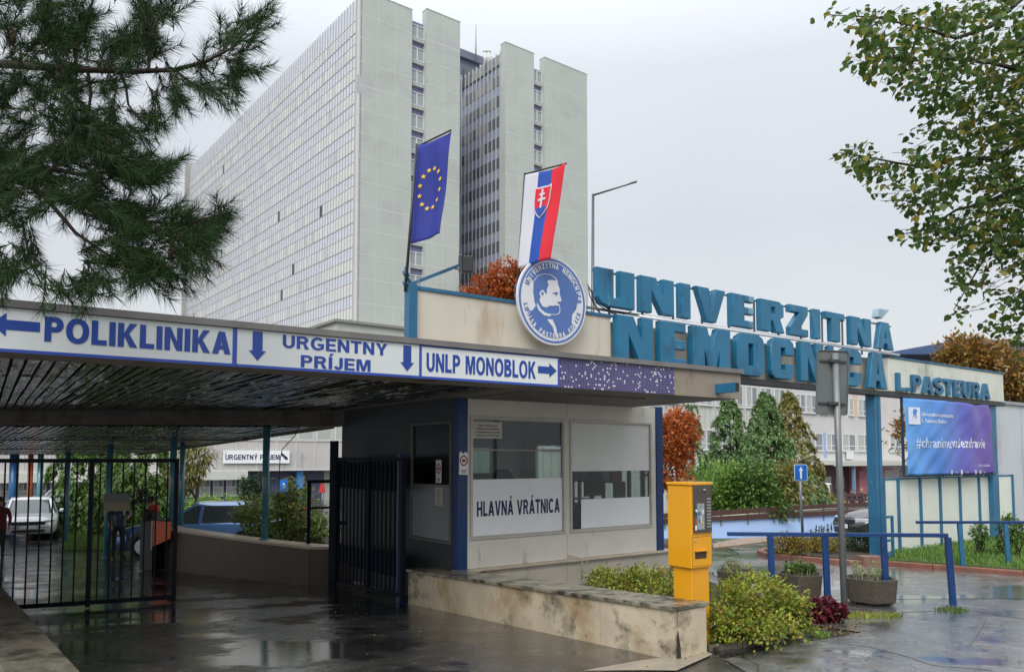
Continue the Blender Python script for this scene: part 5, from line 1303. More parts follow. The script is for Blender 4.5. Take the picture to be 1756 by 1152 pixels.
x1 = xC + 1.1; mb = MB(); mb.box(x1 - .9, x1 - .5, DEP - .5, DEP - .01, 4.5, ctop + .3); mb.build('blue_pier', strip_m, TW)
quads = []
lit = mat('lit_window', (.85, .72, .40), .4, emit=.9)
LPn = Plane(TP.W(xC, 0, DEP).x, TP.W(xC, 0, DEP).y, TROT)
lx0, lx1 = LPn.P(795, 300)[0] + xC, LPn.P(803, 300)[0] + xC
k = 0
zz0 = LPn.P(799, 125)[1]
while zz0 - FH * k > 8:
    z = zz0 - FH * k
    mb = MB(); mb.box(lx0, lx1, DEP - .08, DEP - .002, z - .9, z + .75)
    m_ = lit if k in (5, 10) else wm_d
    if k in (5, 10):
        mb2 = MB(); mb2.box(lx0, lx1, DEP - .08, DEP - .002, z - .9, z + .2); mb2.build('link_window', wm_l, TW); mb = MB(); mb.box(lx0, lx1, DEP - .08, DEP - .002, z + .21, z + .75)
    mb.build('link_window', m_, TW); k += 1
# podium roof of the tower
pz = zat(618, 556)
mb = MB(); mb.box(-3.5, 34, -1.6, s_end * .6, .0, pz - .35); mb.build('podium', mat('podium_conc', (.42, .43, .40), .6, var=.08, scale=.3), TW)
mb = MB(); mb.box(-3.9, 34, -2.0, s_end * .6, pz - .349, pz); mb.build('podium_parapet', mat('podium_edge', (.22, .22, .21), .6), TW)
# mast on the roof
mp = at(816, 92, 128); mt_ = at(815, 42, 128)
t = T('antenna', 'thin antenna mast on the tower roof in the gap between its wings', 'antenna', mp)
mb = MB(); mb.tube([(0, 0, -1.5), (0, 0, mt_.z - mp.z)], [.16, .06], 6); mb.build('mast', mat('mast_grey', (.25, .25, .26), .5), t)
for px in (832, 838):
    p = at(px, 100, 125); mb = MB(); mb.cyl(0, 0, -1, 1.0, .32); mb.cyl(0, 0, 1.001, 1.15, .40)
    tag(mb.build('roof_vent', mat('vent_pale', (.6, .6, .57), .5), loc=p), 'small pale vent pipe on the tower roof beside the antenna, %s one' % ('nearer the antenna' if px == 832 else 'farther from the antenna'), 'vent')

# ================================================================ CLINIC BUILDING (right, behind the conifers)
c0 = at(1360, 785, 64.5); MROT = radians(37.0)
MP = Plane(c0.x, c0.y, MROT)
stucco = mat('pale_stucco', (.56, .55, .54), .7, var=.04, scale=.4, streak=[((.50, .49, .475), .8, .56, 2)])
clad = mat('beige_cladding', (.52, .52, .48), .6, var=.05, scale=.5, streak=[((.36, .36, .33), 1.2, .6, 4)])
gi = MP.P
MBD = T('clinic_building', 'pale three storey clinic with white windows and faint coloured stripes behind the conifers', 'building', (c0.x, c0.y, 0), MROT)
xr_ = 30.0; roofz = gi(1380, 657)[1]
zg = -1.95
mb = MB(); mb.box(0, xr_, .0, 14, zg - .3, roofz); mb.build('stucco_wall', stucco, MBD)
mb = MB(); mb.box(-.05, xr_, -.12, 14, roofz + .001, roofz + .25); mb.build('roof_edge', clad, MBD)
def mwin(x0, x1, z0, z1, leaves=2, parent=MBD, y=-.03, low=.30):
    mb = MB(); mb.frame(x0, x1, z0, z1, .07, y - .05, y + .02); n = leaves
    for k in range(1, n): xx = x0 + (x1 - x0) * k / n; mb.box(xx - .05, xx + .05, y - .045, y + .02, z0 + .071, z1 - .071)
    zl = z0 + (z1 - z0) * low
    for k in range(n):
        a = x0 + (x1 - x0) * k / n + (.071 if k == 0 else .051); b = x0 + (x1 - x0) * (k + 1) / n - (.071 if k == n - 1 else .051)
        mb.box(a, b, y - .04, y + .02, zl - .035, zl + .035)
    f_ = mb.build('window', wf, parent)
    mb = MB()
    for k in range(n):
        a = x0 + (x1 - x0) * k / n + (.071 if k == 0 else .051); b = x0 + (x1 - x0) * (k + 1) / n - (.071 if k == n - 1 else .051)
        mb.box(a, b, y - .015, y + .01, z0 + .071, zl - .036); mb.box(a, b, y - .015, y + .01, zl + .036, z1 - .071)
    mb.build('pane', blind_m, f_)
    mb = MB(); mb.box(x0 - .08, x1 + .08, y - .12, y - .051, z0 - .07, z0 - .001); mb.build('sill', clad, f_)
blind_m = winmat('window_pane_mixed', [(.10, .12, .13), (.22, .25, .26), (.33, .35, .34), (.40, .42, .38), (.30, .33, .33), (.14, .15, .17)], .1)
r1t, r1b = gi(1364, 675)[1], gi(1364, 706.5)[1]
r2t, r2b = gi(1385, 742)[1], gi(1385, 772.5)[1]
for a, b, n in ((1363.5, 1380, 2), (1381.5, 1400, 2), (1404, 1420, 2), (1423, 1441, 2), (1455, 1462.5, 1), (1471, 1493.5, 3)):
    mwin(gi(a, 690)[0], gi(b, 690)[0], r1b, r1t, n)
for a, b, n in ((1385, 1410, 2), (1416.5, 1433, 2), (1443.5, 1466, 2), (1469, 1494, 2)):
    mwin(gi(a, 755)[0], gi(b, 755)[0], r2b, r2t, n)
for a, b in ((1525, 1545), (1560, 1580)): mwin(gi(a, 755)[0], gi(b, 755)[0], r2b, r2t, 2)
def stripe(a, b, z0, z1, col, nm):
    mb = MB(); mb.box(gi(a, 700)[0], gi(b, 700)[0], -.012, -.001, z0, z1); mb.build('colour_stripe', mat(nm, col, .6), MBD)
stripe(1463, 1469.5, r1b - .1, roofz - .1, (.66, .44, .30), 'stripe_apricot'); stripe(1410.6, 1415.8, r2b - .6, r2t + .1, (.30, .38, .60), 'stripe_blue'); stripe(1440, 1443, r2t, r1b - .1, (.66, .48, .44), 'stripe_rose'); stripe(1521, 1526, r2b, roofz - .1, (.66, .54, .50), 'stripe_rose2')
# entrance canopy shelf and dark ground floor
z5t, z5b = gi(1440, 789)[1], gi(1440, 796)[1]
mb = MB(); mb.box(gi(1384, 790)[0], xr_, -2.4, -.001, z5b, z5t); mb.box(gi(1384, 790)[0], xr_, -2.45, -2.401, z5b - .1, z5b + .25); mb.build('entrance_roof', clad, MBD)
mb = MB(); mb.box(gi(1390, 800)[0], gi(1499, 800)[0], -.04, -.003, zg, z5b - .02); mb.build('ground_floor_front', mat('dark_maroon', (.10, .045, .05), .5, var=.2, scale=1), MBD)
p0 = gi(1455, 800)[0]; p1 = gi(1499, 800)[0]
mb = MB(); mb.box(p0, p1, -1.0, -.041, zg, z5b - .55); mb.prism_xz([(p0, z5b - .549), (p1 + .8, z5b - .549), (p1 + .8, z5b - .35), (p0, z5b + .0 - .02)], -1.3, -.041); mb.build('pink_annex', mat('pink_render', (.44, .17, .19), .6, var=.1), MBD)
a_, b_ = gi(1475, 820)[0], gi(1483, 820)[0]; mb = MB(); mb.frame(a_, b_, zg + .4, gi(1478, 816)[1], .12, -1.05, -1.001); mb.build('annex_window', wf, MBD)
for a, b in ((1409, 1424), (1432, 1446)):
    mb = MB(); a_, b_ = gi(a, 820)[0], gi(b, 820)[0]; mb.box(a_, b_, -.08, -.041, gi(a, 838)[1], gi(a, 817)[1]); mb.build('shop_window', blind_m, MBD)
mb = MB(); 
for a in (1423, 1464): 
    x = gi(a, 800)[0]; mb.box(x, x + .22, -2.2, -1.98, zg, z5b - .001)
mb.build('entrance_post', mat('post_steel_blue', (.16, .28, .40), .5), MBD)
mb = MB(); x = gi(1449, 785)[0]; mb.box(x, x + .9, -.35, -.13, z5t + .1, z5t + .75); mb.build('air_unit', wf, MBD)
# left wing with cladding and continuous glazing
xl_ = gi(1148, 785)[0] - 14
mb = MB(); mb.box(xl_, -.02, .05, 14, zg - .3, roofz + .3); mb.build('clad_wall', clad, MBD)
mb = MB(); mb.box(xl_, -.02, .0, .049, roofz + .12, roofz + .3); mb.build('roof_edge', mat('edge_dark', (.2, .2, .19), .6), MBD)
lt, lb = gi(1300, 664)[1], gi(1300, 700)[1]
x = gi(1350, 690)[0] - 1.75
while x > xl_ + 1: mwin(x, x + 1.45, lb, lt, 2, y=.04, low=.12); mwin(x, x + 1.45, r2b, r2t, 2, y=.04); x -= 1.85
mb = MB(); x = xl_
while x < -.3: mb.box(x, x + .04, .03, .0485, zg, lb - .15); x += .62
mb.build('cladding_ribs', mat('rib', (.40, .40, .36), .6), MBD)
# ================================================================ DARK BLUE ROOF behind the sign
p0 = at(1533, 608, 90); p1 = at(1615, 592, 90); t = T('blue_roof_hall', 'distant hall with a dark blue sloping roof beyond the end of the sign', 'building', (p0.x, 90, -1))
mb = MB(); w_ = 16; mb.prism_xz([(-1, 0), (w_, 0), (w_, p0.z), (-1, p0.z)], 0, 12); mb.build('wall', clad, t)
mb = MB(); mb.prism_xz([(-2, p0.z + 1), (w_ + 2, p0.z + 1.0), (w_ * .62, p1.z + 1.9), (w_ * .5, p1.z + 1.7)], -.5, 12.5); mb.build('roof', mat('blue_sheet_roof', (.05, .085, .19), .4, var=.1, scale=.5), t)

# ================================================================ EMERGENCY BUILDING (through the passage)
e0 = at(450, 785, 50); EROT = radians(33)
EP = Plane(e0.x, e0.y, EROT); ge = EP.P
EB = T('emergency_building', 'low panelled building with dark blue ground floor seen through the passage', 'building', (e0.x, e0.y, 0), EROT)
xa, xb = ge(-160, 785)[0], ge(720, 785)[0]
zgE = -1.1; zb_ = ge(450, 806.5)[1]; zs_ = ge(450, 755)[1]; zt_ = zs_ + 1.9
pw = mat('weathered_panel', (.47, .455, .44), .6, var=.07, scale=.8, streak=[((.30, .28, .26), 1.6, .56, 4)])
mb = MB(); mb.box(xa, xb, 0, 12, zb_, zt_ + 2.6); mb.build('upper_wall', pw, EB)
mb = MB(); mb.box(xa + .1, xb - .1, .9, 11.9, zgE - .4, zb_ - .001); mb.build('ground_floor_wall', mat('indigo_wall', (.07, .07, .13), .5, var=.2, scale=.8), EB)
mb = MB(); x = xa; stp = 1.26
while x < xb: mb.box(x, x + .07, -.03, -.001, zb_ + .03, zs_ - .03); x += stp
mb.box(xa, xb, -.06, -.001, zb_ - .02, zb_ + .029); mb.box(xa, xb, -.05, -.001, zs_ - .029, zs_ + .03)
mb.build('panel_ribs', mat('rib_pale', (.55, .54, .52), .5), EB)
x = xa + .07
i = 0
while x < xb - 1.2:
    mb = MB(); mb.frame(x + .06, x + stp - .12, zs_ + .05, zt_, .06, -.05, -.001); f_ = mb.build('window', wf, EB)
    mb = MB(); mb.box(x + .121, x + stp * .55, -.03, -.005, zs_ + .111, zt_ - .061); mb.box(x + stp * .55 + .001, x + stp - .181, -.025, -.005, zs_ + .111, zt_ - .061); mb.build('pane', blind_m, f_)
    x += stp; i += 1
x = ge(300, 850)[0]
zgw0, zgw1 = ge(380, 852)[1], ge(380, 819)[1]
mb = MB(); mb.box(xa, ge(424, 800)[0], -.2, .9, zb_ - .55, zb_ - .021); mb.build('concrete_band', clad, EB)
x = ge(292, 840)[0] - stp * 12 * .62
while x < ge(424, 840)[0]:
    mb = MB(); mb.frame(x, x + .62, zgw0, zgw1, .05, .80, .90); mb.box(x + .05, x + .57, .81, .89, zgw0 + .55, zgw0 + .62); mb.box(x + .29, x + .33, .81, .89, zgw0 + .621, zgw1 - .051); f_ = mb.build('ground_window', wf, EB)
    mb = MB(); mb.box(x + .05, x + .57, .85, .87, zgw0 + .05, zgw0 + .549); mb.box(x + .05, x + .289, .85, .87, zgw0 + .621, zgw1 - .05); mb.box(x + .331, x + .57, .85, .87, zgw0 + .621, zgw1 - .05); mb.build('pane', blind_m, f_)
    x += .80
mb = MB(); x = ge(512, 820)[0]; mb.box(x, x + .42, .3, .72, zgE, zb_ - .001); mb.build('blue_pillar', mat('pillar_blue', (.06, .22, .50), .5), EB)
mb = MB(); x = ge(563, 820)[0]; mb.box(x, x + 1.1, .82, .899, zgE, zgE + 2.3); mb.build('glass_door', blind_m, EB)
# sign on the panels
sgx0, sgx1 = ge(382, 785)[0], ge(495.5, 785)[0]; sz0, sz1 = ge(440, 794)[1], ge(440, 772)[1]
t = T('emergency_sign', 'white board URGENTNÝ PRÍJEM with a diagonal arrow on the panelled building', 'sign', EP.W(sgx0, 0, -.10), EROT)
mb = MB(); mb.box(0, sgx1 - sgx0, -.05, .03, sz0, sz1); mb.build('board', white_vinyl, t)
mb = MB(); sans(mb, 'URGENTNÝ PRÍJEM', .12, ge(478.5, 785)[0] - sgx0, ge(440, 788)[1], ge(440, 779.3)[1], -.052, .2, .01); mb.build('lettering', ink, t)
mb = MB(); arrow(mb, ge(487, 785)[0] - sgx0, (sz0 + sz1) / 2, .58, .26, -radians(42), y=-.062, hl=.35, sw=.6); mb.build('arrow', ink, t)
# ================================================================ PASSAGE: columns, retaining wall, gates
col_m = mat('column_teal', (.075, .24, .31), .28, var=.15, scale=3, coat=.4)
def column(px, py_top, Y, rad, label, zb=None, m=None, name='column', lean=0):
    p = at(px, 785, Y); z0 = G(p.x, p.y) if zb is None else zb
    zt_ = zf(min(Y, 26.8)) + .02
    t = T(name, label, 'column', (p.x, p.y, z0), 0, 'steel columns under the canopy')
    mb = MB(); mb.cyl(0, 0, 0, zt_ - z0, rad, n=18); mb.build('shaft', m or col_m, t)
    mb = MB(); mb.cyl(0, 0, 0, .02, rad * 1.6, n=18); mb.build('foot_plate', m or col_m, t)
RWT = .30
column(456.5, 730, 15.0, .066, 'round teal column standing on the tan curved wall', RWT)
column(297.5, 735, 17.6, .072, 'round teal column at the far end of the tan wall, right behind the gate edge', RWT)
column(313, 755, 20.3, .062, 'slim teal column just right of the gate, clear of the tan wall', 0.05)
column(188.5, 775, 21.2, .085, 'teal column standing beside the person in the puffer jacket')
column(117, 782, 26.6, .08, 'slim teal column at the front corner of the white car')
column(70, 782, 32.0, .11, 'darker blue column behind the roof of the white car')
column(25, 782, 32.0, .17, 'thickest blue column, leftmost behind the white car', m=mat('column_blue', (.02, .10, .25), .35, var=.1))
p = at(53, 785, 32); t = T('rust_pipe', 'orange rusty pipe standing behind the white car roof', 'pipe', (p.x, p.y, G(p.x, p.y)))
mb = MB(); mb.cyl(0, 0, 0, zf(26.8) - G(p.x, p.y), .10); mb.build('pipe', mat('rust_orange', (.42, .12, .05), .5), t)
# curved tan retaining wall (planter) -------------------------------------
pl = [(-3.56, 13.85), (-3.95, 14.15), (-4.6, 14.65), (-5.4, 15.35), (-6.4, 16.25), (-7.5, 17.3), (-8.3, 18.3), (-8.7, 19.3)]
tanm = mat('shaded_tan_render', (.085, .055, .034), .5, var=.12, scale=1.5, bump=.15, streak=[((.12, .08, .05), 1.6, .55, 3)])  # canopy shade on the wall face is put into this dark base colour
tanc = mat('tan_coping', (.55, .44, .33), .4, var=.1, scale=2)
t = T('retaining_wall', 'curved tan rendered retaining wall holding the shrub beside the drive', 'wall', (0, 0, 0))
mb = MB(); mc = MB()
for (x0, y0), (x1, y1) in zip(pl[:-1], pl[1:]):
    d = Vector((x1 - x0, y1 - y0, 0)).normalized(); n = Vector((-d.y, d.x, 0)) * -1      # towards the shrub
    n = Vector((d.y, -d.x, 0)); n = n if n.x > 0 else -n
    a, b = Vector((x0, y0, 0)), Vector((x1, y1, 0))
    def H(m_, o0, o1, z0, z1):
        c = [a + n * o0, b + n * o0, b + n * o1, a + n * o1]
        zz = [-1.4 if z0 is None else z0] * 4
        m_.hexa([(v.x, v.y, z_) for v, z_ in zip(c, zz)] + [(v.x, v.y, z1) for v in c])
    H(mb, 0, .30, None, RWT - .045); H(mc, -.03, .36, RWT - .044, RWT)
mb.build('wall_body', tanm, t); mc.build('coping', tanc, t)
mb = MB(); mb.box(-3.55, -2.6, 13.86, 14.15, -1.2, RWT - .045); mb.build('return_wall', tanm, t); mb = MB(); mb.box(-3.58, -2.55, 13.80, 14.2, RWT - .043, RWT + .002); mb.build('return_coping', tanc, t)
# raised soil behind
mb = MB(); poly = [(-3.3, 14.2), (-2.4, 14.2), (-2.4, 17.2), (-5.0, 17.6), (-5.7, 16.3), (-4.3, 15.0), (-3.7, 14.5)]
mb.prism(poly, -1.2, .12); mb.build('soil', earth, t)
# gates --------------------------------------------------------------------
def gate(name, label, A, B, zb0, zb1, ztop, stile_px, nb, thick=.02, sheets=(), stile=.06, mids=()):
    A = Vector(A); B = Vector(B); Lg = (B - A).length; rz = atan2(B.y - A.y, B.x - A.x)
    t = T(name, label, 'gate', (A.x, A.y, 0), rz, 'steel bar gates of the driveway')
    def zb(x): return zb0 + (zb1 - zb0) * x / Lg
    mb = MB()
    for x in (0, Lg - stile): mb.hexa(hx(x, x + stile, -stile / 2, stile / 2, zb(x), ztop))
    for m_ in mids: mb.hexa(hx(m_, m_ + stile, -stile / 2, stile / 2, zb(m_), ztop))
    mb.box(stile + .001, Lg - stile - .001, -.02, .02, ztop - .06, ztop)
    mb.hexa([(stile, -.02, zb(stile) + .03), (Lg - stile, -.02, zb(Lg) + .03), (Lg - stile, .02, zb(Lg) + .03), (stile, .02, zb(stile) + .03),
             (stile, -.02, zb(stile) + .09), (Lg - stile, -.02, zb(Lg) + .09), (Lg - stile, .02, zb(Lg) + .09), (stile, .02, zb(stile) + .09)])
    mb.build('frame', navy_dk, t)
    mb = MB()
    for k in range(1, nb):
        x = Lg * k / nb
        if any(abs(x - m_ - stile / 2) < stile * .9 for m_ in mids): continue
        mb.box(x - thick / 2, x + thick / 2, -thick / 2, thick / 2, zb(x) + .091, ztop - .061)
    mb.build('bars', navy_dk, t)
    for z0_, z1_ in sheets:
        mb = MB(); mb.box(stile + .001, Lg - stile - .001, .0105, .018, z0_, z1_); mb.build('sheet', navy_dk, t)
    return t, A, B, rz
gA = ghit(0, 1052); gB = ghit(301, 1032)
dirn = (gB - gA).normalized(); L0 = gA - dirn * 1.25
gt, _, _, grz = gate('driveway_gate', 'wide dark bar gate leaf closing the left half of the passage', L0, gB, G(L0.x, L0.y) + .02, G(gB.x, gB.y) + .02, 1.84, .06, 23, mids=((gB - L0).length * .655,))
# stop post of left leaf
ra = Vector((-1.56, 11.36, 0)); rb = at(578, 785, 13.35); rb.z = 0
gate('driveway_gate', 'open dark gate leaf folded back along the gatehouse wall', rb, ra, G(rb.x, rb.y) + .03, G(ra.x, ra.y) + .05, 1.86, .06, 17, sheets=((1.35, 1.78), (.10, .42)), mids=(1.25,))
t = T('gate_post', 'tall dark post at the far end of the folded gate leaf', 'post', (rb.x - .06, rb.y + .05, -.5)); mb = MB(); mb.box(-.06, .06, -.06, .06, 0, 2.14 + .5)
mb.box(.061, .22, -.02, .02, 2.28, 2.34); mb.box(.061, .22, -.02, .02, 1.22, 1.28); mb.build('shaft', navy_dk, t)
t = T('hinge_post', 'dark blue square post at the end of the low stone wall', 'post', (-1.62, 11.52, -.3), UROT); mb = MB(); mb.box(-.05, .05, -.05, .05, 0, 2.2); mb.build('shaft', navy, t)
# small railing on the tan wall
t = T('wall_railing', 'short dark railing standing on the tan wall beside the gate post', 'railing', (-3.72, 14.3, RWT), radians(28)); 
mb = MB(); mb.box(0, .06, 0, .05, 0, 1.15); mb.box(.061, 1.1, .005, .045, 1.09, 1.15); mb.box(.061, 1.1, .005, .045, .62, .66); mb.build('tubes', navy_dk, t)
# notice board on the gate
p = at(203, 860, 11.45); t = T('gate_board', 'blank weathered grey and tan board wired to the left gate', 'board', (p.x, p.y - .03, p.z), grz)
mb = MB(); mb.box(-.17, .17, -.03, -.015, .0, .125); mb.build('upper_half', mat('board_grey', (.10, .11, .10), .5, var=.1), t)
mb = MB(); mb.box(-.17, .17, -.03, -.015, -.13, -.001); mb.build('lower_half', mat('board_tan', (.17, .15, .09), .5, var=.1), t)
mb = MB(); mb.tube([(-.02, -.01, .125), (-.01, 0, .45)], .004, 5); mb.build('wire', mat('wire', (.6, .6, .6), .4), t)
# hanging cable from cross beam
q0 = at(514, 728, 13.9); q1 = at(480, 790, 13.9); q2 = at(489, 925, 14.1)
mb = MB(); mb.tube([q0, at(505, 748, 13.9), at(484, 770, 13.9), q1, at(478, 850, 14), q2], .008, 6)
tag(mb.build('hanging_cable', black), 'thin black cable looping down from the cross beam to the tan wall', 'cable')
# orange ticket barrier box near person
p = ghit(262, 985)
p = at(262, 785, 17.2); gz = G(p.x, p.y)
t = T('barrier_machine', 'dark barrier cabinet with an orange side panel by the tan wall', 'barrier machine', (p.x, p.y, gz), radians(-20))
h = at(262, 893, 17.2).z - gz
mb = MB(); mb.box(-.30, .06, .0, .5, 0, h); mb.build('cabinet', black, t, bevel=.01)
mb = MB(); mb.prism_xz([(.065, h - .55), (.55, h - .36), (.55, h), (.065, h)], .0, .02); mb.build('orange_panel', mat('orange_panel', (.75, .13, .03), .4), t)
mb = MB(); mb.box(.03, .064, -.02, .0, h - .62, h + .01); mb.build('edge_strip', mat('edge_tan', (.5, .42, .36), .5), t)
# blue car, white car built in the vehicle section

# ================================================================ RIGHT SIDE STREET FURNITURE
def rail(name, label, A, B, post_px, z, Y, group):
    pass
Yr = 9.95
rl = T('handrail', 'long blue steel handrail with a rounded end in front of the road', 'handrail', (at(1247, 913, Yr + .2).x, Yr + .2, 0))
o_ = Vector(rl.location); e = at(1625, 914, Yr); zr = .905
blue_r = mat('railing_blue', (.003, .042, .165), .4, var=.15, scale=5, streak=[((.02, .09, .22), 6, .62, 2), ((.10, .05, .03), 16, .77, 1)])
dd = Vector((e.x - o_.x, e.y - o_.y, 0)); 
mb = MB(); mb.bar((0, 0, zr - .03), (dd.x, dd.y, zr - .03), .05, .05); mb.build('top_rail', blue_r, rl, bevel=.006)
for px, pyb, pxb in ((1323.5, 986, 1327), (1415, 1029, 1420), (1512, 1003, 1517), (1617.5, 1037, 1627)):
    top = at(px, 915, Yr + .1); u_ = (top.x - o_.x) / dd.x; top = Vector((dd.x * u_, dd.y * u_, zr - .055))
    bx = at(pxb, pyb, Yr + .1); ub = (bx.x - o_.x) / dd.x
    mb = MB(); mb.bar((dd.x * ub, dd.y * ub, -.03), top, .075, .05); mb.build('post', blue_r, rl, bevel=.006)
mb = MB()
Yq = 13.0; t = T('handrail', 'farther thin teal blue handrail crossing in front of the white fence', 'handrail', (at(1571, 893, Yq).x, Yq, G(7, 13)))
o_ = Vector(t.location); zq = at(1571, 893, Yq).z
mb = MB(); mb.bar((0, 0, zq - .02), (9, 0, zq - .02), .05, .045); mb.build('top_rail', navy, t, bevel=.004)
for px, pxb in ((1645, 1652), (1724, 1730), (1810, 1818), (1900, 1908)):
    a = at(px, 893, Yq).x - o_.x; b = at(pxb, 968, Yq).x - o_.x
    mb = MB(); mb.bar((b, 0, -.05), (a, 0, zq - .045), .07, .05); mb.build('post', teal_old, t, bevel=.004)
# yellow ticket machine ------------------------------------------------------
yel = mat('machine_yellow', (.74, .33, .004), .33, var=.04, scale=3, coat=.35, streak=[((.50, .22, .01), 3.5, .62, 3), ((.25, .13, .03), 22, .74, 1)])
c = at(1183, 785, 7.62); MR = radians(34)
YM = T('ticket_machine', 'bright yellow parking ticket machine on a yellow pedestal behind the low wall', 'ticket machine', (c.x, c.y, 0), MR)
# local axes: +x along right face (to the right/back), +y along the left face (to the left/back)
zt_ = at(1183, 827, 7.62).z; zb_ = at(1183, 975, 7.62).z; S_ = .30
mb = MB(); mb.box(0, S_, 0, S_ + .01, zb_, zt_ - .03); mb.box(-.012, S_ + .012, -.012, S_ + .02, zt_ - .0295, zt_); mb.build('housing', yel, YM, bevel=.008)
mb = MB(); mb.box(.03, S_ - .02, .03, S_ - .03, .0, zb_ - .001); mb.build('pedestal', yel, YM, bevel=.006)
fp = Plane(c.x, c.y, MR)
def fy(px, py): return fp.P(px, py)
dz0, dz1 = fy(1190, 914)[1], fy(1190, 832)[1]
mb = MB(); mb.box(.03, S_ - .015, -.012, -.0005, dz0, dz1); dp = mb.build('control_panel', mat('panel_brown', (.07, .06, .05), .4, var=.1), YM, bevel=.003)
mb = MB(); mb.box(.075, .175, -.016, -.0125, fy(1190, 908)[1], fy(1190, 863)[1]); mb.build('display', mat('display_grey', (.26, .31, .32), .15, var=.2, scale=20), dp)
cols_ = [((.05, .13, .42), .085, .115, .52, .62), ((.55, .42, .05), .135, .165, .26, .34), ((.6, .6, .58), .14, .17, .55, .68), ((.08, .2, .4), .09, .115, .30, .42), ((.55, .55, .52), .12, .135, .30, .5)]
for i, (cc, a, b, z0_, z1_) in enumerate(cols_):
    mb = MB(); mb.box(a, b, -.018, -.0165, dz0 + (dz1 - dz0) * z0_ * .72, dz0 + (dz1 - dz0) * z1_ * .72); mb.build('display_sticker', mat('stk%d' % i, cc, .4), dp)
mb = MB(); 
for r_ in range(10):
    for cc in (0, 1): zc = dz0 + .05 + r_ * .030; mb.box(.215 + cc * .028, .235 + cc * .028, -.019, -.0125, zc, zc + .015)
mb.build('push_buttons', mat('steel_button', (.5, .5, .48), .3, .6), dp)
mb = MB(); mb.cyl(0, 0, 0, .02, .017); mb.xf(Matrix.Translation((.058, -.013, fy(1190, 876)[1])) @ Matrix.Rotation(pi / 2, 4, 'X')); mb.build('coin_slot', mat('chrome', (.6, .6, .58), .2, .9), dp)
mb = MB(); mb.box(.15, .19, -.03, -.0125, dz1 - .05, dz1 - .035); mb.build('latch', mat('chrome', (.6, .6, .58), .2, .9), dp)
mb = MB(); mb.box(.045, .066, -.016, -.0125, dz0 + .02, dz0 + .15); mb.build('red_label', mat('label_red', (.45, .06, .06), .4), dp)
mb = MB(); mb.box(.045, .066, -.0175, -.0165, dz0 + .03, dz0 + .075); mb.build('white_label', white_vinyl, dp)
mb = MB(); mb.box(.215, .235, -.016, -.0125, dz1 - .085, dz1 - .075); mb.build('red_lamp', mat('label_red', (.45, .06, .06), .4), dp)
mb = MB(); yb = dz0 - .035; mb.frame(.012, S_ - .008, zb_ + .02, yb, .003, -.0022, -.0004); mb.box(.012, S_ - .008, -.002, -.0004, yb + .018, yb + .021); mb.build('door_seam', mat('seam_dark', (.20, .10, .01), .6), YM)
mb = MB(); mb.cyl(0, 0, 0, .008, .011); mb.xf(Matrix.Translation((.05, -.004, zb_ + .27)) @ Matrix.Rotation(pi / 2, 4, 'X')); mb.build('door_lock', mat('chrome', (.6, .6, .58), .2, .9), YM)
a, z = fy(1192, 958); b, z1_ = fy(1211, 949)
mb = MB(); mb.box(a, b, -.004, -.0005, z - .0, z + .07); mb.build('ticket_tray', mat('tray_dark', (.06, .03, .015), .6), YM)
mb = MB(); mb.box(a - .008, b + .008, -.028, -.0005, z + .071, z + .082); mb.build('tray_lip', yel, YM)
# sign seen from behind ------------------------------------------------------
Ys = 9.88; b0 = at(1448, 1035, Ys); tp_ = at(1432, 606, Ys)
grey_m = mat('galvanised', (.22, .235, .235), .42, .35, var=.12, scale=6); back_m = mat('sign_back', (.15, .17, .165), .45, .25, var=.08, scale=3)
t = T('road_sign', 'grey back of a rectangular road sign on a slightly leaning galvanised pole', 'road sign', (b0.x, Ys, 0))
o_ = Vector(t.location); mb = MB(); mb.tube([(0, 0, -.02), tp_ - o_ ], .041, 14); mb.build('pole', grey_m, t)
a = at(1400, 600, Ys) - o_; b = at(1457, 711, Ys) - o_
lean = (tp_.x - b0.x) / tp_.z
def rrect(x0, x1, z0, z1, r, n=5):
    P = []
    for cx, cz_, a0 in ((x1 - r, z1 - r, 0), (x0 + r, z1 - r, 90), (x0 + r, z0 + r, 180), (x1 - r, z0 + r, 270)):
        for k in range(n + 1): q = radians(a0 + 90 * k / n); P.append((cx + r * cos(q), cz_ + r * sin(q)))
    return P
zc = (a.z + b.z) / 2; xc = (a.x + b.x) / 2; wS, hS = (b.x - a.x) - .005, a.z - b.z
MX = Matrix.Translation((xc, -.02, zc)) @ Matrix.Rotation(radians(3.0), 4, 'Y') @ Matrix.Rotation(radians(-3), 4, 'Z')
P_ = rrect(-wS / 2, wS / 2, -hS / 2, hS / 2, .035)
mb = MB(); mb.prism_xz(P_, .055, .06); mb.xf(MX); mb.build('plate', back_m, t)
mb = MB(); n = len(P_); q_ = [(x * .965, z * .982) for x, z in P_]
mb.add([(x, .052, z) for x, z in P_] + [(x, .052, z) for x, z in q_] + [(x, .036, z) for x, z in P_] + [(x, .036, z) for x, z in q_],
       [((k + 1) % n, k, n + k, n + (k + 1) % n) for k in range(n)] + [(2 * n + k, 2 * n + (k + 1) % n, 3 * n + (k + 1) % n, 3 * n + k) for k in range(n)] +
       [(k, (k + 1) % n, 2 * n + (k + 1) % n, 2 * n + k) for k in range(n)] + [(n + (k + 1) % n, n + k, 3 * n + k, 3 * n + (k + 1) % n) for k in range(n)])
mb.xf(MX); mb.build('rim', back_m, t)
mb = MB()
for z in (.27, -.27): mb.box(-wS * .42, wS * .42, .03, .05, z - .012, z + .012); mb.box(-.06, .06, -.03, .03, z - .018, z + .018)
mb.xf(MX); mb.build('clamp', mat('clamp_dark', (.06, .065, .065), .5, .3), t)
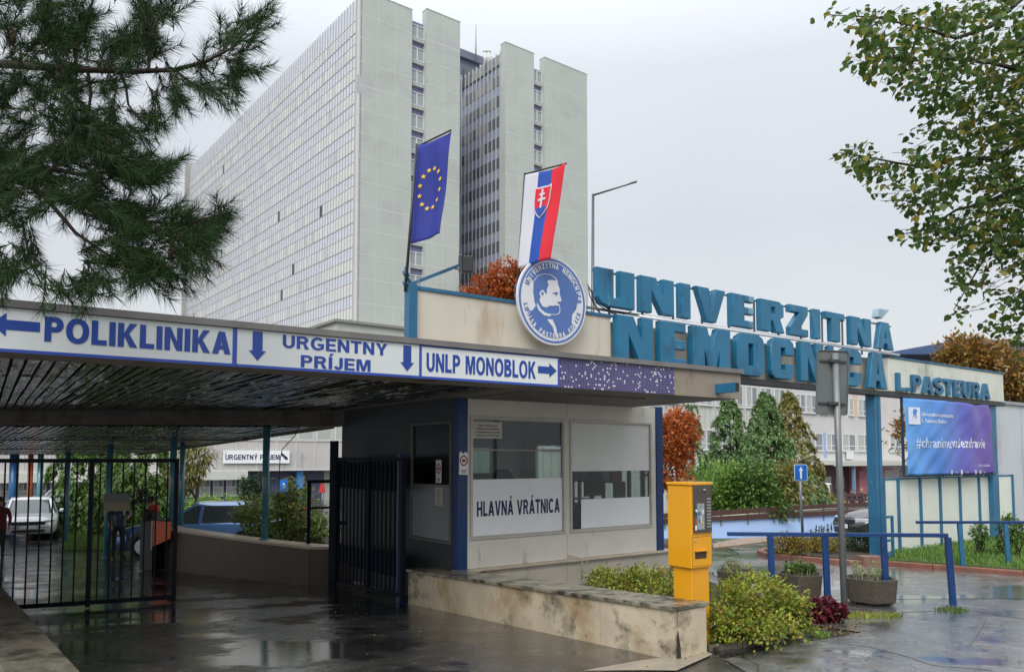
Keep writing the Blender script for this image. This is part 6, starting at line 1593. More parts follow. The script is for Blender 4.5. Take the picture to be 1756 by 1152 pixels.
# one way sign
Yo = 17.5; bo = at(1377.5, 915, Yo); top = at(1372, 796, Yo)
t = T('one_way_sign', 'square blue sign with a white upward arrow on a thin grey pole', 'road sign', (bo.x, Yo, G(bo.x, Yo)))
o_ = Vector(t.location); mb = MB(); mb.tube([(0, .03, 0), top - o_ + Vector((0, .03, -.02))], .030, 10); mb.build('pole', grey_m, t)
a = at(1361.5, 796, Yo) - o_; b = at(1384.5, 824, Yo) - o_; xc = (a.x + b.x) / 2; zc = (a.z + b.z) / 2; w_, h_ = b.x - a.x, a.z - b.z
sb_ = mat('traffic_blue', (.008, .13, .52), .3)
mb = MB(); mb.prism_xz(rrect(xc - w_ / 2, xc + w_ / 2, zc - h_ / 2, zc + h_ / 2, .03), -.012, -.002); mb.build('plate', mat('traffic_white', (.70, .74, .80), .35), t)
mb = MB(); mb.prism_xz(rrect(xc - w_ / 2 + .011, xc + w_ / 2 - .011, zc - h_ / 2 + .011, zc + h_ / 2 - .011, .025), -.016, -.0121); mb.build('blue_field', sb_, t)
mb = MB(); arrow(mb, xc, zc, h_ * .76, w_ * .32, pi / 2, y=-.0195, hl=.36, sw=.45); mb.build('arrow', mat('traffic_white', (.70, .74, .80), .35), t)
# small blue pedestrian sign by the shrub in the passage
Yo = 24; a = at(480, 822, Yo); t = T('zone_sign', 'small blue sign half hidden by the shrub in the passage', 'road sign', (a.x + .12, Yo, G(a.x, Yo)))
o_ = Vector(t.location); mb = MB(); mb.tube([(.02, .03, 0), (.02, .03, a.z - o_.z)], .025, 8); mb.build('pole', grey_m, t)
w_ = at(493.5, 822, Yo).x - a.x; z1_ = a.z - o_.z; z0_ = at(480, 850, Yo).z - o_.z
mb = MB(); mb.prism_xz(rrect(-.12, -.12 + w_, z0_, z1_, .02), -.01, .0); mb.build('plate', sb_, t)
mb = MB(); arrow(mb, -.12 + w_ / 2, (z0_ + z1_) / 2 + .06, .2, .12, pi / 2, y=-.014, hl=.5, sw=.4); mb.build('pictogram', mat('traffic_white', (.70, .74, .80), .35), t)
p = at(553, 835, 45); t = T('hydrant_sign', 'small red hydrant marker in front of the dark ground floor', 'sign', (p.x, 45, G(p.x, 45))); mb = MB(); mb.cyl(0, 0, 0, p.z - G(p.x, 45) - .3, .03); mb.build('pole', grey_m, t)
mb = MB(); z = p.z - G(p.x, 45); mb.prism_xz([(-.2, z - .3), (.2, z - .3), (.12, z + .1), (0, z + .3), (-.12, z + .1)], -.05, -.03); mb.build('plate', mat('hyd_red', (.4, .03, .03), .5), t)

# concrete planters -----------------------------------------------------------
pl_m = mat('exposed_aggregate', (.085, .072, .052), .6, var=.45, scale=45, bump=.6, bscale=80)
def planter(px, pyb, wpx, hpx, rot, label, fill, seed):
    p = atz(px, pyb, 0); Yp = p.y + .28; c = at(px, pyb - 20, Yp); rad = wpx / 2 * Yp / F / cos(radians(14)); h = hpx * (Yp - .28) / F
    t = T('planter', label, 'planter', (c.x, Yp, 0), rot, 'hexagonal concrete planters on the pavement')
    n = 6; ring = lambda r, z, k0=0: [(r * cos(2 * pi * k / n), r * sin(2 * pi * k / n), z) for k in range(n)]
    vs = ring(rad * .86, .03) + ring(rad * .90, .05) + ring(rad, h) + ring(rad * .86, h) + ring(rad * .82, h - .06)
    fs = [tuple(range(n - 1, -1, -1))]
    for q in range(4):
        for k in range(n): fs.append((q * n + k, q * n + (k + 1) % n, (q + 1) * n + (k + 1) % n, (q + 1) * n + k))
    mb = MB(); mb.add(vs, fs); mb.build('tub', pl_m, t, bevel=.008)
    mb = MB(); mb.cyl(0, 0, 0, .05, rad * .5); mb.build('foot', pl_m, t)
    mb = MB(); rnd = random.Random(seed); m = 10
    mb.add([(0, 0, h - .01)] + [(rad * .80 * cos(2 * pi * k / 12), rad * .72 * sin(2 * pi * k / 12), h - .05 + rnd.uniform(0, .03)) for k in range(12)], [(0, 1 + k, 1 + (k + 1) % 12) for k in range(12)])
    mb.build('soil', earth, t)
    return c, rad, h
PLN = [planter(1493, 1041, 88, 45, .25, 'nearest concrete planter, with a few pale green sprouts, beside the sign pole', 0, 1),
       planter(1372, 1030, 80, 42, .1, 'middle concrete planter full of low dark green foliage, behind the bush', 0, 2),
       planter(1260, 1010, 66, 28, .3, 'farthest concrete planter with thin plants, just right of the yellow machine', 0, 3)]

# ramp with pale blue wall and brown handrails ---------------------------------
YA, YB = 27.6, 30.5
a0 = at(1120, 785, YA - 1); a1 = at(1520, 785, YB)
rpA = Vector((a0.x, a0.y, 0)); rpB = Vector((a1.x, a1.y, 0)); rr_ = atan2(rpB.y - rpA.y, rpB.x - rpA.x)
RPp = Plane(rpA.x, rpA.y, rr_); Lr = (rpB - rpA).length
RP = T('ramp_wall', 'long pale blue painted ramp wall with a cream upper band behind the road', 'wall', rpA, rr_)
gr = RPp.P
zl, zr_ = gr(1240, 893)[1], gr(1500, 879)[1]
x1240, x1500 = gr(1240, 893)[0], gr(1500, 879)[0]
def zline(x, pa=(x1240, zl), pb=(x1500, zr_)): return pa[1] + (pb[1] - pa[1]) * (x - pa[0]) / (pb[0] - pa[0])
xe_ = Lr + 6
mb = MB(); mb.hexa([(0, 0, -1.3), (xe_, 0, -1.3), (xe_, .3, -1.3), (0, .3, -1.3), (0, 0, zline(0)), (xe_, 0, zline(xe_)), (xe_, .3, zline(xe_)), (0, .3, zline(0))])
mb.build('blue_wall', mat('pale_blue_paint', (.40, .56, .86), .5, var=.04, scale=1), RP)
za, zb2 = gr(1240, 885)[1], gr(1500, 866)[1]
zc2 = lambda x: zline(x, (x1240, za), (x1500, zb2))
mb = MB(); mb.hexa([(0, .02, zline(0) + .002), (xe_, .02, zline(xe_) + .002), (xe_, .32, zline(xe_) + .002), (0, .32, zline(0) + .002), (0, .02, zc2(0)), (xe_, .02, zc2(xe_)), (xe_, .32, zc2(xe_)), (0, .32, zc2(0))])
mb.build('cream_band', mat('cream_band', (.55, .52, .45), .6, var=.08, scale=1), RP)
mb = MB(); mb.hexa([(0, .33, -1.2), (xe_, .33, -1.2), (xe_ + 4, 7, -1.2), (-3, 7, -1.2), (0, .33, zline(0) - .1), (xe_, .33, zline(xe_) - .1), (xe_ + 4, 7, -1.15), (-3, 7, -1.15)]); mb.build('ramp_deck', mat('ramp_deck', (.16, .16, .15), .4), RP)
brn = mat('brown_plank', (.075, .035, .028), .5, var=.2, scale=4)
t = T('ramp_railing', 'long double brown plank handrail running along the ramp wall', 'railing', rpA, rr_)
pa, pb = gr(1240, 876)[1], gr(1500, 861)[1]; pc, pd_ = gr(1240, 886)[1], gr(1500, 873.5)[1]
for (q0, q1_, hh) in ((pa, pb, .11), (pc, pd_, .11)):
    mb = MB(); f0 = zline(0, (x1240, q0), (x1500, q1_)); f1 = zline(xe_, (x1240, q0), (x1500, q1_))
    mb.hexa([(0, -.10, f0 - hh), (xe_, -.10, f1 - hh), (xe_, -.06, f1 - hh), (0, -.06, f0 - hh), (0, -.10, f0 + hh * .4), (xe_, -.10, f1 + hh * .4), (xe_, -.06, f1 + hh * .4), (0, -.06, f0 + hh * .4)]); mb.build('plank', brn, t)
x = .4
while x < xe_: mb = MB(); mb.box(x, x + .04, -.055, -.01, zline(x) - .15, zline(x, (x1240, pa), (x1500, pb)) + .03); mb.build('post', grey_m, t); x += 1.15
# upper railing behind
Yu = 46; ua = at(1385, 862, Yu); ub = at(1522, 862, Yu)
t = T('upper_railing', 'second brown plank railing on a low wall, in front of the pink annex', 'railing', (ua.x, Yu, 0))
w_ = ub.x - ua.x + 2
for py in (848.5, 856.5): z = at(1385, py, Yu).z; mb = MB(); mb.box(0, w_, -.02, .02, z - .07, z + .07); mb.build('plank', brn, t)
x = 0
while x < w_: mb = MB(); mb.box(x, x + .06, .021, .07, ua.z, ua.z + .62); mb.build('post', grey_m, t); x += 1.1
mb = MB(); mb.box(-.2, w_, -.1, .3, -2.4, ua.z); mb.build('low_wall', mat('forecourt', (.36, .34, .31), .6, var=.1), t)
# ================================================================ VEGETATION
def leafm(name, cols, rough=.5, thin=.25): return mat(name, cols[0], rough, island=cols, spec=.4, thin=thin)
LV_bush = leafm('leaf_yellowgreen', [(.06, .12, .015), (.17, .25, .025), (.30, .36, .04), (.44, .44, .06), (.13, .20, .025), (.34, .20, .05), (.21, .30, .04)])
LV_green = leafm('leaf_green', [(.035, .085, .015), (.07, .14, .025), (.11, .20, .035), (.15, .25, .05), (.05, .11, .02)])
LV_dark = leafm('leaf_dark', [(.012, .035, .012), (.02, .055, .018), (.035, .075, .025), (.016, .045, .02)])
LV_con = leafm('leaf_conifer', [(.07, .14, .05), (.11, .20, .07), (.17, .28, .10), (.22, .34, .12), (.09, .17, .065)])
LV_conb = leafm('leaf_conifer_brown', [(.13, .15, .04), (.22, .22, .06), (.30, .23, .07), (.17, .19, .05), (.32, .28, .09)])
LV_light = leafm('leaf_light_conifer', [(.12, .24, .045), (.20, .36, .07), (.30, .46, .10), (.16, .28, .05), (.09, .17, .03)], thin=.4)
LV_pass = leafm('leaf_passage', [(.06, .13, .028), (.11, .20, .04), (.18, .29, .06), (.09, .16, .03), (.045, .09, .02)], thin=.3)
LV_rust = leafm('leaf_rust', [(.30, .065, .015), (.46, .11, .02), (.56, .18, .04), (.40, .08, .02), (.22, .05, .015), (.50, .22, .05)])
LV_aut = leafm('leaf_autumn', [(.26, .11, .025), (.36, .18, .04), (.17, .15, .03), (.42, .24, .06), (.11, .12, .025), (.30, .09, .025)])
LV_isl = leafm('leaf_island', [(.26, .20, .03), (.14, .17, .025), (.36, .26, .04), (.30, .13, .03), (.09, .13, .02)])
LV_red = leafm('leaf_burgundy', [(.06, .01, .02), (.12, .012, .03), (.17, .02, .035), (.04, .008, .012)])
LV_pale = leafm('leaf_pale_sprout', [(.30, .42, .16), (.38, .50, .22), (.22, .34, .10), (.45, .50, .25)])
LV_lin = leafm('leaf_linden', [(.035, .08, .018), (.05, .115, .022), (.085, .16, .03), (.12, .20, .04), (.045, .095, .018), (.04, .085, .018), (.34, .28, .04), (.06, .12, .022), (.05, .10, .02), (.16, .15, .03)], thin=.42)
bark = mat('bark', (.045, .034, .026), .85, var=.35, scale=6, bump=.6, bscale=25)
def leaf(mb, p, d, up, l, wd, fold=.25):
    d = d.normalized(); s_ = d.cross(up)
    if s_.length < 1e-3: s_ = d.cross(Vector((1, 0, 0)))
    s_.normalize(); n = s_.cross(d)
    mb.add([p, p + d * l * .45 + s_ * wd / 2 + n * wd * fold, p + d * l, p + d * l * .45 - s_ * wd / 2 + n * wd * fold], [(0, 1, 2), (0, 2, 3)])
def rdir(r, zb=0.0):
    while 1:
        v = Vector((r.uniform(-1, 1), r.uniform(-1, 1), r.uniform(-1, 1)))
        if .05 < v.length < 1: v.normalize(); v.z += zb; return v.normalized()
def blob(mb, r, c, rad, n, l, wd, clump=22, droop=0.0, spread=.16, inner=.45, stems=None):
    c = Vector(c); rad = Vector(rad); k = max(1, n // clump); mr = (rad.x + rad.y + rad.z) / 3
    for _ in range(k):
        v = rdir(r); q = (inner + (1 - inner) * r.random() ** .5) * (.85 + .3 * _n.noise(v * 2.3 + c * .7))
        cc = c + Vector((v.x * rad.x, v.y * rad.y, v.z * rad.z)) * q
        if stems is not None: stems.append((c, cc))
        for _ in range(clump):
            g = Vector((r.gauss(0, 1), r.gauss(0, 1), r.gauss(0, .8))) * spread * mr
            d = (rdir(r) * .8 + v * .8 + Vector((0, 0, -droop)) + g.normalized() * .3)
            leaf(mb, cc + g, d, Vector((r.uniform(-.6, .6), r.uniform(-.6, .6), 1)), l * r.uniform(.6, 1.25), wd * r.uniform(.7, 1.2))
def skel(mb, base, targets, r0, r, bend=.12, n=4, rt=.01):
    base = Vector(base)
    for tg in targets:
        tg = Vector(tg); pts = []; L_ = (tg - base).length
        for i in range(n + 1):
            t_ = i / n; pts.append(base.lerp(tg, t_) + Vector((r.uniform(-1, 1), r.uniform(-1, 1), r.uniform(-.4, .6))) * bend * L_ * sin(pi * t_))
        mb.tube(pts, [r0 + (rt - r0) * i / n for i in range(n + 1)], 6, cap=False)
def plant(name, label, cat, base, group=None): return T(name, label, cat, base, 0, group)
def broad_tree(name, label, base, blobs, leafmat, l, wd, trunk_r, seed, clump=22, spread=.16, group=None, droop=.1):
    r = random.Random(seed); t = plant(name, label, 'tree', base, group); o = Vector(base)
    mb = MB(); tops = []
    for c, rad, n in blobs: blob(mb, r, Vector(c) - o, rad, n, l, wd, clump, droop, spread, stems=None); tops.append(Vector(c) - o)
    mb.build('crown', leafmat, t)
    mt_ = MB(); fork = Vector((0, 0, min(v.z for v in tops) * .55 + .2)) + (tops[0] - Vector((0, 0, tops[0].z))) * .0
    mt_.tube([(0, 0, -.1), fork * .5 + Vector((.03, .02, 0)), fork], [trunk_r, trunk_r * .85, trunk_r * .75], 9)
    skel(mt_, fork, tops, trunk_r * .6, r, rt=trunk_r * .1)
    for c, rad, n in blobs:
        for _ in range(5): v = rdir(r, .3); cc = Vector(c) - o; skel(mt_, cc * .85 + fork * .15, [cc + Vector((v.x * rad[0], v.y * rad[1], v.z * rad[2])) * .85], trunk_r * .16, r, rt=.006)
    mt_.build('trunk', bark, t); return t
def conifer(label, px, pytop, Y, hw, leafmat, seed, n=2600, z0=None, l=.30, wd=.12, name='conifer', bottom=.03, shape=1.0, group='conifers in front of the clinic'):
    """crown of drooping plumes, uneven, the leader bare at the very top"""
    r = random.Random(seed); top = at(px, pytop, Y); g_ = G(top.x, Y) if z0 is None else z0
    Hh = top.z - g_; Rr = hw * Y / F; t = plant(name, label, 'tree', (top.x, Y, g_), group)
    mb = MB(); mt_ = MB(); mt_.tube([(0, 0, 0), (.03, 0, Hh * .5), (0, 0, Hh * .97)], [.05 * Rr + .05, .06, .012], 7)
    k = 40; nb = int(n / k)
    for b in range(nb):
        u_ = bottom + (.99 - bottom) * (1 - (1 - r.random()) ** .62 if False else r.random() ** 1.25)
        a = r.uniform(0, 6.283); lump = .78 + .45 * _n.noise(Vector((cos(a) * 1.3, sin(a) * 1.3, u_ * 5 + seed)))
        rr2 = (Rr * ((1 - u_) ** shape) * lump + .10) * (.35 + .65 * r.random() ** .45)
        dv = Vector((cos(a), sin(a), 0)); side = Vector((-sin(a), cos(a), 0)); C_ = dv * rr2 + Vector((0, 0, u_ * Hh + r.uniform(-.1, .1)))
        sz = (.16 + .34 * (1 - u_)) * min(1, Rr / 1.6 + .35); hook = r.uniform(.6, 1.1)
        if b % 5 == 0: mt_.tube([(0, 0, max(.1, C_.z - .2)), C_], [.02, .006], 4, cap=False)
        for q in range(k):
            s_ = r.random(); arc_ = dv * (s_ * sz * .8) + Vector((0, 0, sz * (.55 * s_ - 1.5 * hook * s_ * s_)))
            p = C_ + arc_ + side * r.gauss(0, .30) * sz + dv * r.gauss(0, .12) * sz + Vector((0, 0, r.gauss(0, .12) * sz))
            d = dv * .5 + side * r.uniform(-.6, .6) + Vector((0, 0, .5 - 2.4 * s_ * hook))
            leaf(mb, p, d, Vector((r.uniform(-.5, .5), r.uniform(-.5, .5), 1)), l * r.uniform(.45, 1.1) * (.45 + sz), wd * r.uniform(.6, 1.1) * (.5 + sz), .15)
    for q in range(60): leaf(mb, Vector((r.gauss(0, .03), r.gauss(0, .03), Hh * r.uniform(.86, .99))), Vector((r.uniform(-.7, .7), r.uniform(-.7, .7), .9)), Vector((1, 0, 0)), l * .5, wd * .6)
    mb.build('crown', leafmat, t); mt_.build('trunk', bark, t); return t
# --- conifer row in front of the clinic
conifer('thin sparse conifer top just behind the rust red tree, leftmost of the row', 1186, 694, 34, 36, LV_con, 1, 5200)
conifer('full green conifer, second from the left in the row before the clinic', 1250, 680, 35, 104, LV_con, 2, 17000)
conifer('tall green conifer with the widest crown in the middle of the row', 1313, 674, 33, 112, LV_con, 3, 19000)
conifer('olive brown conifer at the right end of the row beside the one way sign', 1352, 670, 36, 98, LV_conb, 4, 15000)
def shrub(name, label, cat, blobs, leafmat, l, wd, seed, clump=20, spread=.2, group=None, base=None, droop=.1, stemr=.012, kind=None):
    r = random.Random(seed); c0_ = Vector(blobs[0][0]); b_ = Vector(base) if base else Vector((c0_.x, c0_.y, G(c0_.x, c0_.y)))
    t = T(name, label, cat, b_, 0, group, kind); mb = MB(); ms = MB()
    for c, rad, n in blobs:
        cc = Vector(c) - b_; blob(mb, r, cc, rad, n, l, wd, clump, droop, spread, inner=.3)
        for _ in range(7):
            v = rdir(r, .4); skel(ms, (cc.x * .8, cc.y * .8, 0), [cc + Vector((v.x * rad[0], v.y * rad[1], v.z * rad[2])) * .85], stemr, r, rt=.004)
    mb.build('foliage', leafmat, t); ms.build('stems', bark, t); return t
def bl(px, py, Y, rx, ry, n, dy=None): k = Y / F; return (tuple(at(px, py, Y)), (rx * k, (dy if dy else rx * k), ry * k), n)
shrub('green_shrub', 'rounded bright green bush at the foot of the conifers, left', 'shrub', [bl(1235, 838, 30, 48, 52, 2600), bl(1200, 865, 30, 30, 30, 900)], LV_light, .20, .09, 5, group='bushes under the conifers')
shrub('green_shrub', 'broad drooping green bush at the foot of the conifers, centre', 'shrub', [bl(1290, 838, 29.5, 44, 50, 2600), bl(1325, 870, 29, 30, 28, 900)], LV_green, .22, .09, 6, group='bushes under the conifers', droop=.5)
shrub('green_shrub', 'olive bush just left of the one way sign under the brownish conifer', 'shrub', [bl(1352, 836, 31, 34, 46, 1800)], LV_conb, .20, .08, 7, group='bushes under the conifers')
# --- rust red trees
def bt(px, py, Y, rx, ry, n, dy=None): return bl(px, py, Y, rx, ry, n, dy)
g_ = lambda x, y: (x, y, G(x, y))
c = at(1148, 785, 27); broad_tree('rust_tree', 'rust red leaved small tree beside the gatehouse corner', g_(c.x, c.y), [bt(1140, 750, 27, 50, 50, 3400), bt(1168, 735, 27.5, 32, 34, 1700), bt(1145, 805, 27, 42, 36, 2000), bt(1175, 775, 27.5, 20, 24, 700)], LV_rust, .15, .075, .08, 8)
c = at(848, 785, 24); broad_tree('rust_tree', 'rust red tree crown rising behind the cream parapet between tower and emblem', g_(c.x, c.y), [bt(835, 505, 24, 45, 34, 1700), bt(868, 480, 24, 35, 34, 1500), bt(895, 500, 24.5, 40, 40, 1500), bt(860, 560, 24, 70, 60, 1500)], LV_rust, .15, .07, .14, 9)
# --- autumn tree right
c = at(1665, 785, 46); broad_tree('autumn_tree', 'large orange brown autumn tree behind the banner and sign end', g_(c.x, c.y),
    [bt(1655, 620, 46, 48, 48, 2600), bt(1720, 640, 46, 60, 60, 3000), bt(1640, 670, 45, 40, 40, 1500), bt(1640, 740, 44, 100, 60, 2600), bt(1790, 660, 47, 60, 70, 1500), bt(1700, 790, 44, 60, 60, 900)], LV_aut, .34, .20, .3, 10)
c = at(1543, 785, 30); broad_tree('young_chestnut', 'small yellowing chestnut sprig showing between the teal post and the banner', g_(c.x, c.y), [bt(1545, 737, 30, 15, 16, 260)], LV_aut, .16, .08, .04, 11)
# --- passage vegetation
GP = 'trees and hedges seen through the passage'
conifer('light green drooping conifer behind the gate, left of the puffer jacket person', 155, 715, 32, 70, LV_pass, 12, 11000, l=.34, wd=.13, name='passage_conifer', shape=.5, bottom=.02, group=None)
conifer('second light green conifer behind the gate, right of the puffer jacket person', 245, 712, 30, 72, LV_pass, 13, 11000, l=.34, wd=.13, name='passage_conifer', shape=.5, bottom=.02, group=None)
c = at(338, 785, 27); broad_tree('willowy_tree', 'loose tree with hanging olive and brownish leaves left of the emergency sign', g_(c.x, c.y), [bt(335, 775, 27, 32, 36, 900), bt(318, 815, 27, 30, 34, 700), bt(352, 740, 27, 22, 22, 350)], LV_conb, .26, .05, .06, 14, droop=1.2)
shrub('hedge', 'bright green clipped hedge below the ground floor windows', 'hedge', [bl(340, 868, 36, 32, 13, 900, 1.0), bl(390, 868, 36, 35, 14, 1000, 1.0), bl(430, 870, 35, 25, 14, 500, 1.0)], LV_light, .16, .08, 15)
shrub('evergreen_shrub', 'dark evergreen bush beside the teal column in front of the dark entrance', 'shrub', [bl(438, 838, 30, 26, 26, 1300)], LV_dark, .16, .07, 16)
LV_rose = leafm('leaf_rose', [(.09, .17, .045), (.15, .26, .07), (.25, .35, .10), (.38, .40, .11), (.11, .20, .045), (.42, .32, .10)])
shrub('garden_shrub', 'big leafy shrub with yellowing tips and orange berries behind the tan wall', 'shrub', [bl(455, 890, 17.2, 48, 42, 1500), bl(512, 885, 16.4, 45, 46, 1500), bl(500, 850, 16.4, 28, 26, 500), bl(545, 905, 15.9, 22, 22, 350), bl(430, 870, 17.5, 25, 26, 350)], LV_rose, .12, .055, 17, base=(-4.6, 16.6, .12), droop=.6)
mb = MB(); r = random.Random(4)
for k in range(14): p = at(r.gauss(520, 20), r.gauss(885, 18), 15.95); mb.sphere(p, .022, 6, 4)
shb = [o for o in bpy.data.objects if o.name.startswith('garden_shrub')][0]
mb.xf(Matrix.Translation(-Vector(shb.location))); mb.build('berries', mat('berry_orange', (.6, .10, .02), .4), shb)
shrub('low_shrub', 'small green plant beside the short dark railing at the end of the tan wall', 'shrub', [bl(560, 905, 17.5, 26, 22, 500)], LV_green, .12, .05, 18, base=(-4.1, 17.2, .12))
# --- bush bed right of the wall
shrub('spirea_bush', 'large yellow green bush in front beside the yellow machine', 'shrub',
      [bl(1262, 1040, 8.1, 50, 50, 1700), bl(1320, 1038, 8.35, 58, 48, 1900), bl(1300, 1012, 8.6, 55, 30, 900), bl(1235, 1070, 7.8, 28, 32, 700), bl(1365, 1055, 8.2, 30, 34, 700), bl(1310, 1078, 7.75, 60, 20, 900)], LV_bush, .052, .032, 19, clump=16, spread=.2)
shrub('spirea_bush', 'low yellow green hedge between the gatehouse plinth and the stone wall', 'shrub',
      [bl(1035, 990, 10.4, 34, 16, 700, .35), bl(1090, 994, 10.1, 45, 18, 900, .35), bl(1140, 1000, 9.6, 36, 22, 800, .35), bl(1060, 1010, 9.9, 55, 18, 500, .3), bl(1130, 1020, 9.0, 40, 24, 500, .35)], LV_bush, .055, .032, 20, clump=16)
p = ghit(1415, 1056); shrub('coral_bells', 'low dark burgundy leafed plant beside the sign pole', 'plant', [bl(1405, 1043, 8.95, 26, 16, 420, .2), bl(1432, 1048, 8.95, 16, 11, 220, .15)], LV_red, .075, .07, 21, clump=12, base=(p.x, p.y, 0))
# tufts of weeds
def tuft(label, px, py, n, wd_px, hpx, seed, mt_=None, name='weed_patch'):
    p = ghit(px, py); r = random.Random(seed); t = T(name, label, 'weeds', (p.x, p.y, 0)); mb = MB(); W_ = wd_px * p.y / F; H_ = hpx * p.y / F
    for k in range(n):
        a = r.uniform(-1, 1); x = a * W_ / 2; y = r.uniform(-.10, .10) * (1 - a * a); d = Vector((r.uniform(-.8, .8), r.uniform(-.8, .8), 1))
        y *= 1.6; leaf(mb, Vector((x + r.uniform(-.05, .05), y, .0)), d, Vector((0, 1, 0)), H_ * r.uniform(.4, 1.1), .012)
    mb.build('blades', mt_ or bladem, t)
tuft('grassy weeds at the foot of the blue handrail post on the right', 1632, 1048, 150, 46, 10, 1, LV_green)
tuft('strip of weeds along the bed edge between the burgundy plant and the pavement', 1490, 1058, 420, 110, 11, 2, LV_bush)
tuft('small weed sprouting from the pavement in front of the yellow green bush', 1402, 1090, 90, 30, 13, 3)
tuft('tuft of green at the front corner of the lawn beside the rust brown block', 1532, 968, 200, 40, 14, 4)
r = random.Random(6); mb = MB()
for k in range(260):
    p = ghit(r.uniform(1240, 1480), r.uniform(1085, 1100) - 0); q = ghit(1300 + 180 * r.random() ** .7, 1092 - 30 * r.random())
    leaf(mb, Vector((q.x, q.y, .02)), rdir(r), Vector((0, 0, 1)), .03, .018)
for k in range(110):
    q = ghit(r.uniform(1000, 1750) if k % 5 else r.uniform(300, 900), r.uniform(1060, 1150)); leaf(mb, Vector((q.x, q.y, .016)), Vector((r.uniform(-1, 1), r.uniform(-1, 1), .05)), Vector((0, 0, 1)), .035, .022)
tag(mb.build('fallen_leaves', LV_aut), 'small fallen leaves scattered over the wet pavement', 'leaves', kind='stuff')
# planters' plants
def sprouts(pl_, label, n, h, m, seed, wl=.03, dens=6):
    c, rad, hh = pl_; r = random.Random(seed); t = T('planter_plants', label, 'plant', (c.x, c.y, hh - .02), 0, 'plants growing in the concrete planters'); mb = MB(); ms = MB()
    for k in range(n):
        a = r.uniform(0, 6.28); q = rad * .6 * sqrt(r.random()); b = Vector((q * cos(a), q * sin(a), 0)); H_ = h * r.uniform(.5, 1.1); top = b + Vector((r.uniform(-.03, .03), r.uniform(-.03, .03), H_))
        ms.tube([b, top], [.004, .002], 4, cap=False)
        for j in range(dens): s_ = .35 + .65 * r.random(); leaf(mb, b.lerp(top, s_), rdir(r, .3), Vector((0, 0, 1)), wl * 1.6 * r.uniform(.6, 1.2), wl)
    mb.build('leaves', m, t); ms.build('stems', mat('pale_stem', (.35, .38, .2), .5), t)
sprouts(PLN[0], 'pale green seedlings in the nearest planter by the sign pole', 26, .20, LV_pale, 1, .028, 7)
sprouts(PLN[1], 'dense low green plants filling the middle planter', 90, .15, LV_green, 2, .035, 7)
sprouts(PLN[2], 'thin purplish green stems in the farthest planter beside the yellow machine', 20, .18, LV_conb, 3, .028, 6)
# island shrubs
shrub('island_shrub', 'yellow orange low shrub at the left tip of the planted island', 'shrub', [bl(1345, 932, 14.6, 28, 17, 700), bl(1372, 938, 14.4, 24, 16, 500)], LV_isl, .06, .035, 22)
shrub('island_shrub', 'mixed golden shrub in the middle of the planted island', 'shrub', [bl(1412, 936, 14.9, 32, 22, 1000), bl(1395, 928, 15.6, 22, 14, 400), bl(1440, 928, 15.8, 22, 18, 400)], LV_isl, .06, .035, 23)
shrub('island_shrub', 'dark green rounded bush at the foot of the teal post', 'shrub', [bl(1476, 936, 15.1, 32, 25, 1400), bl(1497, 918, 15.5, 18, 18, 500)], LV_dark, .06, .03, 24)
shrub('lawn_shrub', 'small upright shrub on the lawn, left of the pair', 'shrub', [bl(1680, 912, 14.2, 14, 15, 420), bl(1683, 932, 14.2, 7, 14, 120)], LV_green, .07, .03, 25)
shrub('lawn_shrub', 'taller bushy shrub on the lawn at the right edge', 'shrub', [bl(1728, 905, 14.0, 18, 24, 700), bl(1722, 932, 14.0, 12, 14, 160), bl(1748, 915, 14.0, 12, 22, 300)], LV_green, .07, .03, 26)
t = T('dry_flower_stalks', 'dry dark flower stalks standing above the planted island', 'plant', g_(at(1405, 785, 15).x, 15)); o_ = Vector(t.location); mb = MB(); r = random.Random(8)
for px in (1391, 1399, 1403, 1407, 1411, 1416, 1420, 1426):
    b = at(px, 925, 15) - o_; tp2 = at(px + r.uniform(-2, 4), r.uniform(898, 908), 15) - o_; mb.tube([b, tp2], .005, 4, cap=False)
    for j in range(14): q = b.lerp(tp2, r.uniform(.55, 1)); leaf(mb, q, rdir(r, .5), Vector((0, 0, 1)), .05, .025)
mb.build('stalks', mat('stalk_dark', (.06, .045, .04), .8), t)

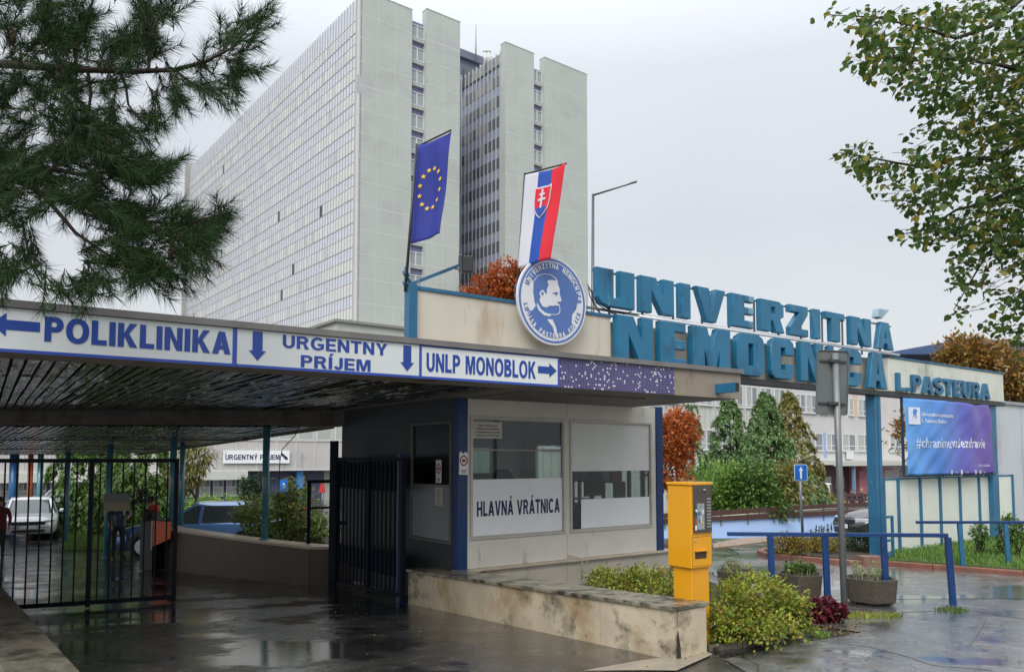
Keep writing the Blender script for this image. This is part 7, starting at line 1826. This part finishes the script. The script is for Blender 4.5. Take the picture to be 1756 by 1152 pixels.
# ================================================================ PINE top left
needle_m = mat('pine_needle', (.02, .05, .02), .7, spec=.15, island=[(.007, .018, .006), (.012, .032, .009), (.024, .056, .014), (.010, .025, .008), (.038, .080, .018), (.008, .020, .007)], thin=.05)
pb = mat('pine_bark', (.055, .035, .028), .85, var=.4, scale=12, bump=.7, bscale=40)
YP = 5.0
Tp = Vector((-6.3, 4.4, 0)); PN = T('pine_tree', 'dark long needled pine whose boughs hang into the top left corner', 'tree', Tp)
r = random.Random(31)
BL = [(60, 40, 95, 60, 60, 60), (150, 95, 75, 65, 46, 20), (50, 150, 85, 75, 52, 190), (240, 22, 45, 30, 13, 50), (292, 12, 18, 28, 6, 60), (254, 78, 24, 38, 12, 75), (288, 150, 30, 34, 14, -60), (330, 112, 30, 14, 4, 20),
      (392, 82, 26, 24, 8, 40), (428, 52, 26, 22, 9, 35), (396, 118, 34, 16, 7, -5), (378, 148, 34, 18, 8, -25), (415, 132, 20, 14, 4, -10), (215, 85, 34, 34, 10, 10), (238, 212, 34, 22, 11, -45), (190, 180, 26, 45, 9, -80), (120, 190, 50, 40, 22, -40),
      (150, 245, 60, 42, 40, -25), (50, 265, 75, 55, 38, 190), (205, 288, 55, 32, 34, 0), (262, 292, 32, 18, 9, 10), (95, 315, 85, 36, 34, 180), (160, 352, 60, 28, 28, -10), (232, 385, 60, 34, 34, 0), (318, 392, 46, 34, 28, 15), (362, 380, 20, 24, 7, 35),
      (330, 428, 38, 20, 11, -35), (205, 430, 62, 36, 36, -20), (150, 478, 34, 24, 13, -70), (255, 470, 46, 20, 14, -40), (290, 455, 30, 18, 8, -20), (20, 345, 40, 48, 22, 200), (50, 430, 20, 40, 8, -70), (88, 488, 22, 12, 5, -20), (12, 460, 20, 34, 9, -90), (-60, 200, 60, 200, 70, 180), (-50, 420, 50, 60, 22, 180), (60, -30, 240, 30, 50, 60)]
nb = MB(); tw = MB()
def pw_(px, py, Y): return at(px, py, Y) - Tp
for cx, cy, rx, ry, n, ang in BL:
    for k in range(int(n * 1.02)):
        a = r.uniform(0, 6.28); q = sqrt(r.random()); px, py = cx + rx * q * cos(a), cy + ry * q * sin(a); Y = YP + r.uniform(-.55, .55)
        d2 = radians(ang + r.gauss(0, 38)); d = Vector((cos(d2), r.uniform(-.5, .5), sin(d2))).normalized()
        p0 = pw_(px, py, Y); L_ = r.uniform(.10, .2)
        tw.tube([p0 - d * L_ * .6, p0 + d * L_], [.0035, .0018], 4, cap=False)
        for j in range(105):
            s_ = r.uniform(-.5, 1); pp = p0 + d * L_ * s_; sd = rdir(r); sd = (sd - d * sd.dot(d)).normalized()
            nd = (d * r.uniform(.5, 1.3) + sd * r.uniform(.5, 1.0)).normalized(); ln = .125 * r.uniform(.6, 1.1)
            wv = nd.cross(Vector((r.uniform(-1, 1), 1, r.uniform(-1, 1)))).normalized() * .0019
            nb.add([pp - wv, pp + wv, pp + nd * ln + Vector((0, 0, -.008))], [(0, 1, 2)])
nb.build('needles', needle_m, PN)
def br(pts, r0, r1): n = len(pts); tw.tube([pw_(x, y, YP + dy) for x, y, dy in pts], [r0 + (r1 - r0) * i / (n - 1) for i in range(n)], 7, cap=False)
br([(-700, 40, -.4), (-300, 80, -.2), (0, 110, 0), (80, 116, .05), (150, 120, 0), (230, 123, 0), (300, 120, .05), (352, 106, .05), (395, 84, 0), (440, 52, -.05)], .034, .005)
br([(300, 120, .05), (325, 142, .05), (365, 155, .0), (415, 150, 0)], .011, .004)
br([(205, 122, 0), (216, 150, 0), (220, 180, 0), (238, 205, 0), (262, 225, 0)], .011, .004)
br([(150, 120, 0), (156, 160, 0), (150, 210, 0), (148, 240, 0)], .012, .006)
br([(-600, 180, .2), (-200, 250, .2), (0, 258, .1), (70, 285, 0), (140, 300, 0), (220, 292, 0), (280, 284, 0)], .032, .004)
br([(-200, 250, .2), (0, 290, .1), (70, 330, 0), (160, 360, 0), (250, 380, -.05), (320, 384, 0), (380, 366, 0)], .026, .004)
br([(70, 330, 0), (130, 400, 0), (190, 440, 0), (260, 470, 0)], .016, .004)
br([(36, 370, 0), (44, 410, 0), (52, 450, 0), (70, 485, 0), (100, 495, 0)], .010, .003)
br([(130, 130, 0), (130, 90, 0), (142, 40, 0), (160, 0, 0)], .014, .006)
br([(255, 122, 0), (256, 90, 0), (262, 50, 0), (280, 10, 0)], .012, .005)
tw.tube([(0, 0, -.2), (.05, .1, 2), (0, 0, 5), (.1, 0, 8.5)], [.2, .17, .13, .07], 12)
for z_, px, py in ((4.2, -700, 40), (3.6, -600, 180)): tw.tube([(0, 0, z_ * 1.0), pw_(px, py, YP)], [.06, .05], 7)
tw.build('branches', pb, PN)
for px, py in ((255, 85), (262, 70), (246, 66), (20, 65), (295, 435), (40, 280), (130, 75)):
    mb = MB(); p = pw_(px, py, YP - .2); mb.sphere(p, .028, 8, 6, (1, 1, 1.7)); mb.build('cone', mat('pine_cone', (.10, .05, .03), .8, bump=.8, bscale=60), PN)

# ================================================================ LINDEN top right
LT = Vector((8.6, 7.2, 0)); LI = T('linden_tree', 'dark green linden with a few yellow leaves reaching in at the top right', 'tree', LT)
LB = [(1700, 40, 75, 50), (1610, 62, 65, 48), (1530, 60, 45, 42), (1448, 28, 32, 13), (1490, 42, 30, 22), (1478, 92, 26, 22), (1520, 112, 45, 24), (1570, 130, 55, 34), (1650, 128, 65, 52), (1730, 140, 45, 75), (1545, 155, 24, 14), (1610, 178, 45, 18), (1690, 190, 60, 24),
      (1625, 225, 50, 18), (1680, 240, 55, 28), (1735, 250, 35, 50), (1452, 262, 24, 12), (1480, 278, 32, 18), (1515, 302, 34, 22), (1530, 330, 26, 14), (1590, 270, 42, 18), (1600, 305, 50, 26), (1660, 300, 60, 42), (1590, 348, 40, 22), (1560, 398, 26, 12), (1585, 410, 20, 10), (1655, 370, 60, 38), (1735, 350, 40, 70), (1620, 400, 40, 20), (1690, 410, 50, 34), (1740, 440, 30, 45), (1660, 455, 35, 22), (1655, 490, 28, 16), (1700, 480, 30, 22), (1645, 530, 20, 8), (1740, 520, 28, 26), (1725, 560, 26, 16), (1752, 580, 18, 24), (1800, 300, 60, 320), (1880, 60, 80, 60), (1890, 150, 80, 60), (1900, 260, 80, 70), (1990, 100, 80, 80), (1990, 230, 80, 70), (2080, 60, 70, 70), (2090, 190, 70, 60), (1880, 370, 60, 50)]
mb = MB(); sp_l = MB(); r = random.Random(77)
def lw_(px, py, Y): return at(px, py, Y) - LT
YL = 6.2
for cx, cy, rx, ry in LB:
    n = int(rx * ry * pi / 27); k = 0
    while k < n:
        a = r.uniform(0, 6.28); q = sqrt(r.random()) * 1.08; px, py = cx + rx * q * cos(a), cy + ry * q * sin(a); Y = YL + r.uniform(-.7, .7)
        if _n.noise(Vector((px * .022, py * .022, 5))) < -.20 and r.random() < .75: k += 1; continue
        m_ = 1 + int(r.random() * 3); c = lw_(px, py, Y)
        if r.random() < .35: sp_l.tube([c + Vector((r.uniform(.02, .15), 0, r.uniform(-.02, .10))), c], [.003, .002], 3, cap=False)
        for _ in range(m_):
            p = c + Vector((r.gauss(0, .035), r.gauss(0, .035), r.gauss(0, .03))); l = .057 * r.uniform(.55, 1.15); d = Vector((r.uniform(-1, .6), r.uniform(-1, 1), r.uniform(-1.3, .2))).normalized()
            s_ = d.cross(Vector((r.uniform(-.7, .7), r.uniform(-.7, .7), 1))).normalized(); nn = s_.cross(d)
            mb.add([p, p + d * l * .18 + s_ * l * .42 + nn * l * .05, p + d * l * .58 + s_ * l * .46 + nn * l * .1, p + d * l * .9 + s_ * l * .16, p + d * l * 1.12, p + d * l * .9 - s_ * l * .16, p + d * l * .58 - s_ * l * .46 + nn * l * .1, p + d * l * .18 - s_ * l * .42 + nn * l * .05],
                   [(0, 1, 2, 3, 4), (0, 4, 5, 6, 7)]); k += 1
mb.build('foliage', LV_lin, LI)
def lb(pts, r0, r1): n = len(pts); sp_l.tube([lw_(x, y, YL + dy) for x, y, dy in pts], [r0 + (r1 - r0) * i / (n - 1) for i in range(n)], 6, cap=False)
lb([(2100, 60, .3), (1900, 10, .2), (1756, -5, .1), (1700, 45, 0), (1640, 66, 0), (1590, 50, 0), (1500, 30, 0), (1420, 26, 0)], .03, .003)
lb([(2100, 60, .3), (1850, 100, .2), (1756, 122, .1), (1700, 108, 0), (1620, 100, 0), (1560, 80, 0), (1490, 85, 0)], .028, .003)
lb([(2100, 200, .3), (1850, 230, .2), (1756, 250, .1), (1700, 272, 0), (1640, 272, 0), (1590, 288, 0), (1540, 280, 0), (1480, 268, 0), (1440, 262, 0)], .028, .003)
lb([(2100, 200, .3), (1800, 310, .2), (1740, 325, 0), (1690, 348, 0), (1640, 360, 0), (1585, 395, 0), (1545, 402, 0)], .028, .003)
lb([(1800, 310, .2), (1740, 400, 0), (1690, 440, 0), (1660, 490, 0), (1635, 532, 0)], .014, .003)
lb([(1756, 122, .1), (1700, 190, 0), (1640, 225, 0), (1590, 225, 0)], .012, .003)
lb([(1590, 288, 0), (1560, 262, 0), (1530, 262, 0)], .003, .0015); lb([(1560, 345, 0), (1520, 345, 0), (1508, 344, 0)], .003, .0015)
sp_l.tube([(0, 0, -.1), (0, .1, 1.5), (-.05, 0, 3.2), (-.1, 0, 6)], [.2, .16, .13, .07], 12)
for z_, px, py in ((3.9, 2100, 60), (3.2, 2100, 200)): sp_l.tube([(0, 0, z_), lw_(px, py, YL + .3)], [.06, .032], 7)
sp_l.build('branches', bark, LI)
# ================================================================ VEHICLES
tyre = mat('tyre', (.018, .018, .019), .8); rim_m = mat('rim', (.30, .31, .32), .3, .8); carglass = mat('car_glass', (.05, .065, .065), .06, spec=.8)
headl = mat('headlight', (.55, .58, .62), .12, spec=.9); blackp = mat('car_plastic', (.02, .02, .022), .45)
def car(name, label, loc, rz, paint, L_=4.5, W_=1.84, H_=1.47, van=False, group=None, plate=True, estate=True):
    """front towards +x; built from lofted sections"""
    t = T(name, label, 'van' if van else 'car', loc, rz, group); hw = W_ / 2
    if not van:
        st = [(-L_ / 2, .42, .70, .86, .78), (-L_ / 2 + .12, .26, .80, .98, .90), (-L_ / 2 + .6, .20, .95, 1.0, .97), (-.9, .18, .95, .98, 1.0), (.3, .18, .93, .96, 1.0), (L_ / 2 - 1.35, .18, .92, .97, 1.0), (L_ / 2 - .75, .20, .84, .92, .98), (L_ / 2 - .28, .22, .74, .81, .92), (L_ / 2 - .06, .26, .62, .68, .78), (L_ / 2, .34, .55, .58, .66)]
        zs = H_ / 1.47
    else:
        st = [(-L_ / 2, .40, 1.0, 1.05, .90), (-L_ / 2 + .1, .30, 1.15, 1.2, .97), (-1.0, .28, 1.15, 1.2, 1.0), (L_ / 2 - 1.3, .28, 1.12, 1.18, 1.0), (L_ / 2 - .7, .28, 1.02, 1.10, .97), (L_ / 2 - .15, .30, .86, .92, .88), (L_ / 2, .36, .70, .74, .74)]
        zs = 1
    mb = MB(); mb.smooth = True; n = 0; rings = []
    for x, zl, zb_, zc, wf_ in st:
        w_ = hw * wf_
        ring = [(x, -w_ * .90, zl), (x, -w_, zl + .16), (x, -w_, (zl + zb_) / 2 + .05), (x, -w_ * .985, zb_ * zs - .06), (x, -w_ * .90, zb_ * zs), (x, -w_ * .5, zc * zs - .01), (x, 0, zc * zs), (x, w_ * .5, zc * zs - .01), (x, w_ * .90, zb_ * zs), (x, w_ * .985, zb_ * zs - .06), (x, w_, (zl + zb_) / 2 + .05), (x, w_, zl + .16), (x, w_ * .90, zl)]
        rings.append(ring)
    m_ = len(rings[0]); vs = [p for r_ in rings for p in r_]; fs = []
    for i in range(len(rings) - 1):
        for k in range(m_): fs.append((i * m_ + k, (i + 1) * m_ + k, (i + 1) * m_ + (k + 1) % m_, i * m_ + (k + 1) % m_))
    fs.append(tuple(range(m_))); fs.append(tuple((len(rings) - 1) * m_ + k for k in range(m_ - 1, -1, -1)))
    mb.add(vs, fs); body = mb.build('body', paint, t)
    if van: gx = [(-L_ / 2 + .06, .97), (-L_ / 2 + .16, .95), (L_ / 2 - 1.7, .95), (L_ / 2 - .72, .92)]; zr_ = H_; zb0 = 1.14; roofx = (-L_ / 2 + .12, L_ / 2 - 1.62)
    else: zr_ = H_; zb0 = .93 * zs; gx = [(-L_ / 2 + .22, .84), (-L_ / 2 + .75, .82), (-.1 + .15, .84), (L_ / 2 - 1.12, .86)]; roofx = (-L_ / 2 + .62, .12)
    # glasshouse: base ring and roof ring
    bx0, bx1 = gx[0][0], gx[3][0]; tx0, tx1 = roofx; wb = hw * .93; wt = hw * (.74 if not van else .86)
    mb = MB(); mb.smooth = False
    base = [(bx0, -wb * .88), (bx0 + .15, -wb), (bx1 - .35, -wb), (bx1, -wb * .72), (bx1 + .05, 0), (bx1, wb * .72), (bx1 - .35, wb), (bx0 + .15, wb), (bx0, wb * .88), (bx0 - .04, 0)]
    top = [(tx0, -wt * .9), (tx0 + .15, -wt), (tx1 - .2, -wt), (tx1, -wt * .8), (tx1 + .05, 0), (tx1, wt * .8), (tx1 - .2, wt), (tx0 + .15, wt), (tx0, wt * .9), (tx0 - .04, 0)]
    n = len(base); zt2 = zr_ - .07
    mb.add([(x, y, zb0 - .03) for x, y in base] + [(x, y, zt2) for x, y in top], [(k, (k + 1) % n, n + (k + 1) % n, n + k) for k in range(n)] + [tuple(range(n, 2 * n))])
    mb.build('windows', carglass, t)
    mb = MB(); mb.smooth = True
    mb.add([(x, y, zt2 - .01) for x, y in [(a * 1.0 + (.01 if a > 0 else -.01), b * 1.02) for a, b in top]] + [(x * .97, y * .86, zr_ - .012) for x, y in top] + [(tx0 * .4 + tx1 * .6, 0, zr_ + .0)],
           [(k, (k + 1) % n, n + (k + 1) % n, n + k) for k in range(n)] + [(n + k, n + (k + 1) % n, 2 * n) for k in range(n)])
    mb.build('roof', paint, t)
    mb = MB()
    for sgn in (-1, 1):
        for (xa, ya, xb, yb) in ((bx1 - .16, wb * .86, tx1 - .08, wt * .90), (-.12, wb, -.16, wt), (bx0 + .1, wb * .95, tx0 + .08, wt * .96)) if not van else ((bx1 - .16, wb * .86, tx1 - .08, wt * .90), (L_ / 2 - 1.9, wb, L_ / 2 - 1.95, wt)):
            mb.bar((xa, sgn * ya, zb0 - .03), (xb, sgn * yb, zt2 + .01), .07, .05)
    mb.build('pillars', paint, t)
    if van:
        mb = MB(); 
        for sgn in (-1, 1): mb.hexa([(bx0 + .2, sgn * wb * 1.01, zb0 - .05), (L_ / 2 - 2.0, sgn * wb * 1.01, zb0 - .05), (L_ / 2 - 2.0, sgn * wb * .98, zb0 - .05), (bx0 + .2, sgn * wb * .98, zb0 - .05), (bx0 + .25, sgn * wt * 1.02, zt2), (L_ / 2 - 2.0, sgn * wt * 1.02, zt2), (L_ / 2 - 2.0, sgn * wt * .98, zt2), (bx0 + .25, sgn * wt * .98, zt2)])
        mb.build('side_panels', paint, t)
    for wx in (-L_ / 2 + .85, L_ / 2 - .88):
        for sgn in (-1, 1):
            y0 = sgn * (hw - .20); y1_ = sgn * (hw + .005)
            mb = MB(); mb.tube([(wx, y0, .33), (wx, sgn * (hw - .03), .33), (wx, y1_, .33)], [.33, .33, .30], 20); wh = mb.build('wheel', tyre, t)
            mb = MB(); mb.tube([(wx, sgn * (hw - .02), .33), (wx, y1_ + sgn * .006, .33)], [.215, .20], 16); mb.build('rim', rim_m, wh)
            mb = MB(); mb.tube([(wx, sgn * (hw - .12), .36), (wx, sgn * (hw - .002), .36)], .385, 22); mb.build('wheel_arch', blackp, t)
    xf_ = L_ / 2; zn = .62 if not van else .74
    mb = MB(); 
    if not van:
        mb.prism([(xf_ - .02, -.52), (xf_ + .015, -.3), (xf_ + .02, 0), (xf_ + .015, .3), (xf_ - .02, .52), (xf_ - .3, .4), (xf_ - .3, -.4)], .56, .68); mb.prism([(xf_ - .10, -.72), (xf_ + .02, -.45), (xf_ + .025, .45), (xf_ - .10, .72), (xf_ - .4, .5), (xf_ - .4, -.5)], .30, .40)
    else: mb.prism([(xf_ - .08, -.6), (xf_ + .01, -.3), (xf_ + .01, .3), (xf_ - .08, .6), (xf_ - .4, .4), (xf_ - .4, -.4)], .52, .68)
    mb.build('grille', blackp, t)
    for sgn in (-1, 1):
        mb = MB(); P = [(xf_ - .06, sgn * .50), (xf_ - .04, sgn * .55), (xf_ - .20, sgn * (hw - .14)), (xf_ - .42, sgn * (hw - .07)), (xf_ - .35, sgn * (hw - .3)), (xf_ - .2, sgn * .55)]
        if sgn < 0: P = P[::-1]
        mb.prism(P, zn - .03, zn + .10); mb.build('headlight', headl, t, bevel=.01)
        mb = MB(); mb.sphere((xf_ - (1.42 if not van else 1.2), sgn * (hw + .10), .98 if not van else 1.2), .1, 10, 6, (.5, 1, .75)); mb.build('side_mirror', paint, t)
        mb = MB(); mb.box(-xf_ - .01, -xf_ + .15, sgn * (hw * .62) - .1, sgn * (hw * .62) + .1, .72, .88 if not van else 1.1); mb.build('tail_light', mat('tail_red', (.35, .01, .01), .2), t)
    mb = MB(); mb.box(xf_ + .018, xf_ + .03, -.26, .26, .43, .54); mb.build('number_plate', white_vinyl, t, bevel=.004)
    mb = MB()
    for sgn in (-1, 1): mb.box(-L_ / 2 + 1.2, L_ / 2 - 1.25, sgn * (hw + .002) - .004, sgn * (hw + .002) + .004, .30, .34)
    mb.build('sill_trim', blackp, t)
    return t
wp = mat('paint_white', (.62, .64, .65), .18, var=.01, coat=.8); bp_ = mat('paint_blue', (.13, .26, .52), .2, var=.02, coat=.9, metal=.2); sp_p = mat('paint_silver', (.28, .29, .30), .2, .5, var=.02, coat=.6); bk_p = mat('paint_black', (.012, .013, .016), .14, var=.02, coat=.9)
c = at(56, 785, 29.8); car('parked_car', 'white car facing the gate beneath the far end of the canopy', (c.x, c.y, G(c.x, c.y)), radians(-60), wp, 4.6, 1.86, 1.43)
c = at(352, 785, 21.8); car('parked_car', 'blue car seen from the side behind the tan wall, facing left', (c.x, c.y, G(c.x, c.y) - .02), radians(180 + 6), bp_, 4.35, 1.8, 1.46)
c = at(112, 785, 37); car('parked_car', 'silver grey car half hidden behind the white car', (c.x, c.y, G(c.x, c.y)), radians(-80), sp_p, 4.3, 1.78, 1.46)
c = at(1452, 785, 21.5); car('parked_car', 'black car behind the planted island in front of the pale blue ramp wall', (c.x + 2.1, c.y + .3, G(c.x, c.y) - .03), radians(180 + 5), bk_p, 4.4, 1.8, 1.45)
c = at(1362, 785, 56); car('ambulance_van', 'white van partly behind the brownish conifer and the orange suited worker', (c.x, c.y, G(c.x, c.y)), radians(180 - 8), wp, 4.9, 1.95, 2.05, van=True)
c = at(1500, 785, 57); vn = car('ambulance_van', 'white ambulance van with a blue emblem beside the pink annex', (c.x + 1.6, c.y, G(c.x, c.y)), radians(180 + 25), wp, 4.9, 1.95, 2.1, van=True)
mb = MB()
for a in range(3): mb.bar((1.95, .99, .98 - .0), (1.95 + .2 * sin(a * pi / 3), .99, .98 + .2 * cos(a * pi / 3)), .07, .03); mb.bar((1.95, .99, .98), (1.95 - .2 * sin(a * pi / 3), .99, .98 - .2 * cos(a * pi / 3)), .07, .03)
mb.build('blue_emblem', mat('emb_blue', (.03, .08, .45), .4), vn)
mb = MB(); mb.box(.9, 1.1, -.6, .6, 2.1, 2.18); mb.build('light_bar', mat('emb_blue', (.03, .08, .45), .4), vn)

# ================================================================ PEOPLE
skin_m = mat('skin', (.45, .25, .17), .5, var=.04); hair_m = mat('hair_dark', (.02, .013, .010), .6, var=.3, scale=40, bump=.4, bscale=90); hair_f = mat('hair_fair', (.35, .26, .14), .6, var=.3, scale=40, bump=.4, bscale=90)
shoe_m = mat('shoe_black', (.015, .014, .014), .5)
def person(label, loc, rz, H_, top_m, leg_m, pose=None, hair=None, hood=False):
    k = H_ / 1.75; pose = pose or {}
    J = {'pel': (0, 0, .95), 'wai': (0, .0, 1.08), 'che': (.02, 0, 1.28), 'sho': (0, 0, 1.43), 'nek': (.01, 0, 1.50), 'hea': (.03, 0, 1.58), 'cro': (.02, 0, 1.69)}
    R_ = {'pel': (.155, .125), 'wai': (.15, .115), 'che': (.175, .125), 'sho': (.12, .09), 'nek': (.055, .055), 'hea': (.085, .075), 'cro': (.06, .055)}
    E_l = [('pel', 'wai'), ('wai', 'che'), ('che', 'sho'), ('sho', 'nek'), ('nek', 'hea'), ('hea', 'cro')]
    for s_, sg in (('l', 1), ('r', -1)):
        hip = (0, .10 * sg, .90); kn = pose.get('knee' + s_, (.03, .11 * sg, .50)); an = pose.get('ankle' + s_, (-.02, .11 * sg, .09)); toe = (an[0] + .17, an[1] + .03 * sg, .035)
        sh = (0, .20 * sg, 1.40); el = pose.get('elb' + s_, (-.03, .27 * sg, 1.13)); wr = pose.get('wri' + s_, (.10, .25 * sg, .90))
        for nm, p, r_ in (('hip', hip, (.095, .095)), ('kne', kn, (.062, .062)), ('ank', an, (.045, .045)), ('toe', toe, (.042, .032)), ('shd', sh, (.072, .07)), ('elb', el, (.052, .052)), ('wri', wr, (.033, .028))):
            J[nm + s_] = p; R_[nm + s_] = r_
        d = (Vector(wr) - Vector(el)).normalized(); palm = Vector(wr) + d * .07; J['pal' + s_] = tuple(palm); R_['pal' + s_] = (.030, .022)
        E_l += [('pel', 'hip' + s_), ('hip' + s_, 'kne' + s_), ('kne' + s_, 'ank' + s_), ('ank' + s_, 'toe' + s_), ('che', 'shd' + s_), ('shd' + s_, 'elb' + s_), ('elb' + s_, 'wri' + s_), ('wri' + s_, 'pal' + s_)]
        ax = d.cross(Vector((0, 1, 0))).normalized()
        for f_i, ln in enumerate((.062, .072, .078, .070, .055)):
            nm = 'fi%d%s' % (f_i, s_); off = ax * (-.034 + .017 * f_i)
            if f_i == 0: q1_ = Vector(wr) + d * .03 + ax * -.05; q2_ = q1_ + d * .04 + ax * -.012
            else: q1_ = palm + off + d * ln * .55; q2_ = palm + off + d * ln * .95 + Vector((.02, 0, 0))
            J[nm + 'a'] = tuple(q1_); J[nm + 'b'] = tuple(q2_); R_[nm + 'a'] = (.010, .010); R_[nm + 'b'] = (.008, .008)
            E_l += [(('wri' if f_i == 0 else 'pal') + s_, nm + 'a'), (nm + 'a', nm + 'b')]
    names = list(J); idx = {n: i for i, n in enumerate(names)}
    me = bpy.data.meshes.new('body'); me.from_pydata([Vector(J[n]) * k for n in names], [(idx[a], idx[b]) for a, b in E_l], [])
    o = bpy.data.objects.new('body', me); COL.objects.link(o)
    o.modifiers.new('s', 'SKIN'); sub = o.modifiers.new('u', 'SUBSURF'); sub.levels = 2; sub.render_levels = 2
    sv = me.skin_vertices[0].data
    for n in names: sv[idx[n]].radius = (R_[n][0] * k, R_[n][1] * k)
    sv[idx['pel']].use_root = True
    dg = bpy.context.evaluated_depsgraph_get(); m2 = bpy.data.meshes.new_from_object(o.evaluated_get(dg))
    bpy.data.objects.remove(o)
    m2.materials.clear()
    for mm in (skin_m, top_m, leg_m, shoe_m): m2.materials.append(mm)
    hands = [Vector(J['pal' + s_]) * k for s_ in 'lr']
    for p in m2.polygons:
        c = p.center; p.use_smooth = True
        if c.z < .085 * k: p.material_index = 3
        elif any((c - h).length < .095 * k and (c - h).length < 99 for h in hands): p.material_index = 0
        elif c.z < .88 * k and abs(c.y) < .21 * k: p.material_index = 2
        elif c.z > 1.49 * k: p.material_index = 0
        else: p.material_index = 1
    t = T('person', label, 'person', loc, rz)
    b = bpy.data.objects.new('body', m2); COL.objects.link(b); b.parent = t
    mb = MB(); mb.sphere((0, 0, 1.655 * k), .112 * k, 14, 8, (1.0, .86, .98)); mb.v = [(v[0] - .025 * k if v[0] > .05 * k and v[2] < 1.70 * k else v[0] - .012 * k, v[1], v[2]) for v in mb.v]; mb.build('hair', hair or hair_m, t)
    mb = MB(); mb.bar((.115 * k, 0, 1.61 * k), (.132 * k, 0, 1.585 * k), .02 * k); 
    mb.build('nose', skin_m, t)
    mb = MB(); 
    for sg in (-1, 1): mb.sphere((.104 * k, sg * .032 * k, 1.625 * k), .011 * k, 6, 4)
    mb.box(.102 * k, .110 * k, -.022 * k, .022 * k, 1.548 * k, 1.555 * k); mb.build('face_marks', mat('eye_dark', (.03, .015, .012), .4), t)
    mb = MB()
    for sg in (-1, 1): mb.sphere((.02 * k, sg * .088 * k, 1.60 * k), .022 * k, 6, 5, (.8, .4, 1.3))
    mb.build('ears', skin_m, t)
    mb = MB(); mb.tube([(0, 0, .80 * k), (0, 0, .90 * k), (.01, 0, 1.1 * k), (.01, 0, 1.30 * k)], [.185 * k, .19 * k, .185 * k, .185 * k], 16); mb.v = [(v[0] * .80, v[1], v[2]) for v in mb.v]; mb.build('jacket', top_m, t)
    return t
puffer = mat('puffer_navy', (.03, .045, .075), .35, var=.2, scale=2, bump=.8, bscale=18); dark_t = mat('trouser_black', (.014, .014, .016), .8)
c = at(206, 785, 20.6); person('person in a dark navy puffer jacket and black trousers standing behind the gate', (c.x, c.y, G(c.x, c.y)), radians(-35), 1.74, puffer, dark_t, {'elbl': (.05, .27, 1.15), 'wril': (.28, .12, 1.13), 'elbr': (-.04, -.28, 1.14), 'wrir': (.10, -.26, .92), 'kneel': (.06, .10, .5)}, hair_m)
c = at(263, 785, 18.6); t = person('dark haired person with a red scarf behind the orange sided barrier cabinet', (c.x, c.y, G(c.x, c.y)), radians(-10), 1.62, mat('coat_dark', (.02, .02, .024), .8), dark_t)
mb = MB(); mb.tube([(.0, 0, 1.30), (.03, 0, 1.37), (.03, 0, 1.42)], [.12, .105, .085], 12); mb.v = [(v[0] + .03, v[1], v[2]) for v in mb.v]; mb.build('scarf', mat('scarf_red', (.55, .02, .02), .8), t)
c = at(3, 785, 22.5); person('dark figure in a deep red jacket at the left edge of the picture', (c.x, c.y, G(c.x, c.y)), radians(-60), 1.72, mat('jacket_red', (.16, .01, .012), .7), dark_t)
org = mat('hi_vis_orange', (.85, .16, .02), .6, var=.05)
def gz_(px, Y): c = at(px, 785, Y); return (c.x, c.y, G(c.x, c.y))
person('worker in a bright orange suit in front of the white van', gz_(1405, 52), radians(200), 1.74, org, org)
person('person in a dark coat left of the other one by the pink annex door', gz_(1459, 53), radians(-90), 1.72, mat('coat_navy', (.015, .02, .04), .8), dark_t)
person('person with fair hair in a black coat right beside the pale blue post', gz_(1476, 53), radians(-150), 1.74, mat('coat_dark', (.02, .02, .024), .8), dark_t, hair=hair_f)
